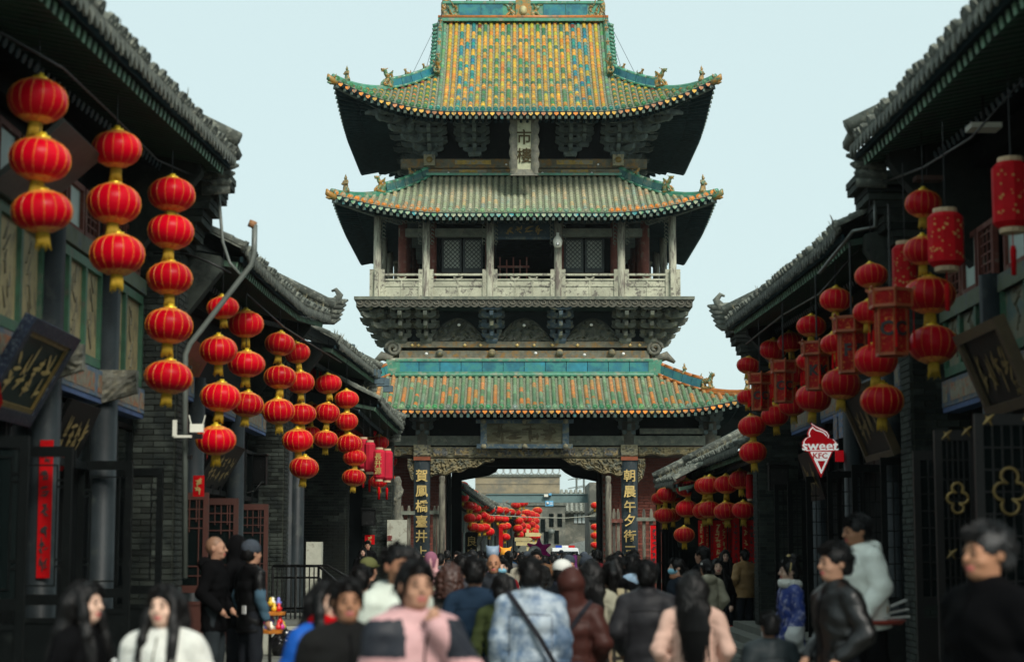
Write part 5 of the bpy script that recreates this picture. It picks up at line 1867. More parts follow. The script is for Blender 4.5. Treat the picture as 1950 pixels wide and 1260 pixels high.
# ---------------- right side
R1_ = shop('two storey right shop with black door leaves carrying gold quatrefoils', (4.9, 15, 0))
f1 = plane_pts(3.9, [(1880, 0), (1790, 100), (1700, 198), (1612, 290)])
grey_roof(R1_, 1, 3.9, 8.5, f1[-1][0] - .4, f1)
facade(R1_, 1, 5.0, 9.5, 21.4, 6.95, [12.0, 15.0, 18.9], (3.75, 4.4), (3.35, 3.65), (4.55, 5.2), None, mat('muted painted panel', (.2, .19, .12), var=.4, scale=4, wear=(.08, .13, .12), wear_amt=.45, wear_scale=4))
pier(R1_, 1, 4.7, 5.5, 21.5, 22.1, 0, 5.05, 170, 13)
for d, a, b in ((18.3, 4.2, 4.62), (16.1, 4.05, 4.62), (20.2, 4.4, 5.0)):
    lf = leaf(R1_, a, b, d, .25, 2.9 if d < 20 else 2.8, mat('black lacquer door', (.012, .01, .009), rough=.4, var=.4), GLASS, 'grid', .36)
    if d > 20: continue
    cx, cz = (a + b) / 2, (W(1830, 948, 18.3).z if d > 17 else W(1917, 935, 16.1).z)
    mb = MB()
    r_ = (b - a) * .135
    pts = []
    for q in range(33):
        t = q / 32 * 2 * math.pi
        k = int(((t + math.pi / 4) % (2 * math.pi)) / (math.pi / 2))
        c = [(r_ * .85, 0), (0, r_ * 1.65), (-r_ * .85, 0), (0, -r_ * 1.65)][k]
        a0 = k * math.pi / 2
        u = ((t + math.pi / 4) % (math.pi / 2)) / (math.pi / 2)
        th = a0 + (u - .5) * R(255)
        pts.append((cx + c[0] + r_ * math.cos(th), d - .05, cz + c[1] + r_ * math.sin(th)))
    mb.tube(pts, .016, 6)
    mb.build('gold_quatrefoil', mat('aged gold ring', (.3, .2, .065), rough=.45, var=.4, metal=.3), lf, True)
    for x, z in ((a + .12, cz + .62), (b - .1, cz + .66), (a + .14, cz - .55)):
        MB().tube([(x - .05, d - .04, z - .04), (x, d - .045, z + .01), (x + .05, d - .04, z + .05)], [.006, .022, .006], 5).tube([(x - .03, d - .04, z + .04), (x, d - .045, z), (x + .03, d - .04, z - .05)], [.004, .015, .004], 5).build('gold_leaf_ornament', mat('aged gold ring'), lf)
R2_ = shop('right shop with dark folding doors under the big upturned eave', (4.9, 28, 0))
f2 = plane_pts(3.95, [(1640, 390), (1560, 470), (1470, 545), (1375, 620)])
grey_roof(R2_, 1, 3.95, 21.9, f2[-1][0] - .9, f2, end='scroll')
facade(R2_, 1, 5.2, 22.2, 34.3, 6.35, [25.0, 28, 31], None, (3.9, 4.2), None, (2.95, 3.7), None)
pier(R2_, 1, 4.6, 5.7, 34.4, 35.0, 0, 5.0, 220, 12)
for d in (23.6, 25.6, 27.6, 29.6, 31.6, 33.2): leaf(R2_, 4.72, 5.28, d, .3, 2.9, BLACKDOOR, None, 'grid', .3)
for i, (px, py, d) in enumerate(((1578, 805, 29.5), (1590, 800, 29), (1618, 800, 27), (1630, 795, 26.5))):
    p = W(px, py, d)
    MB().box((5.2, d, p.z), (.02, .35, .55)).build('coloured_pane', mat('coloured pane', (.09, .16, .26), var=.8, scale=16, wear=(.3, .2, .14), wear_amt=.45, wear_scale=14), R2_)
R3_ = shop('low right shop hung with lanterns and red banners beside the gate', (4.9, 41, 0))
grey_roof(R3_, 1, 4.35, 35.2, 45.8, [(35, 3.72), (46, 3.78)], L=1.5, depth=.7)
R4_ = shop('small grey roof corner next to the red gate wall', (4.2, 44, 0))
grey_roof(R4_, 1, 3.66, 41.5, 46.6, [(41, 3.28), (46.6, 3.42)], L=1.0, depth=.5, sp=.17)
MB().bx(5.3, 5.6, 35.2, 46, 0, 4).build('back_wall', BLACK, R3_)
MB().bx(4.4, 5.9, 46.2, 46.6, 0, 3.8).build('back_wall', DARKWOOD, R3_)
lt = MB()
for i in range(9): lt.bx(3.75 + i * .09, 3.77 + i * .09, 46.4, 46.44, 0, 3.0)
for z in (.6, 1.4, 2.2, 2.9): lt.bx(3.7, 4.5, 46.38, 46.46, z, z + .05)
lt.bx(3.76, 4.5, 46.5, 46.52, 0, 3.2); lt.build('lattice_screen', DARKWOOD, R4_, kind='stuff')
lt = MB().bx(3.62, 3.74, 46.4, 46.5, 0, 3.35).build('corner_post', DARKWOOD, R4_)


# ================================================================== SIGNS
def lean_sign(label, s, X, da, db, z, h, tilt, board, frame, inner=None, n=4, gold=GOLD, seed=1, rows=1, ribbon=False, fw=.07):
    """a name board parallel to the shop front, top edge leaning out over the street"""
    dm, w = (da + db) / 2, db - da
    t = thing('shop_sign', label, 'sign', (X, dm, z), group='carved shop name boards')
    rz = R(90) if s < 0 else R(-90)
    M = Matrix.Rotation(rz, 4, 'Z') @ Matrix.Rotation(R(tilt), 4, 'X')
    t.rotation_euler = M.to_euler()
    MB().bx(-w / 2, w / 2, 0, .05, -h, 0).build('board', board, t, world=False)
    if frame:
        for a, b, c, d in ((-w / 2 - .02, w / 2 + .02, -fw, .02), (-w / 2 - .02, w / 2 + .02, -h - .02, -h + fw)): MB().bx(a, b, -.05, .06, c, d).build('frame_rail', frame, t, world=False)
        for a, b in ((-w / 2 - .02, -w / 2 + fw), (w / 2 - fw, w / 2 + .02)): MB().bx(a, b, -.048, .058, -h + fw, -fw).build('frame_rail', frame, t, world=False)
    if inner:
        fm = MB()
        k = fw
        for a, b, c, d in ((-w / 2 + k, w / 2 - k, -k - .05, -k), (-w / 2 + k, w / 2 - k, -h + k, -h + k + .05)): fm.bx(a, b, -.03, .01, c, d)
        for a, b in ((-w / 2 + k, -w / 2 + k + .05), (w / 2 - k - .05, w / 2 - k)): fm.bx(a, b, -.029, .009, -h + k + .05, -k - .05)
        fm.build('inner_frame', inner, t, world=False)
    if n: link('lettering', strokes_mb(w * .76, h * .52, n, random.Random(seed), rows).mesh('lettering', gold), t, (0, -.006, -h * .5))
    return t


s0 = lean_sign('blank slate grey board leaning out high under the left eave', -1, -3.92, 15.8, 17.3, 5.45, .85, 48, mat('slate board', (.06, .065, .06), var=.3, rough=.6), None, None, 0)
s1 = lean_sign('green name board with blue border, four gold characters and red cloth bow', -1, -4.22, 16.0, 17.65, 3.74, .93, 29, SIGNGREEN, SIGNBLUE, DULLGOLD, 4, GOLD, 8, fw=.1)
MB().prism([(-.95, -.62), (-.55, -.78), (-.5, -.98), (-.62, -1.25), (-.85, -1.3), (-1.0, -1.0)], .02, (0, -.07, 0)).build('cloth_bow', REDCLOTH, s1, world=False)
MB().tube([(-.35, -.02, -1.0), (-.35, -.02, -1.3)], [.04, .03], 6).build('tassel', TASSEL, s1, world=False)
s2 = lean_sign('black name board with four gold characters between the two left columns', -1, -4.5, 18.75, 20.1, 3.25, .72, 24, SIGNBLACK, None, None, 4, GOLD, 9)
MB().bx(-.1, .14, -.03, -.02, -.75, -.5).build('red_tag', REDPAPER, s2, world=False)
lean_sign('dark red board with gold script behind the grey downpipe', -1, -4.4, 25.3, 26.9, 4.62, .9, 28, SIGNRED, None, None, 6, DULLGOLD, 10, 2)
s4 = lean_sign('black board with small gold characters over the red brown doors', -1, -4.35, 27.6, 30.0, 3.36, .82, 30, SIGNBLACK, None, None, 5, GOLD, 11, 2)
MB().bx(-.1, .0, -.02, -.01, -1.05, -.83).build('red_tag', REDPAPER, s4, world=False)
s5 = lean_sign('dark board in a gold frame with gold characters beside the right brick pier', 1, 4.4, 16.5, 18.0, 3.8, .82, 22, SIGNBLACK, mat('old gilt frame', (.06, .04, .016), rough=.5, var=.4, metal=.2), None, 4, DULLGOLD, 12, fw=.08)
link('seal', strokes_mb(.2, .16, 2, random.Random(2), 2).mesh('seal', DULLGOLD), s5, (.5, -.008, -.64))
lean_sign('gilt framed board with gold characters behind the lowest right lanterns', 1, 4.5, 23.2, 25.0, 3.82, .95, 22, SIGNBLACK, mat('old gilt frame'), None, 4, DULLGOLD, 13, fw=.06)
lean_sign('small black board with gold strokes behind the ice cream sign', 1, 4.75, 29.2, 30.6, 3.3, .8, 15, SIGNBLACK, None, None, 2, DULLGOLD, 14)
lean_sign('small black board with gold leaf marks on the wall under the bald man', -1, -4.6, 23.9, 24.9, 2.9, .6, 20, SIGNBLACK, None, None, 3, DULLGOLD, 15)['label'] = 'small black board with gold strokes beside the brick pier and downpipe'


def cone_sign():
    d = 28.0
    p = W(1561, 857, d)
    k = d / F
    t = thing('ice_cream_sign', 'red and white ice cream cone sign reading sweet KFC', 'sign', p)
    red, wht = mat('sign red', (.34, .004, .008), rough=.5, var=.1, spec=.1), mat('sign white', (.88, .9, .86), rough=.4, var=.08)
    for m_, q_ in ((red, (.34, .004, .008, 1)), (wht, (.8, .9, .85, 1))):          # the sign is a lit box
        bs_ = m_.node_tree.nodes['Principled BSDF']
        bs_.inputs['Emission Color'].default_value = q_
        bs_.inputs['Emission Strength'].default_value = .2
    def P(l): return [((x - 1561) * k, (857 - y) * k) for x, y in l]
    swirl = [(1536, 858), (1530, 850), (1530, 841), (1535, 834), (1542, 831), (1540, 825), (1543, 817), (1549, 812), (1546, 806), (1555, 812), (1566, 817), (1575, 822), (1579, 829), (1578, 834), (1587, 836), (1593, 843), (1593, 851), (1588, 857)]
    cone = [(1541, 858), (1585, 858), (1563, 905)]
    def grow(l, g):
        cx = sum(x for x, y in l) / len(l); cy = sum(y for x, y in l) / len(l)
        return [(x + g * (x - cx) / max(1, math.hypot(x - cx, y - cy)), y + g * (y - cy) / max(1, math.hypot(x - cx, y - cy))) for x, y in l]
    MB().prism(P(grow(swirl, 1.6)), .06, (0, .06, 0)).prism(P(grow(cone, 3.0)), .06, (0, .062, 0)).build('sign_body', red, t, world=False)
    b = MB(); b.prism(P(swirl), .012, (0, -.001, 0)); b.build('swirl_outline', wht, t, world=False)
    b = MB(); b.prism(P(grow(swirl, -2.0)), .01, (0, -.014, 0)); b.build('swirl', red, t, world=False)
    pts = [(1549, 815), (1554, 819), (1562, 821), (1569, 824), (1574, 830)]
    b = MB(); b.tube([((x - 1561) * k, -.026, (857 - y) * k) for x, y in pts], .009, 5); b.build('swirl_line', wht, t, world=False)
    b = MB(); b.prism(P([(1543, 860), (1583, 860), (1563, 902)]), .012, (0, -.001, 0)); b.build('cone', wht, t, world=False)
    b = MB(); b.prism(P([(1556, 877), (1571, 877), (1563, 894)]), .01, (0, -.014, 0)); b.build('cone_tip', red, t, world=False)
    link('lettering', text_mesh('sweet', .205, wht, bold=.003), t, (0, -.034, (857 - 849) * k), None, (1.12, 1, 1))
    link('lettering', text_mesh('KFC', .12, red, bold=.002), t, (0, -.022, (857 - 868) * k), None, (1.05, 1, 1))
    MB().bx(.24, .62, .01, .05, -.17, .0).build('bracket_box', mat('sign red'), t, world=False)


cone_sign()

AGED = mat('aged fence timber', (.15, .14, .105), rough=.9, var=.6, scale=5, bump=.5, bscale=20, stretch=(3, 3, .5), wear=(.055, .05, .04), wear_amt=.4, wear_scale=4)
# ================================================================== STREET THINGS
# downpipes
dp = thing('downpipe', 'grey elbowed downpipe running from the left roof to the brick pier', 'pipe', (-3.3, 22.8, 5))
mb = MB(); mb.tube([W(485, 428, 22.8), W(484, 480, 22.8), W(478, 505, 22.8), W(362, 655, 22.7), W(353, 675, 22.7), W(352, 1100, 22.7)], .036, 8)
mb.build('pipe', PIPE, dp, True)
mb = MB(); mb.tube([W(483, 421, 22.8), W(478, 433, 22.8)], .05, 8); mb.build('pipe_outlet', mat('rusty outlet', (.25, .12, .05), var=.4), dp, True)
for py in (700, 870):
    MB().box(W(353, py, 22.72), (.16, .08, .05)).build('pipe_clip', IRON, dp)
for lab, pts, r in (('thin grey conduit bent down the left brick corbel', [(416, 365, 22.9), (424, 460, 22.9), (437, 500, 22.9), (462, 528, 22.9)], .022),
                    ('pale conduit along the right eave corner beside the grey brick wall', [(1666, 345, 21.4), (1667, 432, 21.3), (1625, 440, 21.6), (1560, 520, 23)], .022),
                    ('sagging dark cable strung along the left brick pier', [(292, 482, 22.8), (360, 484, 22.8), (400, 500, 22.8), (440, 520, 22.8)], .015),
                    ('black cable drooping under the near left eave', [(0, 62, 13.5), (120, 130, 15.5), (210, 215, 18), (300, 305, 21), (408, 352, 22.8)], .012),
                    ('black cable drooping along the near right eave', [(1950, 150, 15.6), (1850, 262, 17), (1760, 318, 19), (1672, 352, 21)], .012),
                    ('tangle of black cable under the second right eave', [(1640, 470, 22), (1560, 560, 24.5), (1490, 600, 28), (1420, 655, 31)], .012),
                    ('black cable running under the second left eave', [(470, 560, 25), (540, 622, 28.5), (600, 660, 33), (650, 690, 38)], .012),
                    ('black cable loop hanging below the left loudspeaker box', [(455, 880, 33), (458, 920, 33), (470, 938, 33), (485, 934, 33), (500, 915, 33)], .015)):
    p0 = W(*pts[0])
    t = thing('cable', lab, 'cable', p0)
    mb = MB(); mb.tube([W(*q) for q in pts], r, 6); mb.build('conduit', PIPE if r > .02 else IRON, t, True)
# wireless box with aerials
p = W(375, 815, 22.5)
t = thing('wireless_router', 'white wireless box with two aerials on the downpipe', 'router', p)
MB().box((0, 0, 0), (.16, .08, .1)).build('router_box', WHITEP, t, world=False)
MB().box((-.17, 0, -.1), (.22, .03, .03)).box((-.27, 0, 0), (.05, .04, .2)).build('arm', WHITEP, t, world=False)
MB().box((0.02, .01, -.1), (.1, .06, .06)).build('camera_pod', IRON, t, world=False)
for sx in (-1, 1): MB().tube([(sx * .07, 0, .04), (sx * .1, 0, .16)], .008, 5).build('aerial', WHITEP, t, world=False)
# loudspeaker boxes
for px, py, d, w, h, lab in ((487, 896, 33.6, .4, .52, 'black loudspeaker box on the left brick pier above the doors'), (702, 985, 49.0, .36, .42, 'black loudspeaker box on the brick wall beside the stele'), (1482, 910, 34.0, .36, .46, 'black loudspeaker box high on the right brick wall')):
    p = W(px, py, d)
    t = thing('loudspeaker', lab, 'loudspeaker', p, group='black loudspeaker boxes on the walls')
    MB().box((0, 0, 0), (w, .24, h)).build('cabinet', SIGNBLACK, t, world=False)
    MB().box((0, -.125, -.02), (w * .85, .01, h * .8)).build('grille', IRON, t, world=False)
    MB().box((0, -.02, h / 2 + .03), (w * 1.1, .3, .03)).build('rain_cover', IRON, t, world=False)
# ceiling lamps under the right eave
for px, py, d, c, lab in ((1873, 243, 17.6, WHITEP, 'flat white lamp under the right eave'), (1766, 342, 20.0, mat('brown lamp', (.08, .04, .03), var=.2), 'flat brown lamp above the right lantern string')):
    p = W(px, py, d)
    t = thing('eave_lamp', lab, 'lamp', p)
    MB().box((0, 0, 0), (.3, .25, .05)).build('lamp_body', c, t, (R(20), 0, 0) and False, world=False)
    MB().tube([(0, 0, .02), (0, 0, .5)], .012, 5).build('lamp_rod', IRON, t, world=False)
# CCTV dome on the gallery post
p = W(1062, 461, 53.3)
t = thing('security_camera', 'white dome security camera on the middle gallery post', 'camera', p)
mb = MB(); mb.lathe([(.001, -.17), (.09, -.16), (.12, -.1), (.14, .02), (.13, .08), (.06, .18), (.045, .19), (.04, .28), (.001, .29)], 14); mb.build('housing', WHITEP, t, True, world=False)
mb = MB(); mb.box((0, -.125, -.07), (.09, .03, .07)); mb.build('lens_window', IRON, t, world=False)
mb = MB(); mb.lathe([(.03, 0), (.035, .015), (.001, .02)], 8); link('lens', mb.mesh('lens', WHITE), t, (0, -.145, -.07), (R(90), 0, 0))
# raised pavement, slab and steps on the left; kerb steps on the right
MB().bx(-5.5, -3.15, 31, 49, 0, .5).build('raised_pavement', STONE, kind='structure')
MB().bx(-5.5, -3.02, 30.6, 31, 0, .47).build('pavement_edge', PALESTONE, kind='structure')
st = thing('stone_steps', 'worn stone steps at the right shop doors by the kerb', 'steps', (4.2, 33, 0))
for i in range(3): MB().bx(3.75 + .3 * i, 5.2, 28.5, 37 - i * .2, .12 * i, .12 * (i + 1) - .004).build('step', STONE, st)
MB().bx(4.75, 6, 8, 35, .02, .3).build('shop_pavement', STONE, kind='structure')
MB().bx(-6, -4.1, 8, 30.5, .02, .2).build('shop_plinth', STONE, kind='structure')
# iron railing
rl = thing('iron_railing', 'black iron railing beside the left stone landing', 'railing', (-3.8, 33, .5))
a, b, c = W(520, 1077, 33), W(607, 1077, 33), W(645, 1110, 32.2)
zb = .52
mb = MB(); mb.tube([a, b, c], .026, 6); mb.tube([a + Vector((0, .5, 0)), b + Vector((.1, .5, 0)), c + Vector((.3, .5, 0))], .026, 6); mb.build('handrail', IRON, rl, True)
for k in (.22, .8):
    mb = MB(); mb.tube([Vector((q.x, q.y, q.z - k * (a.z - zb))) for q in (a, b, c)], .02, 6); mb.build('rail', IRON, rl, True)
for i in range(11):
    q = a.lerp(b, i / 10)
    mb = MB(); mb.tube([(q.x, q.y, zb), (q.x, q.y, q.z)], .013 if i % 5 else .025, 5); mb.build('baluster', IRON, rl)
for i in range(1, 6):
    q = b.lerp(c, i / 5)
    mb = MB(); mb.tube([(q.x, q.y, q.z - .9), (q.x, q.y, q.z)], .013 if i < 5 else .025, 5); mb.build('baluster', IRON, rl)
# pale stone post, stele, dragon post, slim posts, fence
t = thing('stone_post', 'pale square stone post behind the black iron railing', 'post', (W(599, 1050, 34).x, 34, .5))
MB().bx(-.14, .14, -.14, .14, 0, 1.38).build('shaft', PALESTONE, t, world=False)
t = thing('stone_stele', 'pale stone slab with a small red character before the brick wall', 'stele', (W(757, 1000, 49.0).x, 49, 0))
MB().bx(-.27, .25, -.05, .05, 0, 2.54).build('slab', PALESTONE, t, world=False)
link('lettering', text_mesh('麦', .16, mat('dark red lettering', (.2, .01, .01))), t, (-.2, -.065, 2.05))
t = thing('carved_post', 'grey stone post carved with a coiled dragon left of the gate', 'post', (W(757, 950, 50.5).x, 50.5, 0))
f = Field(ar(-.2, .2, .02), ar(-.2, .2, .02), ar(0, 4, .03))
f.cap((0, 0, .1), (0, 0, 3.6), .1, .1, .02).ell((0, -.02, 3.62), (.1, .1, .14), .03)
f.chain([(.1 * math.cos(q * .7), .1 * math.sin(q * .7), .3 + q * .085) for q in range(38)], [.06] * 38, .02)
f.warp(lambda x, y, z: .012 * np.sin(x * 60 + z * 40) * np.sin(z * 55))
link('carved_shaft', f.mesh('carved_shaft', CARVEDG), t)
for px, lab in ((842, 'slim weathered round post left of the gate passage'), (1158, 'slim weathered round post right of the gate passage')):
    q = W(px, 905, 51)
    t = thing('round_post', lab, 'post', (q.x, 51, 0))
    mb = MB(); mb.lathe([(.09, 0), (.085, q.z - .25), (.06, q.z - .2), (.085, q.z - .1), (.07, q.z - .02), (.001, q.z)], 10); mb.build('shaft', AGED, t, True, world=False)
for pxs, rail, lab in (((752, 766, 779), (745, 790, 976, GREYWOOD), 'weathered picket fence between the dragon post and the left couplet column'), ((828, 835), (818, 842, 975, GREYWOOD), 'short weathered picket fence right of the left couplet column'),
                       ((1169, 1177), (1160, 1186, 991, REDWOOD), 'short picket fence with a red rail left of the right couplet column'), ((1226, 1240, 1255), (1212, 1262, 988, GREYWOOD), 'weathered picket fence before the red wall right of the gate')):
    t = thing('picket_fence', lab, 'fence', (W(pxs[0], 1000, 51.5).x, 51.5, 0))
    for px in pxs:
        q = W(px, 962 if px < 900 else 968, 51.5)
        MB().bx(q.x - .045, q.x + .045, 51.47, 51.53, 0, q.z - .12).prism([(-.045, 0), (.045, 0), (.02, .12), (-.02, .12)], .06, (q.x, 51.53, q.z - .12)).build('picket', AGED, t)
    q0, q1 = W(rail[0], rail[2], 51.4), W(rail[1], rail[2], 51.4)
    for z in (q0.z, .9): MB().bx(q0.x, q1.x, 51.36, 51.46, z - .05, z + .05).build('fence_rail', rail[3], t)
# rubbish bag
f = Field(ar(-.3, .3, .016), ar(-.28, .28, .016), ar(0, .62, .016))
f.ell((0, 0, .2), (.22, .2, .23), .05).ell((.05, -.03, .32), (.15, .14, .14), .05).cap((0, 0, .38), (-.02, 0, .52), .06, .03, .05)
f.warp(lambda x, y, z: .018 * np.sin(x * 28 + np.sin(z * 22) * 2) * np.sin(y * 26 + z * 18) + .008 * np.sin(x * 70 + z * 50) * np.sin(z * 60 - y * 50))
t = link('rubbish_bag', f.mesh('rubbish_bag', mat('black plastic bag', (.01, .01, .011), rough=.22, var=.2, bump=.6, bscale=30)), None, (W(540, 1245, 30.2).x, 30.2, 0))
tag(t, 'black plastic rubbish bag on the pavement below the railing', 'bag')
# toy display of the street seller
t = thing('toy_stand', 'small stand of bright red and yellow toys at the brick pier', 'toy stand', (W(515, 1160, 20.5).x, 20.5, 0))
MB().tube([(0, 0, 0), (0, 0, 1.02)], .02, 6).build('pole', IRON, t, world=False)
MB().lathe([(.001, 1.0), (.16, 1.01), (.17, 1.04), (.001, 1.05)], 12).build('tray', mat('toy orange', (.6, .2, .02)), t, world=False)
MB().lathe([(.001, .8), (.13, .81), (.14, .85), (.001, .86)], 12).build('tray', mat('toy orange'), t, world=False)
tc = [(.7, .02, .02), (.75, .5, .03), (.6, .05, .3), (.2, .2, .6), (.8, .75, .6)]
for i in range(22):
    z = 1.08 if i < 12 else .88
    MB().lathe([(.001, -.035), (.03, -.02), (.035, .01), (.015, .03), (.02, .05), (.001, .065)], 8, (rnd.uniform(-.13, .13), rnd.uniform(-.12, .12), z + (.06 if i % 3 == 0 else 0))).build('toy', mat('toy %d' % (i % 5), tc[i % 5], rough=.3, var=.1), t, True, world=False)
# red strips on the left shops
for lab, pts, d in (('short red paper strip on the left column by the bald man', (378, 905, 945, .075), 24.8), ('red paper strip on the brick wall above the couple', (704, 1018, 1036, .13), 49.2)):
    px, y0, y1, w = pts
    a, b = W(px, y0, d), W(px, y1, d)
    t = thing('red_couplet', lab, 'couplet', b)
    MB().bx(-w, w, -.01, 0, 0, a.z - b.z).build('paper_strip', REDPAPER, t, world=False)
    link('lettering', strokes_mb(w * 1.4, (a.z - b.z) * .8, 1, random.Random(3), 2).mesh('lettering', GOLD), t, (0, -.012, (a.z - b.z) / 2))
# banners at the right-hand shop and the couplet on the red wall
for i, (px, y0, y1, d, w, ink) in enumerate(((1246, 1000, 1075, 50.8, .1, INK), (1336, 990, 1062, 41.5, .07, GOLD), (1347, 990, 1055, 42.2, .04, GOLD), (1357, 985, 1065, 43, .04, INK), (1368, 990, 1075, 41, .1, GOLD), (1379, 985, 1070, 41.6, .07, GOLD),
                                       (1391, 990, 1060, 43.2, .05, INK), (1402, 985, 1085, 41, .08, INK), (1421, 980, 1100, 40, .07, GOLD), (1432, 990, 1085, 40, .08, INK))):
    a, b = W(px, y0, d), W(px, y1, d)
    words = ['tall red couplet with black characters on the gate wall', 'red banner with gold characters leftmost under the right lanterns', 'thin red banner with gold writing, second from the left under the right lanterns', 'thin red banner with black writing, third from the left under the right lanterns',
             'wide red banner with gold writing above the woman in glasses', 'red banner with large gold characters in the middle of the row', 'thin red banner just left of the woman in glasses', 'red banner with black characters behind the woman in glasses', 'long red banner behind the tan jacket', 'red banner at the brick wall edge, last of its row'][i]
    t = thing('red_banner', words, 'banner', b, group='red banners at the right shop' if i else None)
    h = a.z - b.z
    MB().bx(-w, w, -.006, .006, 0, h).build('cloth', REDPAPER, t, world=False)
    link('lettering', strokes_mb(w * 1.3, h * .85, 1, random.Random(20 + i), 6).mesh('lettering', ink), t, (0, -.01, h / 2))
    MB().tube([(-w - .02, 0, h + .01), (w + .02, 0, h + .01)], .012, 5).build('rod', DARKWOOD, t, world=False)

# ================================================================== LANTERNS
def lantern_meshes():
    n, R0, H0 = 48, .25, .172
    P = []
    for j in range(13):
        t = -1 + 2 * j / 12
        ph = t * R(74)
        row = []
        for k in range(n + 1):
            a = 2 * math.pi * k / n
            pl = 1 - .028 * abs(math.sin(a * 8)) ** .6 * math.cos(ph)
            r_ = R0 * (math.cos(ph) ** .82) * (1.03 - pl * .03 if False else 1) * (1 - .028 * (1 - abs(math.cos(a * 8))))
            row.append((r_ * math.cos(a), r_ * math.sin(a), H0 * math.sin(ph) / math.sin(R(74))))
        P.append(row)
    shade = MB().grid(P).mesh('silk_shade', SILK, True)
    rb = MB()
    for k in range(16):
        a = 2 * math.pi * (k + .5) / 16 + math.pi / 16
        pts = []
        for j in range(9):
            ph = R(-70) + R(140) * j / 8
            r_ = R0 * (math.cos(ph) ** .82) * 1.004
            pts.append((r_ * math.cos(a), r_ * math.sin(a), H0 * math.sin(ph) / math.sin(R(74))))
        rb.tube(pts, [.0014 + .0022 * j / 8 for j in range(9)], 4, False)
    ribs = rb.mesh('gold_ribs', SILKRIB)
    def trim(s):
        Q = []
        for j, (r_, z) in enumerate(((.062, H0 + .012), (.1, H0 + .002), (.142, H0 - .022), (.172, H0 - .045))):
            row = []
            for k in range(65):
                a = 2 * math.pi * k / 64
                q = (1 + .05 * abs(math.sin(a * 8))) if j == 3 else 1
                row.append((r_ * q * math.cos(a) * 1.02, r_ * q * math.sin(a) * 1.02, s * (z - (.008 * abs(math.sin(a * 8)) if j == 3 else 0) + .003)))
            Q.append(row)
        return MB().grid(Q if s < 0 else [r_[::-1] for r_ in Q]).mesh('gold_trim', SILKCAP, True)
    top, bot = trim(1), trim(-1)
    ring = MB().lathe([(.062, H0), (.064, H0 + .03), (.03, H0 + .035), (.028, H0 + .06), (.001, H0 + .062)], 12).mesh('brass_ring', BRASS, True)
    tb = MB()
    tb.lathe([(.05, -H0 - .0), (.055, -H0 - .025), (.05, -H0 - .035)], 14)
    for k in range(22):
        a = 2 * math.pi * k / 22
        r_ = .05
        e = .044 + .014 * ((k * 7) % 5) / 4
        tb.tube([(r_ * math.cos(a), r_ * math.sin(a), -H0 - .03), (r_ * math.cos(a) * 1.04, r_ * math.sin(a) * 1.04, -H0 - .09), (e * math.cos(a) * 1.15, e * math.sin(a) * 1.15, -H0 - .135 - .012 * ((k * 5) % 4))], [.008, .0075, .004], 4)
    tas = tb.mesh('tassel', TASSEL, True)
    return [('silk_shade', shade), ('gold_ribs', ribs), ('gold_trim', top), ('gold_trim', bot), ('brass_ring', ring), ('tassel', tas)]


LM = lantern_meshes()
ORD = ['topmost', 'second', 'third', 'fourth', 'fifth']


def lantern(p, w, label, group, parts=LM, rz=None, tilt=None):
    t = thing('silk_lantern', label, 'lantern', p, 0, group)
    k = w / .5 * rnd.uniform(.97, 1.03)
    t.scale = (k * rnd.uniform(.97, 1.03), k * rnd.uniform(.97, 1.03), k * rnd.uniform(.94, 1.05))
    t.rotation_euler = (rnd.uniform(-.1, .1), rnd.uniform(-.1, .1) if tilt is None else tilt, rnd.uniform(0, 6.28))
    for nm, me in parts: link(nm, me, t)
    return t


def string(desc, lst, w, Xs, group, cord_top=None, d=None):
    """one hanging string; lst = [(px, py[, width px])] from the top"""
    d = d or .5 * F / w
    n = len(lst)
    for i, q in enumerate(lst):
        p = W(q[0], q[1], d + rnd.uniform(-.06, .06))
        wi = (q[2] if len(q) > 2 else w) / F * d
        if n == 1: lab = 'single red lantern ' + desc
        else: lab = '%s red lantern of %s' % ('lowest' if i == n - 1 else ORD[i], desc)
        lantern(p, wi, lab, group)
    a = W(lst[0][0], lst[0][1], d)
    b = W(lst[-1][0], lst[-1][1], d)
    t = thing('hanging_cord', 'thin cord carrying ' + desc, 'cord', a + Vector((0, 0, .6)), group='lantern cords')
    mb = MB(); mb.tube([a + Vector((0, 0, cord_top or .9)), a + Vector((0, 0, .2)), b], .006, 4); mb.build('cord', IRON, t)


GL, GR = 'red silk lanterns on the left shops', 'red silk lanterns on the right shops'
string('the nearest left string by the blank board', [(72, 192), (76, 304), (80, 403)], 118, -1, GL)
string('the second left string from the front, over the painted panels', [(222, 284, 98), (217, 388), (223, 485, 104)], 101, -1, GL)
string('the five-lantern string before the left brick pier', [(327, 371), (325, 441), (323, 530), (322, 620), (321, 718, 89)], 88, -1, GL, .5)
string('the string crossed by the slanting downpipe', [(424, 586, 64), (416, 667), (420, 756, 76), (411, 838, 76)], 75, -1, GL)
string('the string just right of the slanting downpipe', [(468, 617), (469, 693, 70), (470, 770)], 67, -1, GL)
string('the string over the black board and loudspeaker', [(533, 655), (533, 718, 63), (530, 783)], 61, -1, GL)
string('the long string before the patched brick wall', [(566, 672, 50), (572, 728), (574, 788), (567, 838, 59), (579, 890, 57)], 55, -1, GL)
string('the string half hidden behind the long one', [(592, 713, 42), (592, 782, 42), (592, 826, 40)], 42, -1, GL)
string('the string right of the patched brick wall top', [(625, 731, 50), (623, 786), (620, 836, 49)], 48, -1, GL)
string('the string ending lowest before the dark doorway', [(660, 760), (660, 802), (665, 845, 48), (675, 871, 44), (674, 909, 44)], 46, -1, GL)
string('the thin string behind the dark doorway string', [(682, 781, 34), (686, 820), (701, 822, 33)], 36, -1, GL)
string('the string behind the pinkish paper lanterns', [(708, 838, 34), (706, 906, 34)], 34, -1, GL)
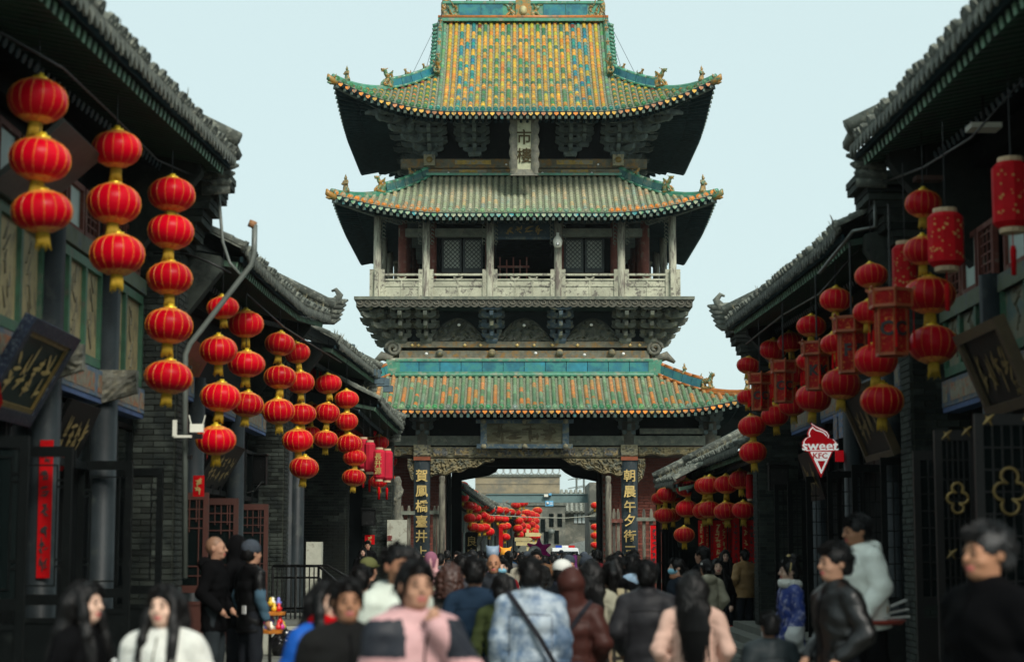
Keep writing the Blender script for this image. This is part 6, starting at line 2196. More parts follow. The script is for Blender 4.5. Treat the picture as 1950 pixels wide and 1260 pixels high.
string('the short string left of the dark doorway string', [(645, 794, 38), (646, 832, 38)], 38, -1, GL)
string('the last left string, inner side, beside the gate roof', [(722, 843, 36), (719, 876, 34), (721, 916, 34)], 36, -1, GL)
string('the last left string, outer side, nearest the couplet column', [(740, 843, 32), (741, 877), (738, 912)], 33, -1, GL)
string('the string beside the cylinder lanterns on the right', [(1758, 388, 70), (1757, 477, 74), (1770, 562, 98), (1777, 656, 95)], 92, 1, GR)
string('the string behind the letter C box lantern', [(1659, 525, 62), (1652, 595, 58), (1668, 686, 82), (1680, 763, 86)], 83, 1, GR)
string('the string behind the letter F box lantern', [(1592, 571, 62), (1588, 655, 52), (1602, 731)], 75, 1, GR)
string('the string behind the letter K box lantern', [(1545, 621, 58), (1540, 688, 46), (1549, 758)], 68, 1, GR)
string('the string fifth from the gate end on the right', [(1505, 651, 50), (1509, 713), (1510, 771, 55)], 55, 1, GR)
string('the string above the wall loudspeaker on the right', [(1472, 666, 50), (1476, 726), (1476, 791)], 54, 1, GR)
string('the right string nearest the gate tower', [(1425, 696, 44), (1422, 756, 38), (1432, 811), (1434, 861)], 54, 1, GR)
G3 = 'red silk lanterns in two rows at the low right shop'
for i, (a, b, wa, dd) in enumerate((((1269, 942), (1266, 981), 40, 43.5), ((1309, 929), (1308, 968), 42, 42), ((1343, 925), (1340, 972), 42, 41.4), ((1352, 923), (1352, 970), 44, 40.6), ((1383, 922), (1383, 973), 46, 39.5), ((1411, 913), (1416, 971), 46, 38.8))):
    string(['the leftmost pair', 'the second pair from the left', 'the third pair from the left, set back', 'the third pair from the left, in front', 'the fifth pair from the left', 'the pair at the brick wall edge'][i] + ' at the low shop', [a, b], wa, 1, G3, .5, dd)
for px, py, w, dd, desc in ((1303, 1018, 41, 41.2, 'below the two rows at the low right shop'), (1256, 949, 32, 46, 'leftmost and half hidden in the upper row of the low right shop'), (1282, 981, 32, 45, 'between the first and second pairs of the lower row'), (1281, 945, 34, 46.2, 'behind the first pair in the upper row')):
    string(desc, [(px, py)], w, 1, G3, .4, dd)


# ---- paper cylinder lanterns
def paper_lantern(px, py, wpx, hpx, d, label, col, ch='', tas=True):
    p = W(px, py, d)
    r_, h = wpx / F * d / 2, hpx / F * d / 2
    t = thing('paper_lantern', label, 'lantern', p, rnd.uniform(-.3, .3))
    mb = MB()
    n = 10
    prof = [(r_ * .72, -h), (r_, -h * .84), (r_, h * .84), (r_ * .72, h)]
    mb.lathe(prof, n)
    mb.build('paper_body', col, t, world=False)
    for s_ in (-1, 1):
        mb = MB(); mb.lathe([(r_ * .66, s_ * h), (r_ * .68, s_ * (h + .02)), (r_ * .66, s_ * (h + .045)), (.001, s_ * (h + .046))], 12); mb.build('end_ring', mat('pale lantern ring', (.45, .33, .2), var=.3), t, world=False)
    g = random.Random(int(px))
    fl = MB()
    for k in range(46 if d < 30 else 0):
        a = g.uniform(-2.8, .2)
        z = g.uniform(-.75, .75) * h
        s_ = g.uniform(.007, .017)
        c = Vector((math.cos(a) * r_ * 1.004, math.sin(a) * r_ * 1.004, z))
        tx = Vector((-math.sin(a), math.cos(a), 0))
        fl.add([c + tx * s_ * math.cos(q * 1.26) + Vector((0, 0, s_ * math.sin(q * 1.26))) + Vector((math.cos(a), math.sin(a), 0)) * .004 for q in range(5)], [(0, 1, 2, 3, 4)])
    if fl.v: fl.build('gold_print', mat('pale gold print', (.42, .22, .07), var=.5, spec=.1), t, world=False, kind='stuff')
    for q, c in enumerate(ch):
        k = len(ch)
        link('lettering', text_mesh(c, h * 1.5 / k, INK if d < 30 else GOLD, bold=.002), t, (0, -r_ * 1.0 - .012, h * (.72 - 1.44 * (q + .5) / k)))
    if tas:
        mb = MB(); mb.tube([(0, 0, -h - .04), (0, 0, -h - .16)], .006, 4); mb.tube([(0, 0, -h - .16), (.0, 0, -h - .2), (0.0, 0, -h - .42)], [.02, .03, .022], 8); mb.build('red_tassel', REDCLOTH, t, True, world=False)
    mb = MB(); mb.tube([(0, 0, h), (0, 0, h + .9)], .006, 4); mb.build('hanger', IRON, t, world=False)


CYL = mat('red printed lantern paper', (.42, .003, .008), rough=.6, var=.2, transl=.1, spec=.1)
paper_lantern(1801, 457, 70, 104, 17.2, 'red paper cylinder lantern with gold print beside the right brick pier', CYL)
paper_lantern(1926, 372, 74, 128, 16.0, 'large red paper cylinder lantern with gold print at the right edge', CYL)
paper_lantern(1724, 512, 50, 92, 19.5, 'red paper cylinder lantern half hidden left of the printed one', CYL)
for px, py, d, lab in ((704, 870, 39, 'leftmost of the pinkish paper lanterns with red tassels'), (722, 884, 38.6, 'middle pinkish paper lantern with gold characters and red tassel'), (737, 886, 40.5, 'rightmost of the pinkish paper lanterns with red tassels'), (692, 864, 41, 'pinkish paper lantern tucked behind its neighbours')):
    paper_lantern(px, py, 22, 56, d, lab, PINKLAN, '長升源' if d < 39 else '')
paper_lantern(1428, 926, 15, 46, 38.2, 'small red paper lantern at the right brick wall edge', CYL, tas=False)


# ---- box lanterns with letters
def box_lantern(px, py, wpx, hpx, d, letter, label):
    p = W(px, py, d)
    w, h = wpx / F * d, hpx / F * d
    t = thing('box_lantern', label, 'lantern', p, R(30), group='lettered box lanterns')
    red, wood = mat('red box lantern silk', (.26, .004, .006), rough=.6, spec=.1, var=.3, scale=12, wear=(.5, .2, .04), wear_amt=.22, wear_scale=30), mat('orange lantern frame', (.3, .07, .018), rough=.5, var=.4)
    for nm, r_, z0, z1 in (('upper_box', .58, h * .22, h * .46), ('lower_box', .42, -h * .5, h * .2)):
        k = w * r_
        q = MB(); q.lathe([(k, z0), (k, z1)], 6)
        bx_ = q.build(nm, red, t, world=False)
        fr = MB()
        for i in range(6):
            a, b = R(60 * i), R(60 * i + 60)
            A, B = Vector((k * math.cos(a), k * math.sin(a), 0)), Vector((k * math.cos(b), k * math.sin(b), 0))
            fr.bar(A + Vector((0, 0, z0)), A + Vector((0, 0, z1)), .022, .022)
            for z in (z0, z1): fr.bar(A + Vector((0, 0, z)), B + Vector((0, 0, z)), .022, .03)
            if nm == 'upper_box':
                e = A * 1.12 + Vector((0, 0, z0))
                fr.bar(A + Vector((0, 0, z1)), A * 1.18 + Vector((0, 0, z1 + .03)), .018, .03)
        fr.build('lantern_frame', wood, bx_, world=False, kind=None)
        if nm == 'lower_box':
            for i in (3, 4, 5):
                a = R(60 * i + 30)
                link('lettering', text_mesh(letter, h * .3, INK, bold=.006), bx_, (math.cos(a) * k * .88, math.sin(a) * k * .88, -h * .13), (0, 0, a + R(90)))
    tb = MB()
    for i in range(6):
        a = R(60 * i)
        e = Vector((w * .62 * math.cos(a), w * .62 * math.sin(a), h * .2))
        tb.tube([e, e - Vector((0, 0, h * .35))], .004, 4)
        tb.tube([e - Vector((0, 0, h * .35)), e - Vector((0, 0, h * .62))], [.012, .016], 5)
    tb.build('red_tassel', REDCLOTH, t, world=False, kind='stuff')
    mb = MB(); mb.tube([(0, 0, h * .46), (0, 0, h * .46 + .9)], .012, 5); mb.build('hanger', IRON, t, world=False)


box_lantern(1697, 612, 72, 128, 18.6, 'C', 'red box lantern with letter C on each face, largest of the lettered ones')
box_lantern(1622, 655, 62, 108, 21.4, 'F', 'red box lantern with letter F, second largest of the lettered ones')
box_lantern(1556, 695, 52, 92, 24.0, 'K', 'red box lantern with letter K, third in the row towards the gate')
box_lantern(1492, 725, 42, 80, 27.5, 'C', 'small red box lantern with letter C behind the wall loudspeaker string')
box_lantern(1447, 745, 38, 70, 30, 'C', 'smallest red box lantern, beside the right string nearest the gate')

# ================================================================== PEOPLE
SKIN = mat('skin', (.42, .225, .145), rough=.6, var=.09, scale=10, bump=.1, bscale=120, spec=.3, wear=(.44, .2, .135), wear_amt=.15, wear_scale=6)
SKIN2 = mat('tanned skin', (.33, .16, .09), rough=.6, var=.1, scale=10, bump=.1, bscale=120, spec=.3, wear=(.33, .14, .085), wear_amt=.15, wear_scale=6)
SKIN3 = mat('fair skin', (.6, .38, .28), rough=.55, var=.08, scale=8, bump=.06, bscale=120)
LIPS = mat('lips', (.36, .08, .07), rough=.45, var=.1)
HAIR = mat('black hair', (.0045, .004, .004), rough=.45, var=.35, scale=20, bump=.5, bscale=90, stretch=(3, 3, .4), spec=.22, bdist=.004)
HAIRB = mat('brown hair', (.045, .016, .01), rough=.5, var=.5, scale=18, bump=.5, bscale=60)
HAIRG = mat('grey black hair', (.006, .006, .0065), rough=.5, var=.5, scale=30, bump=.5, bscale=90)
STUBBLE = mat('shaved scalp', (.2, .105, .06), rough=.6, var=.15)
CLOTH = mat('plain cloth', src='obj', rough=.9, var=.2, scale=5, bump=.35, bscale=60, rnd_amt=.08, spec=.05)
NYLON = mat('padded nylon', src='obj', rough=.5, var=.14, scale=6, bump=.25, bscale=30, rnd_amt=.08, spec=.16)
LEATHER = mat('black leather', (.005, .005, .005), rough=.38, var=.3, scale=6, bump=.4, bscale=45)
DENIM = mat('dark trousers', (.015, .018, .024), rough=.85, var=.25, scale=5)
SHOE = mat('dark shoe', (.015, .014, .013), rough=.5, var=.2)
TIEDYE = mat('tie dyed nylon', (.1, .165, .26), rough=.6, var=.35, scale=3.5, wear=(.36, .42, .47), wear_amt=.6, wear_scale=4.5, bump=.25)
FUR = mat('white fur', (.66, .66, .6), rough=.95, var=.15, scale=30, bump=1.0, bscale=120, sheen=.3)
SILKBLUE = mat('blue embroidered silk', (.012, .035, .2), rough=.5, var=.35, scale=6, wear=(.3, .3, .42), wear_amt=.3, wear_scale=15)
EYE = mat('dark eye', (.02, .012, .01), rough=.2, var=0, bump=0)
MASKM = mat('blue face mask', (.2, .48, .62), rough=.8, var=.08)


def plaid():
    m = mat('plaid wool', (.42, .36, .22), rough=.95, var=.12)
    nt = m.node_tree
    N, L = nt.nodes, nt.links
    bs = N['Principled BSDF']
    src_ = bs.inputs['Base Color'].links[0].from_socket
    g = N.new('ShaderNodeNewGeometry')
    sp = N.new('ShaderNodeSeparateXYZ')
    L.new(g.outputs['Position'], sp.inputs[0])
    outs = []
    for ax, fr in ((0, 9.0), (2, 8.0)):
        a = N.new('ShaderNodeMath'); a.operation = 'MULTIPLY'; a.inputs[1].default_value = fr
        L.new(sp.outputs[ax], a.inputs[0])
        b = N.new('ShaderNodeMath'); b.operation = 'FRACT'
        L.new(a.outputs[0], b.inputs[0])
        c = N.new('ShaderNodeMath'); c.operation = 'LESS_THAN'; c.inputs[1].default_value = .27
        L.new(b.outputs[0], c.inputs[0])
        outs.append(c.outputs[0])
    s = N.new('ShaderNodeMath'); s.operation = 'MAXIMUM'
    L.new(outs[0], s.inputs[0]); L.new(outs[1], s.inputs[1])
    mx = N.new('ShaderNodeMix'); mx.data_type = 'RGBA'
    L.new(s.outputs[0], mx.inputs[0]); L.new(src_, mx.inputs[6])
    mx.inputs[7].default_value = (.03, .026, .022, 1)
    L.new(mx.outputs[2], bs.inputs['Base Color'])
    return m


PLAID = plaid()
ARMS = {'down': ((.235, .03, 1.11), (.245, -.05, .87)), 'pocket': ((.265, .07, 1.13), (.195, -.11, .96)), 'front': ((.26, .0, 1.13), (.09, -.26, 1.12)),
        'chin': ((.25, -.16, 1.14), (.05, -.17, 1.405)), 'raise': ((.3, -.06, 1.58), (.28, -.1, 1.86)), 'back': ((.28, .13, 1.14), (.1, .19, .98)), 'hold': ((.25, .02, 1.12), (.23, -.16, .9))}


def body_mesh(arms, skin, fine=.0085, hairy=False):
    f = Field(ax_mix((-.5, -.1, .03), (-.1, .1, fine), (.1, .5, .03)), ax_mix((-.42, -.145, .03), (-.145, .13, fine), (.13, .34, .03)), ax_mix((-.02, 1.44, .03), (1.44, 1.76, fine)))
    f.ell((0, .015, 1.618), (.077, .096, .1), .02).ell((0, -.03, 1.575), (.063, .07, .093), .03).ell((0, -.055, 1.512), (.04, .04, .03), .03)
    f.cap((0, .02, 1.36), (0, .0, 1.52), .06, .053, .03)
    f.cap((0, -.1, 1.603), (0, -.116, 1.572), .009, .014, .012)
    for sx in (-1, 1):
        f.ell((sx * .03, -.104, 1.602), (.02, .014, .011), .012, True)
        f.ell((sx * .03, -.088, 1.6), (.016, .012, .009), .004)
        f.cap((sx * .015, -.094, 1.622), (sx * .045, -.083, 1.622), .008, .006, .012)
        f.ell((sx * .04, -.066, 1.56), (.022, .022, .02), .02)
        f.ell((sx * .079, .012, 1.592), (.011, .022, .032), .008)
        f.cap((sx * .008, -.1, 1.536), (sx * .018, -.095, 1.536), .0075, .005, .006)
    f.ell((0, -.1, 1.527), (.018, .01, .006), .005)
    f.cap((0, .01, 1.28), (0, .01, .98), .085, .085, .05, sq=.75)
    for i, sx in enumerate((-1, 1)):
        e, w = ARMS[arms[i]]
        s_ = (sx * .15, .01, 1.34)
        e, w = Vector((sx * e[0], e[1], e[2])), Vector((sx * w[0], w[1], w[2]))
        f.chain([s_, tuple(e), tuple(w)], [.035, .034, .03], .02)
        dr = (w - e).normalized()
        if arms[i] == 'chin': dr = Vector((-.3 * sx, .1, 1)).normalized()
        p = w + dr * .05
        f.ell(tuple(p), (.034, .034, .046), .02)
        sd_ = dr.cross(Vector((0, 1, 0)) if abs(dr.y) < .8 else Vector((0, 0, 1))).normalized()
        for q in range(4):
            b_ = p + sd_ * (q - 1.5) * .019 + dr * .025
            f.chain([tuple(b_), tuple(b_ + dr * .04), tuple(b_ + dr * (.06 + .012 * (1 - abs(q - 1.2))) - Vector((sx * .014, .008, 0)))], [.0115, .0105, .009], .006)
        f.chain([tuple(w + sd_ * .02), tuple(w + dr * .05 + sd_ * .045), tuple(w + dr * .085 + sd_ * .045)], [.014, .012, .01], .01)
        f.chain([(sx * .085, 0, .9), (sx * .1, -.005, .5), (sx * .1, .02, .09)], [.06, .045, .035], .03)
        f.cap((sx * .1, .04, .045), (sx * .11, -.11, .035), .04, .035, .02)
    return f.mesh('person', [skin, LIPS], lambda c: ((np.abs(c[:, 2] - 1.533) < .011) & (np.abs(c[:, 0]) < .026) & (c[:, 1] < -.088)).astype(int))


def coat_mesh(arms, mats, hem, bulk, puff, hood, flare, matfn, collar, cuff=0.0, h=.019):
    f = Field(ar(-.54, .54, h), ar(-.46, .36, h), ar(hem - .05, 1.8 if hood == 'up' or 'raise' in arms else 1.56, h))
    b = bulk
    f.cap((-.11, .012, 1.385), (.11, .012, 1.385), .066 + b * .5, .066 + b * .5, .04)
    for sx in (-1, 1): f.cap((sx * .05, .012, 1.425), (sx * .165, .012, 1.37), .045 + b * .4, .062 + b * .5, .04)
    f.ell((0, .005, 1.25), (.172 + b, .122 + b, .2), .06)
    f.cap((0, .01, 1.2), (0, .01, hem), .115 + b * .7, .125 + b * .7 + flare, .06, sq=.7)
    for i, sx in enumerate((-1, 1)):
        e, w = ARMS[arms[i]]
        w2 = Vector(w) - (Vector(w) - Vector(e)).normalized() * .02
        f.chain([(sx * .178, .012, 1.36), (sx * e[0], e[1], e[2]), (sx * w2[0], w2[1], w2[2])], [.068 + b * .7, .058 + b * .7, .047 + b * .5 + cuff], .014)
    if collar: f.ell((0, .012, 1.435 + collar * .3), (.085 + b * .4, .088 + b * .4, .05 + collar), .02)
    if hood == 'down':
        f.ell((0, .115, 1.43), (.125, .075, .085), .03).ell((0, .02, 1.45), (.12, .11, .035), .03)
    if hood == 'up':
        f.ell((0, .025, 1.615), (.118, .128, .145), .03).cap((0, .03, 1.5), (0, .02, 1.4), .105, .11, .04)
        f.ell((0, -.135, 1.6), (.078, .09, .108), .01, True)
    if puff:
        f.warp(lambda x, y, z: -.5 * puff * np.abs(np.sin(math.pi * (z + .3 * np.abs(x) * (np.abs(x) > .2) + .03 * vnoise(x, y, z, 11)) / .13)) ** .6 + .4 * puff + .012 * vnoise(x, y, z, 26))
    else:
        f.warp(lambda x, y, z: .018 * vnoise(x, y, z * .8, 13) + .010 * np.abs(np.sin(17 * z + 9 * np.abs(x) + 7 * vnoise(x, y, z, 8))) ** 2 * (z < 1.34) + .007 * vnoise(x, y, z, 36))
    f.box((0, 0, hem - .5), (1, 1, .5 + .0), .01, True)
    return f.mesh('coat', mats, matfn)


def hair_mesh(style, m):
    h = .0125
    lo = {'long': .98, 'longer': .98, 'pony': 1.12, 'half': 1.25}.get(style, 1.42)
    f = Field(ar(-.2, .2, h), ar(-.2, .3, h), ar(lo, 1.84, h))
    big = .012 if style in ('curly',) else 0
    f.ell((0, .022, 1.632), (.09 + big, .108 + big, .104 + big), .02)
    f.ell((0, .06, 1.57), (.082 + big, .07 + big, .09 + big), .03)
    if style in ('long', 'longer', 'half'):
        zb = {'long': 1.18, 'longer': 1.06, 'half': 1.33}[style]
        f.chain([(0, .06, 1.6), (0, .1, 1.42), (0, .135, 1.3), (0, .15, zb)], [.085, .082, .075, .045], .03, sq=.66)
        for sx in (-1, 1): f.chain([(sx * .07, -.03, 1.63), (sx * .085, -.055, 1.52), (sx * .098, -.085, 1.4), (sx * .1, -.135, max(zb, 1.24))], [.03, .032, .032, .014], .02)
    if style == 'pony': f.chain([(0, .12, 1.68), (0, .185, 1.6), (0, .17, 1.4), (0, .16, 1.2)], [.035, .045, .04, .012], .02)
    if style == 'bun': f.ell((0, .06, 1.755), (.055, .055, .045), .02)
    if style == 'low': f.ell((0, .14, 1.56), (.05, .05, .05), .02)
    if style == 'curly':
        f.cap((0, .05, 1.58), (0, .06, 1.4), .13, .12, .04)
    f.ell((0, -.12, 1.56), ((.056, .09, .098) if style in ('long', 'longer', 'half') else (.067, .09, .1)), .012, True)
    if style in ('short',):
        f.box((0, .1, 1.43), (.2, .2, .085), .02, True)
        for sx in (-1, 1): f.ell((sx * .1, -.02, 1.56), (.03, .05, .055), .01, True)
    if style == 'curly': f.warp(lambda x, y, z: .02 * np.sin(x * 75 + np.sin(z * 50) * 2) * np.sin(y * 70) * np.sin(z * 65 + x * 30))
    else: f.warp(lambda x, y, z: .005 * np.sin(np.arctan2(x, y - .03) * 26 + z * 9 + 3 * vnoise(x, y, z, 14)) + .012 * vnoise(x, y, z, 30))
    return f.mesh('hair', m)


def strands_mesh(style, m):
    g = random.Random(len(style) * 7 + ord(style[0]))
    mb = MB()
    for q in range(230):
        th, ph = g.uniform(-math.pi, math.pi), g.uniform(-.25, 1.5)
        o = Vector((math.sin(th) * math.cos(ph), math.cos(th) * math.cos(ph), math.sin(ph)))
        if o.y < -.25 and o.z < .55: continue
        p = Vector((0, .022, 1.632)) + Vector((o.x * .088, o.y * .105, o.z * .1))
        dn = Vector((o.x * .3, o.y * .5 + .1, -1)) if o.y > -.3 else Vector((g.uniform(-.6, .6), -.5, -.35))
        if style == 'short' or style == 'curly': dn = (dn * .7 + o * g.uniform(.5, 1.2) + Vector((g.uniform(-.5, .5), g.uniform(-.3, .3), 0)))
        dn.normalize()
        L = g.uniform(.025, .05) if style in ('short', 'curly') else g.uniform(.04, .1)
        mb.tube([p - dn * .01, p + dn * L * .55 + o * .004, p + dn * L - o * .002], [.0055, .004, .0006], 3, False)
    for q in range(70):
        sx = g.choice((-1, 1))
        j = lambda a: g.uniform(-a, a)
        if style in ('short', 'curly'):
            x = g.uniform(-.062, .062)
            mb.tube([(x, -.055, 1.722 + j(.006)), (x * 1.05 + j(.008), -.1 + abs(x) * .3, 1.698 + j(.008)), (x * 1.1 + j(.018), -.112 + abs(x) * .45, 1.665 + j(.014))], [.007, .006, .001], 3, False)
        else:
            mb.tube([(sx * .006, -.06 + j(.015), 1.728 + j(.004)), (sx * (.04 + j(.01)), -.094 + j(.006), 1.69 + j(.008)), (sx * (.069 + j(.006)), -.078 + j(.008), 1.635), (sx * (.08 + j(.005)), -.04 + j(.012), 1.56 + j(.02))], [.006, .007, .006, .0015], 3, False)
    if style in ('long', 'longer', 'half', 'pony'):
        zb = {'long': 1.18, 'longer': 1.06, 'half': 1.33, 'pony': 1.22}[style]
        for q in range(150):
            x = g.uniform(-1, 1) * (.1 if style != 'pony' else .035)
            y0 = .1 + .055 * (1 - (x / .11) ** 2)
            e_ = zb + g.uniform(-.09, .12)
            mb.tube([(x * .8, y0 - .02, 1.56), (x * 1.05, y0 + .045, 1.4), (x * 1.1 + g.uniform(-.02, .02), y0 + .07, 1.28), (x * 1.05 + g.uniform(-.035, .035), y0 + .06 + g.uniform(-.01, .015), min(1.25, e_))], [.006, .007, .006, .001], 3, False)
        for sx in ((-1, 1) if style != 'pony' else ()):
            for q in range(26):
                u = g.uniform(-.02, .025)
                mb.tube([(sx * (.075 + u * .5), -.04 + u, 1.6), (sx * (.1 + u), -.075 + u, 1.48), (sx * (.105 + u), -.115 + u, 1.36), (sx * (.105 + u * 1.5), -.15, g.uniform(max(zb, 1.2) - .08, 1.34))], [.005, .006, .005, .001], 3, False)
    return mb.mesh('hair_strands', m)


def leg_mesh(m, r=.0, zlo=.07):
    f = Field(ar(-.26, .26, .022), ar(-.16, .18, .022), ar(.02, 1.02, .03))
    for sx in (-1, 1): f.chain([(sx * .085, .01, .94), (sx * .1, -.005, .5), (sx * .102, .02, zlo)], [.105 + r, .082 + r, .065 + r], .03)
    f.warp(lambda x, y, z: .012 * vnoise(x, y, z, 20))
    f.box((0, 0, -.2), (1, 1, .2 + zlo), .0, True)
    return f.mesh('trousers', m)


def shoe_mesh(m):
    f = Field(ar(-.24, .24, .02), ar(-.22, .14, .02), ar(-.03, .16, .02))
    for sx in (-1, 1): f.cap((sx * .1, .04, .055), (sx * .115, -.12, .04), .052, .042, .02)
    f.box((0, 0, -.2), (1, 1, .2), 0, True)
    return f.mesh('shoes', m)


MC = {}


def cached(key, fn):
    if key not in MC: MC[key] = fn()
    return MC[key]


def person(label, px, top, d, yaw=180, zg=0.0, coat=(.01, .01, .012), cm=None, arms=('pocket', 'pocket'), hair='short', hm=None, skin=None, hem=.72, bulk=.012, puff=0, hood=None,
           flare=.0, matfn=None, collar=.012, cuff=0.0, trous=(.014, .016, .02), hat=None, mask=None, lean=0.0, group=None, shoes=None, legs=True, extra=None, wide=1.0):
    p = W(px, top, d)
    k = (p.z - zg) / 1.735
    t = thing('person', label, 'person', (p.x, d, zg), R(yaw), group)
    t.rotation_euler = (R(lean), 0, R(yaw))
    t.scale = (k * wide, k * wide, k)
    skin = skin or SKIN
    link('body', cached(('body', arms, skin.name), lambda: body_mesh(arms, skin)), t)
    ms = cm if isinstance(cm, (list, tuple)) else [cm or CLOTH]
    ck = ('coat', arms, tuple(m.name for m in ms), hem, bulk, puff, hood, flare, matfn, collar, cuff)
    link('coat', cached(ck, lambda: coat_mesh(arms, ms, hem, bulk, puff, hood, flare, matfn, collar, cuff)), t, col=coat)
    if hair and hood != 'up': link('hair', cached(('hair', hair, (hm or HAIR).name), lambda: hair_mesh(hair, hm or HAIR)), t)
    if hair and hood != 'up' and d < 45 and not hat: link('hair_strands', cached(('strands', hair, (hm or HAIR).name), lambda: strands_mesh(hair, hm or HAIR)), t)['kind'] = 'stuff'
    if hood == 'up' : link('hair', cached(('hair', 'fringe'), lambda: MB().lathe([(.001, 0), (.075, -.01), (.08, -.04)], 12, (0, -.02, 1.70)).mesh('hair', HAIR, True)), t)
    if legs:
        link('trousers', cached('trousers', lambda: leg_mesh(CLOTH)), t, col=trous)
        link('shoes', cached('shoes', lambda: shoe_mesh(CLOTH)), t, col=shoes or (.015, .014, .013))
    ey = cached('eye', lambda: MB().lathe([(.001, -.006), (.012, -.003), (.013, 0), (.012, .003), (.001, .006)], 8).mesh('eye', EYE, True))
    for sx in (-1, 1): link('eye', ey, t, (sx * .03, -.0945, 1.601))
    br = cached('brow', lambda: MB().tube([(-.017, 0, 0), (0, -.004, .004), (.018, .003, 0)], [.003, .0045, .002], 5).mesh('eyebrow', HAIR))
    for sx in (-1, 1): link('eyebrow', br, t, (sx * .031, -.0985, 1.624))
    if hat == 'beanie':
        f = cached('beanie', lambda: Field(ar(-.14, .14, .012), ar(-.14, .16, .012), ar(1.55, 1.8, .012)).ell((0, .015, 1.65), (.1, .115, .11), .01).box((0, 0, 1.5), (1, 1, .1), .0, True).warp(lambda x, y, z: .004 * np.sin(np.arctan2(x, y) * 40)).mesh('knit_hat', CLOTH))
        link('knit_hat', f, t, col=(.05, .06, .075))
    if hat == 'cap':
        f = cached('cap', lambda: Field(ar(-.14, .14, .012), ar(-.24, .16, .012), ar(1.58, 1.8, .012)).ell((0, .015, 1.655), (.102, .116, .095), .01).box((0, 0, 1.5), (1, 1, .125), .0, True).box((0, -.14, 1.645), (.07, .08, .012), .02, rd=.01).mesh('peaked_cap', CLOTH))
        link('peaked_cap', f, t, col=mask if isinstance(mask, tuple) else (.1, .11, .05))
    if mask is True:
        f = cached('mask', lambda: Field(ar(-.1, .1, .009), ar(-.16, .02, .009), ar(1.48, 1.62, .009)).ell((0, -.045, 1.55), (.075, .085, .055), .01).mesh('face_mask', MASKM))
        link('face_mask', f, t)
    if d < 21: seams(t, MC[ck], d, hem, coat, hood)
    for e in (extra or []): e(t)
    return t


def strap(side_=1, bag=None, col=(.02, .02, .025)):
    def fn(t):
        mb = MB()
        pts = [(side_ * -.16, -.1, 1.42), (side_ * -.17, .03, 1.475), (side_ * -.1, .165, 1.38), (side_ * .06, .205, 1.15), (side_ * .19, .19, .93)]
        pts = [Vector(p) for p in pts]
        for a, b in zip(pts[:-1], pts[1:]): mb.bar(a, b + (b - a) * .05, .035, .012, (0, 1, .3))
        link('bag_strap', mb.mesh('bag_strap', CLOTH), t, col=col)
        if bag:
            o = link('shoulder_bag', MB().box((0, 0, 0), (.25, .1, .23)).mesh('shoulder_bag', CLOTH), t, (side_ * .26, .2, .84), col=bag)
            link('bag_flap', MB().box((0, .052, .06), (.2, .01, .07)).mesh('bag_flap', CLOTH), o, col=(.3, .03, .03))
            link('bag_panel', MB().box((0, .054, -.045), (.17, .01, .1)).mesh('bag_panel', CLOTH), o, col=(.5, .48, .42))
    return fn


def seams(t, me, d, hem, col, hood):
    """stitched lines, zip and pocket edges laid on the coat's own surface"""
    bv = BVHTree.FromPolygons([v.co for v in me.vertices], [tuple(p.vertices) for p in me.polygons])
    mb = MB()
    def line(pts, dy, r_):
        out = []
        for x, z in pts:
            h = bv.ray_cast(Vector((x, -dy * .6, z)), Vector((0, dy, 0)))
            if h[0] is not None: out.append(h[0] + Vector((0, -dy * .001, 0)))
        if len(out) > 2: mb.tube(out, r_, 4)
    n = 16
    line([(.004 * math.sin(i), 1.42 - (1.42 - hem - .01) * i / n) for i in range(n + 1)], 1, .006)
    for sx in (-1, 1):
        line([(sx * (.075 + .05 * i / 5), .98 + .11 * i / 5) for i in range(6)], 1, .005)
        line([(sx * .16, 1.0 + .3 * i / 8) for i in range(9)], -1, .003)
    for dy in (-1, 1): line([(-.15 + .3 * i / n, hem + .05) for i in range(n + 1)], dy, .0045)
    if hood != 'down': line([(-.15 + .3 * i / n, 1.31 - .02 * abs(i - n / 2) / n) for i in range(n + 1)], -1, .0035)
    if mb.v:
        o = link('stitching', mb.mesh('stitching', CLOTH), t, col=tuple(c * .3 for c in col))
        o['kind'] = 'stuff'


def ring(name, m, z, r_, tk, col=None):
    def fn(t):
        f = Field(ar(-.2, .2, .012), ar(-.2, .2, .012), ar(z - .1, z + .1, .012))
        pts = [(r_ * math.cos(q * .5236), .01 + r_ * math.sin(q * .5236), z - .01 * math.sin(q * .5236 + .6)) for q in range(13)]
        f.chain(pts, [tk] * 13, .02).warp(lambda x, y, z_: .008 * np.sin(x * 120 + z_ * 90) * np.sin(y * 130))
        link(name, f.mesh(name, m), t, col=col)
    return fn


def piece(name, build, m, col=None):
    def fn(t): link(name, build(MB()).mesh(name, m), t, col=col)
    return fn


def yoke(c): return ((c[:, 2] > 1.24) & (c[:, 2] < 1.43) & ~((np.abs(c[:, 0]) < .09) & (c[:, 1] < 0))).astype(int)
def stripes(c): return ((np.abs(c[:, 2] - (1.17 + .35 * (np.abs(c[:, 0]) - .2))) < .028) & (np.abs(c[:, 0]) > .1)).astype(int)
def sleeves(c): return ((np.abs(c[:, 0]) > .215) & (c[:, 2] < 1.2)).astype(int)
def cuffs(c): return ((np.abs(c[:, 0]) > .19) & (c[:, 2] < 1.0)).astype(int)
def hoodz(c): return ((c[:, 2] > 1.39) & (c[:, 1] > .02)).astype(int)


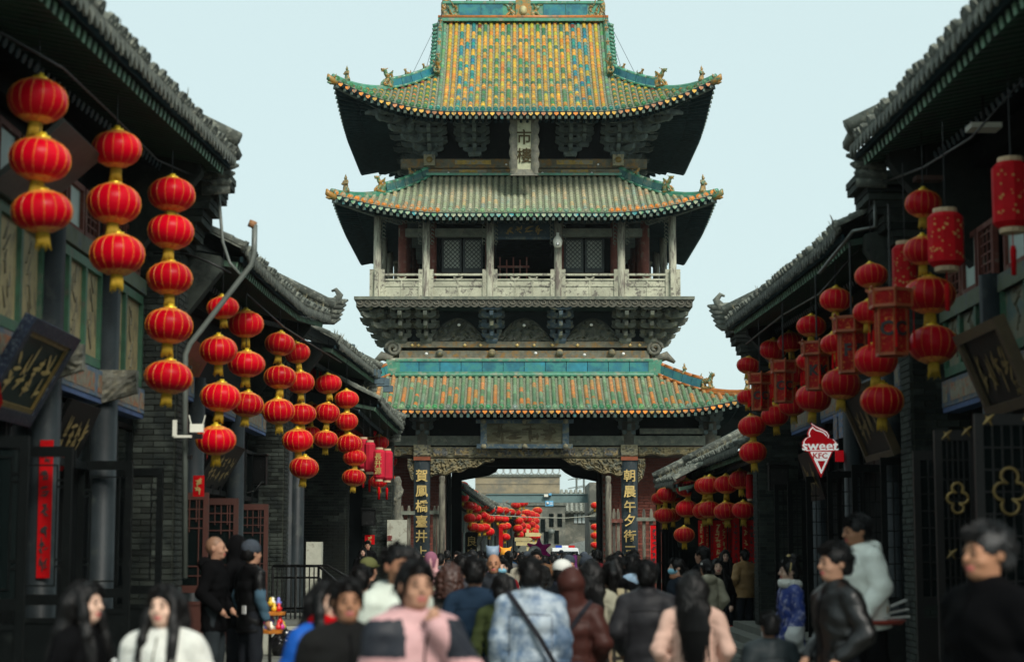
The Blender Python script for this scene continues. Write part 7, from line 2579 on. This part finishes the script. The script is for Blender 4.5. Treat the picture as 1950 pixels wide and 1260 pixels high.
BLK, NAVY, CREAM = (.0035, .0035, .004), (.014, .028, .05), (.52, .5, .4)
cl = lambda n, c, nyl=False: mat(n, c, rough=.5 if nyl else .9, var=.16, scale=6, bump=.3, bscale=50, spec=.2)
g = 'people walking in the street'
person('woman in black with long black hair in profile and a pale brooch', 163, 1104, 10, 70, coat=BLK, hair='longer', hem=.5, skin=SKIN3, extra=[piece('brooch', lambda b: b.lathe([(.001, -.02), (.022, 0), (.001, .02)], 8, (.08, -.165, 1.25)), WHITE)])
person('girl in fluffy cream coat with long black hair facing the camera', 314, 1110, 9.8, -14, coat=CREAM, cm=FUR, bulk=.035, hair='longer', skin=SKIN3, hem=.75, arms=('down', 'pocket'))
person('shaven headed man in black jacket standing in profile by the brown doors', 412, 1019, 19, 82, zg=.2, coat=BLK, hair=None, bulk=.02, arms=('pocket', 'pocket'), skin=SKIN, trous=(.02, .025, .028), hood='down', extra=[lambda t: link('hair', cached('buzz', lambda: Field(ar(-.12, .12, .01), ar(-.14, .16, .01), ar(1.5, 1.78, .01)).ell((0, .018, 1.622), (.079, .099, .102), .01).ell((0, -.13, 1.56), (.09, .09, .11), .02, True).mesh('hair', STUBBLE)), t)])
person('person with black hood up standing behind the shaven headed man', 455, 1022, 19.8, 75, zg=.2, coat=BLK, hood='up', bulk=.02)
person('person in grey knitted hat with blue knit sleeves and black padded vest', 480, 1030, 19.3, 130, zg=.2, cm=[cl('black padded vest', BLK, True), cl('blue knit sleeve', (.05, .1, .14))], matfn=sleeves, hat='beanie', arms=('down', 'down'), puff=.02, extra=[piece('white_tag', lambda b: b.box((-.12, .165, .98), (.07, .01, .09)), WHITE)])
person('woman in bright blue jacket with red scarf half hidden behind the striped jacket', 622, 1103, 10.4, 40, cm=cl('bright blue nylon', (.008, .09, .42), True), bulk=.025, hair='half', skin=SKIN3, extra=[ring('red_scarf', REDCLOTH, 1.475, .075, .035)])
person('woman in black jacket with white chevron stripes and snap buttons', 662, 1098, 9.5, 14, cm=[cl('black canvas', (.005, .005, .0048)), cl('white stripe cloth', (.5, .5, .45))], matfn=stripes, bulk=.03, hair='low', skin=SKIN2, collar=.03, hem=.7,
       extra=[piece('snap_button', lambda b: b.lathe([(.001, -.01), (.026, 0), (.001, .01)], 10, (x, -.188, z)), mat('pale button', (.35, .4, .36))) for x, z in ((-.05, 1.31), (.06, 1.33), (.05, 1.1))])
person('tall dark haired man in white coat behind the pink jacket', 758, 1036, 11.8, 35, coat=(.5, .54, .47), bulk=.035, cm=NYLON, skin=SKIN2, hood='down')
person('woman in pink jacket with black shoulder yoke holding her hand to her chin', 792, 1062, 9.0, 22, cm=[cl('pink nylon', (.47, .27, .27), True), cl('black yoke nylon', (.016, .018, .024), True)], matfn=yoke, bulk=.035, arms=('down', 'chin'), hair='low', hm=HAIR, skin=SKIN, hood='down', hem=.7)
person('man in navy jacket seen from behind', 904, 1060, 15, 176, coat=NAVY, bulk=.02, hem=.8, arms=('down', 'pocket'), collar=.02)
person('woman in olive green top with low hair knot seen from behind', 958, 1090, 14.6, 168, coat=(.045, .058, .022), hair='low', bulk=.004, hem=.8, arms=('down', 'down'))
person('person in blue tie dyed padded jacket with cross body bag', 1010, 1060, 13.5, 180, cm=TIEDYE, bulk=.042, puff=.026, collar=.035, hem=.78, arms=('down', 'down'), extra=[strap(-1, (.03, .04, .07))])
person('person in dark brown hooded padded coat with the hood up', 1088, 1084, 14.0, 172, coat=(.055, .018, .014), cm=NYLON, bulk=.045, puff=.03, hood='up', hem=.45, arms=('pocket', 'pocket'), extra=[strap(1)])
person('long haired woman in cream jacket and short skirt', 1126, 1064, 16.4, 176, coat=(.42, .4, .3), hair='longer', hem=.85, bulk=.01, trous=(.45, .3, .2), extra=[piece('skirt', lambda b: b.lathe([(.16, .98), (.2, .66), (.001, .66)], 14), cl('dark skirt', (.03, .028, .024)))])
person('woman in long plaid coat with ponytail', 1163, 1066, 16.6, 184, cm=PLAID, hair='pony', hem=.38, bulk=.012, flare=.03, arms=('down', 'down'), extra=[piece('hand_bag', lambda b: b.box((.22, .12, .72), (.2, .1, .2)), LEATHER)])
person('broad man in dark grey padded jacket seen from behind', 1231, 1066, 15.0, 180, coat=(.024, .023, .026), cm=NYLON, bulk=.035, puff=.014, collar=.04, hem=.72, arms=('pocket', 'pocket'), skin=SKIN2)
person('woman in pale pink coat with straight black hair down her back', 1317, 1085, 13.0, 180, coat=(.56, .36, .29), hair='longer', hem=.5, bulk=.014, flare=.05, arms=('pocket', 'pocket'))
person('woman in blue face mask and dark coat carrying a food tray', 1288, 1062, 25, -78, coat=(.012, .018, .026), bulk=.03, hair='low', mask=True, arms=('front', 'front'), skin=SKIN3, extra=[piece('food_tray', lambda b: b.box((0, -.4, 1.14), (.3, .18, .03)), WHITE), ring('collar_scarf', CLOTH, 1.46, .08, .03, (.25, .12, .07))])
person('woman in beige hooded jacket with hair clip seen from behind', 1344, 1063, 25.5, 195, coat=(.36, .33, .24), hood='down', bulk=.03, hair='low', cm=NYLON, extra=[piece('hair_clip', lambda b: b.box((.09, .06, 1.66), (.012, .06, .03)), WHITE)])
person('girl with long hair looking over the beige hood', 1366, 1062, 28, 5, coat=BLK, hair='long', skin=SKIN3)
person('tall dark haired man in black looking down behind the beige hood', 1336, 1040, 29, -130, coat=BLK, bulk=.02)
person('woman in glasses and long black coat with red shoes', 1381, 1046, 40, 2, zg=.04, coat=BLK, hair='long', hem=.55, bulk=.02, shoes=(.4, .03, .02), skin=SKIN3, arms=('pocket', 'pocket'), extra=[piece('spectacles', lambda b: [b.tube([(sx * .03 + .02 * math.cos(q * .785), -.112, 1.6 + .018 * math.sin(q * .785)) for q in range(9)], .0022, 4) for sx in (-1, 1)] and b, IRON)])
person('man in tan padded jacket and dark trousers by the brick wall', 1417, 1046, 39, 205, coat=(.27, .165, .07), cm=NYLON, bulk=.045, puff=.02, collar=.03, hem=.74, skin=SKIN2)
person('woman in blue embroidered robe with white fur collar and hair ornament', 1502, 1064, 19.5, -78, cm=[SILKBLUE, cl('white cuff silk', (.55, .56, .55))], matfn=cuffs, hem=.62, bulk=.02, flare=.03, cuff=.06, hair='bun', skin=SKIN3, arms=('hold', 'down'), trous=(.02, .03, .08), extra=[ring('fur_collar', FUR, 1.46, .085, .05), piece('hair_ornament', lambda b: b.lathe([(.001, -.01), (.03, 0), (.001, .02)], 6, (0, .0, 1.77)).tube([(.08, .0, 1.7), (.09, -.02, 1.6)], .006, 4), GOLD)])
person('man in black leather jacket in profile facing left', 1588, 1033, 12.7, -68, cm=LEATHER, bulk=.018, collar=.03, hem=.72, skin=SKIN, arms=('pocket', 'pocket'))
person('man in white padded jacket with hood stepping down from the dark doors', 1668, 978, 15.8, -72, zg=.3, wide=1.08, coat=(.8, .83, .76), cm=NYLON, bulk=.045, puff=.016, hood='down', hem=.76, lean=7, arms=('hold', 'hold'), skin=SKIN2, trous=(.006, .006, .0065))
person('heavy man in black coat at the right edge with greying hair', 1876, 997, 9.0, -62, coat=(.0025, .0025, .003), bulk=.035, hm=HAIRG, skin=SKIN2, hem=.6, collar=.03, wide=1.06)
person('short person in dark grey jacket seen from behind at the right kerb', 1465, 1165, 13.2, 190, coat=(.02, .027, .03), cm=NYLON, bulk=.05, puff=.012, hair='short')
person('bald man in black padded jacket walking towards the camera', 940, 1052, 22, 0, coat=(.012, .014, .018), cm=NYLON, bulk=.04, puff=.02, hair=None, skin=SKIN2, collar=.03)
person('person in blue face mask and red jacket behind the bald man', 955, 1062, 25, 2, coat=(.2, .012, .018), mask=True, skin=SKIN3)
person('woman with curly brown hair seen from behind', 858, 1074, 16, 170, coat=(.05, .045, .04), hair='curly', hm=HAIRB, bulk=.015)
person('man in grey jacket glancing left beside the curly haired woman', 884, 1056, 20, 140, coat=(.06, .06, .07), skin=SKIN)
person('man standing above the crowd by the brick wall with the red paper', 700, 1029, 43, 10, zg=.5, coat=BLK)
person('woman in black with bobbed hair beside the man at the brick wall', 691, 1042, 42, 8, zg=.5, coat=BLK, hair='half', skin=SKIN3)
person('person in olive green peaked cap', 703, 1062, 20, 150, coat=(.02, .02, .02), hat='cap', mask=(.11, .115, .045), extra=[piece('orange_strap', lambda b: b.box((.14, .19, 1.25), (.05, .02, .3)), cl('orange cloth', (.6, .1, .01)))])
person('dark haired man seen from behind in front of the olive cap', 688, 1076, 16, 172, coat=BLK)
person('person in white peaked cap and black jacket', 1072, 1066, 18, 150, coat=(.012, .014, .018), hat='cap', mask=(.6, .6, .56), bulk=.02)
person('man in black jacket with light blue hood seen from behind', 1203, 1053, 20.5, 178, cm=[cl('black jersey', BLK), cl('light blue hood', (.3, .42, .55))], matfn=hoodz, hood='down')
person('man in black coat seen from behind left of the light blue hood', 1170, 1056, 19, 188, coat=BLK, bulk=.03, hood='down')
person('person in purple jacket raising one arm in the gateway', 1122, 1062, 30, 170, coat=(.13, .03, .13), arms=('down', 'raise'), bulk=.02)

# basket of tools carried by the man in the white padded jacket
t = thing('tool_basket', 'flat basket with wooden handles and trowels in the white jacket man hand', 'basket', W(1672, 1190, 15.6))
mb = MB(); mb.lathe([(.001, 0), (.2, .01), (.24, .05), (.235, .05), (.19, .02), (.001, .015)], 16); mb.build('tray', mat('red basket rim', (.25, .03, .015), rough=.6, var=.3), t, True, world=False)
for x in (-.1, .06): MB().tube([(x, 0, .02), (x + .02, 0, .15), (-.04, 0, .27)], .016, 6).build('wooden_handle', mat('pale wood handle', (.36, .24, .12), var=.3), t, True, world=False)
for a in (.3, .9, -.2): MB().bar((-.15, .05 * a, .05), (.26, .1 * a, .1 + .12 * a), .07, .012).build('trowel', mat('trowel steel', (.3, .3, .28), rough=.35, metal=.5, var=.2), t, world=False)

# ---- the rest of the crowd: eight kinds, copied
kg = 'crowd filling the street and the gateway'
DESC = ['dark haired person seen from behind in the crowd', 'person with long hair seen from behind in the crowd', 'person facing the camera in the crowd', 'person in puffy coat seen from behind in the crowd',
        'person with ponytail walking away in the crowd', 'person in knitted hat facing the camera in the crowd', 'person with the hood up in the crowd', 'long haired person facing the camera in the crowd']
KW = [dict(yaw=180), dict(yaw=180, hair='long'), dict(yaw=0), dict(yaw=180, cm=NYLON, bulk=.04, puff=.02), dict(yaw=180, hair='pony'), dict(yaw=0, hat='beanie'), dict(yaw=175, hood='up', bulk=.03), dict(yaw=0, hair='long', skin=SKIN3)]
PAL = [BLK, (.02, .02, .025), (.03, .035, .05), (.3, .28, .22), (.2, .02, .025), (.05, .045, .03), (.1, .1, .1), (.4, .4, .38), (.02, .05, .1), (.12, .06, .03), (.25, .1, .15), (.015, .015, .015)]
PALN = ['black', 'charcoal', 'slate blue', 'sand coloured', 'dark red', 'brown', 'grey', 'pale grey', 'navy', 'rust brown', 'mauve', 'jet black']
spots = []
used = set()
cr = random.Random(12)
for d0, d1, n, xa, xb, zone in ((24, 34, 13, -1.6, 2.2, 'well before the gate'), (34, 50, 26, -2.2, 3.0, 'close before the gate'), (50, 64, 22, -1.5, 2.3, 'in the gate passage'), (64, 85, 36, -2.4, 2.6, 'just beyond the gate'), (85, 112, 30, -3.0, 3.4, 'far beyond the gate')):
    tries = 0
    while n > 0 and tries < 4000:
        tries += 1
        d = cr.uniform(d0, d1); x = cr.uniform(xa, xb)
        if any((x - a) ** 2 + (d - b) ** 2 < .42 for a, b in spots): continue
        k, q = cr.randrange(8), cr.randrange(len(PAL))
        if (k, q, zone) in used: continue
        used.add((k, q, zone))
        spots.append((x, d)); n -= 1
        top = 1050 - (cr.uniform(1.56, 1.76) - CAM_Z) * F / d
        w = DESC[k].replace('person', 'person in %s coat' % PALN[q], 1).replace('in the crowd', '') if 'puffy' not in DESC[k] else 'person in %s puffy coat seen from behind ' % PALN[q]
        person(' '.join((w + ' ' + zone).split()).replace('coat in knitted', 'coat and knitted').replace('coat with the hood', 'coat with its hood'), 975 + x / d * F, top, d, coat=PAL[q], group=kg, **{**KW[k], 'yaw': KW[k]['yaw'] + cr.uniform(-25, 25)})

# ================================================================== THE STREET BEYOND THE GATE
def far_shop(label, a, b, ang=None, L=2.6, wall=FARBRICK, group=None):
    """a, b = (px, py, d) of the near and far end of the eave"""
    A, B = W(*a), W(*b)
    th = thing('shop_house', label, 'shop house', (A.x, A.y, 0), group='shop houses beyond the gate')
    s = -1
    dl = (Vector((B.x, B.y, 0)) - Vector((A.x, A.y, 0))).length
    grey_roof(th, s, A.x, A.y, A.y + dl, [(A.y, A.z), (A.y + dl, B.z)], L=L, sp=.28, depth=.9)
    X = A.x + s * 1.0
    MB().bx(X - .3, X, A.y, A.y + dl, 0, min(A.z, B.z) + .3).build('front_wall', wall, th)
    MB().bx(X - 2.6, X - .3, A.y - .01, A.y + .3, 0, min(A.z, B.z) + .9).build('end_wall', wall, th)
    for i in range(int(dl / 3)):
        y = A.y + 1 + i * 3
        MB().bx(X + .0, X + .06, y, y + 1.3, .1, 2.5).build('door', BLACKDOOR, th)
        MB().bx(X, X + .1, y + 1.6, y + 1.75, 0, min(A.z, B.z) - .3).build('shop_column', mat('far column', (.12, .16, .15), var=.2), th)
    th.rotation_euler = (0, 0, -math.atan2(B.x - A.x, B.y - A.y))
    return th


far_shop('first grey roofed shop seen through the gate, hung with lanterns', (884, 925, 66), (944, 968, 84))
far_shop('second grey roofed shop through the gate, behind the tall lantern cluster', (950, 972, 87), (1020, 990, 106))
# tall beige building with openwork tile parapet
d = 150
a, b = W(905, 905, d), W(1066, 905, d)
t = thing('beige_building', 'tall beige walled building with pierced tile parapet behind the far roofs', 'building', ((a.x + b.x) / 2, d, 0))
MB().bx(a.x, b.x, d, d + 14, 0, a.z).build('wall', FARWALL, t)
MB().bx(a.x - .1, b.x + .1, d - .12, d + .3, a.z - .1, a.z + .1).build('parapet_base', GREYTILE, t)
MB().bx(a.x - .1, b.x + .1, d - .15, d + .35, a.z + .72, a.z + .85).build('parapet_cap', GREYTILE, t)
n = int((b.x - a.x) / .55)
pr = MB()
for i in range(n):
    x = a.x + (i + .5) * (b.x - a.x) / n
    pr.tube([(x + .27 * math.cos(q * math.pi / 8), d, a.z + .4 + .3 * math.sin(q * math.pi / 8)) for q in range(17)], .05, 5)
for i in range(7): MB().bx(a.x, b.x, d - .04, d, a.z - .7 - i * .75, a.z - .66 - i * .75).build('wall_course', mat('wall course', (.17, .145, .1), var=.4), t)
pr.build('parapet_ring', mat('pale parapet tile', (.36, .4, .38), var=.3), t, True, kind='stuff')
# blunt grey wall building and the back building with a tiled roof
d = 112
a, b = W(1018, 962, d), W(1076, 962, d)
t = thing('grey_building', 'blunt grey brick house wall at the end of the far street', 'building', ((a.x + b.x) / 2, d, 0))
MB().bx(a.x - 2, b.x, d, d + 8, 0, a.z).build('wall', FARBRICK, t)
MB().bx(a.x - 2, b.x + .1, d - .1, d + 8, a.z, a.z + .15).build('wall_coping', GREYTILE, t)
for px, py in ((1050, 990), (1066, 990), (1034, 1000), (1060, 1022), (1040, 1024)):
    q = W(px, py, d)
    MB().bx(q.x - .14, q.x + .14, d - .03, d + .02, q.z - .4, q.z + .4).build('window', GLASS, t)
MB().lathe([(.001, -.2), (.18, -.1), (.2, .1), (.001, .2)], 10, W(1050, 1012, d - .3)).build('wall_lamp', PIPE, t, True)
d = 118
a, b = W(1068, 975, d), W(1160, 975, d)
t = thing('back_house', 'small tile roofed house with a white paned window band behind the van', 'house', ((a.x + b.x) / 2, d, 0))
MB().bx(a.x, b.x, d + .6, d + 6, 0, a.z + .1).build('wall', FARBRICK, t)
rm = rib_mesh(2.2, .1, mat('pale roof tile', (.2, .21, .18), rough=.9, var=.4))
ru = math.atan(.75)
n = int((b.x - a.x) / .3)
for i in range(n): link('tile_row', rm, t, Vector((a.x + i * .3 + .1, d - .1, a.z + .02)) - org(t), (ru, 0, 0))
MB().add([(a.x, d - .1, a.z), (b.x, d - .1, a.z), (b.x, d + 1.7, a.z + 1.33), (a.x, d + 1.7, a.z + 1.33)], [(0, 1, 2, 3)]).build('tile_bed', GREYTILE, t)
for px in range(1092, 1122, 8):
    q = W(px + 4, 987, d + .5)
    MB().bx(q.x - .1, q.x + .1, d + .5, d + .56, q.z - .28, q.z + .28).build('window', mat('white window pane', (.5, .56, .55), rough=.3), t)
q = W(1112, 1035, d + .4)
MB().prism([(-1.4, 0), (1.4, 0), (1.4, 1.0), (.9, 1.6), (0, 1.8), (-.9, 1.6), (-1.4, 1.0)], .2, (q.x, d + .4, .6)).build('arched_window', mat('far shop glass', (.2, .23, .22), rough=.3), t)
# steel beam across the far street with camera signs
d = 92
a, b = W(925, 948, d), W(1165, 948, d)
t = thing('steel_beam', 'grey green steel beam spanning the far street', 'beam', ((a.x + b.x) / 2, d, a.z))
MB().bx(a.x, b.x, d, d + .3, a.z - .17, a.z + .17).bx(a.x, b.x, d - .06, d + .36, a.z + .17, a.z + .22).bx(a.x, b.x, d - .06, d + .36, a.z - .22, a.z - .17).build('beam', STEEL, t)
for x in (a.x, b.x): MB().bx(x - .12, x + .12, d, d + .3, 0, a.z - .22).build('beam_post', STEEL, t)
q = W(1046, 958, d - .1)
t = thing('camera_sign', 'small blue and white camera notice hanging from the steel beam', 'sign', q)
MB().bx(-.2, .2, 0, .03, -.13, .13).build('plate', mat('blue notice', (.1, .34, .55), var=.1), t, world=False)
MB().lathe([(.001, -.005), (.08, 0), (.001, .005)], 10).build('roundel', WHITE, t, True, world=False).location = (-.09, -.012, 0)
bpy.data.objects[t.children[-1].name].rotation_euler = (R(90), 0, 0)
MB().bx(.03, .16, -.012, 0, .02, .05).bx(.03, .16, -.012, 0, -.06, -.03).build('notice_lines', WHITE, t, world=False, kind='stuff')
q = W(1043, 943, d - .1)
t = thing('street_camera', 'white and blue surveillance camera fixed on the steel beam', 'camera', q)
MB().box((-.08, 0, 0), (.2, .3, .13)).build('housing', WHITEP, t, world=False)
MB().box((.12, 0, .06), (.14, .3, .1)).build('blue_hood', mat('blue notice'), t, world=False)
# wires, poles against the sky
t = thing('overhead_wire', 'pale wires strung across the far street', 'wire', W(1040, 985, 80), group='wires over the far street')
mb = MB(); mb.tube([W(925, 980, 80), W(1000, 984, 80), W(1075, 986, 80), W(1160, 980, 80)], .02, 4); mb.build('wire', PALESTONE, t)
for px, lab in ((1098, 'thin steel mast against the sky beyond the far roofs'), (1112, 'second thin mast with cross arms beyond the far roofs')):
    t = thing('mast', lab, 'mast', W(px, 1000, 170))
    q = W(px, 905, 170)
    mb = MB(); mb.tube([(q.x, 170, 0), (q.x, 170, q.z + 1.5)], .1, 5); mb.build('pole', PIPE, t)
    for z in (.5, -.4, -1.2): MB().bar((q.x - .8, 170, q.z + z), (q.x + .8, 170, q.z + z + .3), .08, .08).build('cross_arm', PIPE, t)
# wooden finger post
q = W(1005, 1030, 78)
t = thing('finger_post', 'yellow wooden finger post pointing both ways over the far crowd', 'signpost', (q.x, 78, 0))
yw = mat('yellow sign wood', (.5, .42, .2), rough=.7, var=.2)
MB().bx(-.05, .05, -.05, .05, 0, q.z + .5).build('post', yw, t, world=False)
for z, x0, x1 in ((.28, -.1, .5), (.08, -.55, .1), (-.1, -.5, .45)): MB().prism([(x0, -.08), (x1, -.08), (x1 + .1, 0), (x1, .08), (x0, .08)], .05, (0, -.06, q.z + z)).build('finger_board', yw, t, world=False)
# patrol van: only its roof shows above the crowd
q = W(1076, 1046, 100)
t = thing('patrol_van', 'white van with a red and blue light bar at the end of the street', 'van', (q.x, 100, 0))
van = MB()
P = []
for y, z0, z1, w in ((-2.3, .5, 1.05, .8), (-2.2, .4, 1.1, .86), (-1.4, .35, 1.2, .9), (-.7, .35, 1.88, .8), (2.2, .35, 1.92, .8), (2.35, .45, 1.3, .86)):
    P.append([(-w, y, z0), (-w, y, (z0 + z1) / 2), (-w * .86, y, z1), (w * .86, y, z1), (w, y, (z0 + z1) / 2), (w, y, z0), (-w, y, z0)])
van.grid(P); van.add(P[0][:6], [(0, 1, 2, 3, 4, 5)]); van.add(P[-1][:6], [(5, 4, 3, 2, 1, 0)])
van.build('van_body', WHITE, t, world=False)
MB().add([(-.72, -1.42, 1.24), (.72, -1.42, 1.24), (.66, -.75, 1.82), (-.66, -.75, 1.82)], [(0, 1, 2, 3)]).build('windscreen', GLASS, t, world=False)
for x, y in ((-.78, -1.5), (.78, -1.5), (-.78, 1.5), (.78, 1.5)):
    w_ = MB(); w_.lathe([(.001, -.1), (.32, -.1), (.34, 0), (.32, .1), (.001, .1)], 14)
    link('wheel', w_.mesh('wheel', INK, True), t, (x, y, .34), (0, R(90), 0))
for x, c in ((-.35, (.02, .08, .5)), (0, (.75, .75, .75)), (.35, (.6, .02, .02))): MB().box((x, -.2, 1.98), (.34, .25, .12)).build('light_bar', mat('light bar %.1f' % x, c, rough=.2, var=.05), t, world=False)
for x in (-.6, .6): MB().box((x, -2.24, .8), (.25, .1, .14)).build('headlight', WHITE, t, world=False)
# far lanterns
LF = [LM[0], LM[1], LM[2], LM[3], LM[5]]
far1 = [(881, 925), (884, 932), (890, 937), (882, 947), (891, 962), (900, 940), (909, 948), (906, 952), (898, 963), (905, 968), (916, 961), (921, 963), (931, 970), (894, 986), (906, 985), (917, 981), (922, 985), (931, 988), (901, 1003), (912, 1005), (922, 1004), (931, 1012)]
far2 = [(950, 971), (961, 972), (972, 975), (983, 976), (948, 987), (960, 988), (957, 1003), (964, 1001), (962, 1022), (982, 962), (990, 958), (997, 957), (987, 991), (994, 986), (986, 1006), (993, 1000), (988, 1018), (996, 1010), (1002, 976), (1011, 979), (1019, 982), (1004, 988), (1018, 992), (1002, 1003), (1011, 998), (1018, 1003), (1012, 1020), (1020, 1021), (1001, 1013), (1017, 1012), (1023, 972)]
ROW = ['top', 'second', 'third', 'lowest']


def far_label(lst, px, py, what):
    ys = sorted(y for _, y in lst)
    n = len(lst)
    r_ = min(3, ys.index(py) * 4 // n)
    mine = sorted((x, y) for x, y in lst if min(3, ys.index(y) * 4 // n) == r_)
    i = mine.index((px, py))
    return '%s red lantern from the left in the %s tier of the %s' % (['second', 'third', 'fourth', 'fifth', 'sixth', 'seventh', 'eighth', 'ninth', 'tenth'][i - 1], ROW[r_], what) if i else 'leftmost red lantern in the %s tier of the %s' % (ROW[r_], what)


for px, py in far1: lantern(W(px, py, 68 + (px - 880) * .28), 23 / F * (68 + (px - 880) * .28), far_label(far1, px, py, 'left gateway cluster'), 'lantern cluster through the gate, left', LF)
for px, py in far2: lantern(W(px, py, 86 + (px - 948) * .25), 19 / F * (86 + (px - 948) * .25), far_label(far2, px, py, 'middle far cluster'), 'lantern cluster through the gate, middle', LF)
for i, py in enumerate((962, 1003, 1019, 1037)): lantern(W(1133, py, 76), 17 / F * 76, ['highest', 'second', 'third', 'lowest'][i] + ' red lantern at the right edge of the gateway view', 'lanterns at the right edge of the gateway', LF)
# roof corner at the right edge of the view
q = W(1150, 955, 80)
t = shop('grey roof corner showing at the right edge of the gateway view', (q.x, 80, 0))
t['group'] = 'shop houses beyond the gate'
grey_roof(t, 1, W(1146, 990, 76).x, 76, 88, [(74, W(1120, 985, 74).z), (88, W(1110, 985, 88).z)], L=2.2, sp=.28, depth=.8)
MB().bx(q.x + .8, q.x + 3, 76, 88, 0, 3.4).build('front_wall', FARBRICK, t)
MB().bx(q.x - .2, q.x + 3, 90, 96, 0, W(1130, 918, 90).z).build('upper_wall', FARBRICK, t)
# vertical shop board
q = W(898, 1042, 66)
t = thing('shop_board', 'tall dark board with gold characters left inside the gateway view', 'sign', q)
MB().bx(-.19, .19, 0, .05, -.6, .55).build('board', SIGNBLACK, t, world=False)
for c, z in (('良', .2), ('白', -.22)): link('lettering', text_mesh(c, .38, GOLD, bold=.004), t, (0, -.02, z))
q = W(954, 1035, 84)
t = thing('red_couplet', 'red couplet strip below the lone far lantern', 'couplet', q)
MB().bx(-.09, .09, 0, .02, -1.2, .75).build('paper_strip', REDPAPER, t, world=False)
# balloons over the crowd
q = W(1026, 1046, 58)
t = thing('star_balloon', 'fuchsia star shaped balloon over the far crowd', 'balloon', q)
f = Field(ar(-.5, .5, .03), ar(-.2, .2, .03), ar(-.5, .5, .03))
for i in range(6): f.cap((0, 0, 0), (.4 * math.cos(i * 1.047 + .5), 0, .34 * math.sin(i * 1.047 + .5)), .14, .04, .06)
link('balloon_skin', f.mesh('balloon_skin', mat('fuchsia foil', (.85, .02, .4), rough=.3, var=.1)), t)
for px, py, d, r_, c, lab in ((1018, 1051, 56, .2, (.7, .7, .68), 'white round balloon below the fuchsia star'), (938, 1052, 24, .085, (.2, .27, .36), 'pale blue plush hat with points behind the bald man'), (963, 1053, 50, .15, (.7, .28, .02), 'orange plush hat over the far crowd')):
    q = W(px, py, d)
    t = thing('balloon' if 'balloon' in lab else 'plush_hat', lab, 'balloon' if 'balloon' in lab else 'hat', q)
    f = Field(ar(-.4, .4, .02), ar(-.3, .3, .02), ar(-.4, .5, .02)).ell((0, 0, 0), (r_, r_, r_), .02)
    if 'hat' in lab:
        for sx in (-1, 1): f.cap((sx * r_ * .5, 0, r_ * .6), (sx * r_ * 1.1, 0, r_ * 1.25), r_ * .35, r_ * .08, .04)
    link('skin', f.mesh('skin', mat(lab[:14], c, rough=.5, var=.1)), t)
t = thing('plush_rabbit', 'small pink plush rabbit held up in the crowd', 'toy', W(826, 1092, 18))
f = Field(ar(-.12, .12, .01), ar(-.1, .1, .01), ar(-.12, .22, .01)).ell((0, 0, 0), (.055, .05, .05), .02)
for sx in (-1, 1): f.cap((sx * .02, 0, .04), (sx * .035, 0, .14), .018, .012, .01)
f.ell((0, 0, -.07), (.045, .04, .05), .02)
link('plush', f.mesh('plush', mat('pink plush', (.6, .32, .32), rough=.95, var=.1)), t)

# ================================================================== HAZE
hz = MB().bx(-310, 310, -70, 430, -1.5, 23)
HZ = bpy.data.materials.new('air haze')
HZ.use_nodes = True
nt = HZ.node_tree
nt.nodes.remove(nt.nodes['Principled BSDF'])
pv = nt.nodes.new('ShaderNodeVolumePrincipled')
pv.inputs['Color'].default_value = (.86, .95, .96, 1)
pv.inputs['Density'].default_value = 0.00016
pv.inputs['Anisotropy'].default_value = .2
nt.links.new(pv.outputs[0], nt.nodes['Material Output'].inputs['Volume'])
hz.build('haze', HZ, kind='stuff')
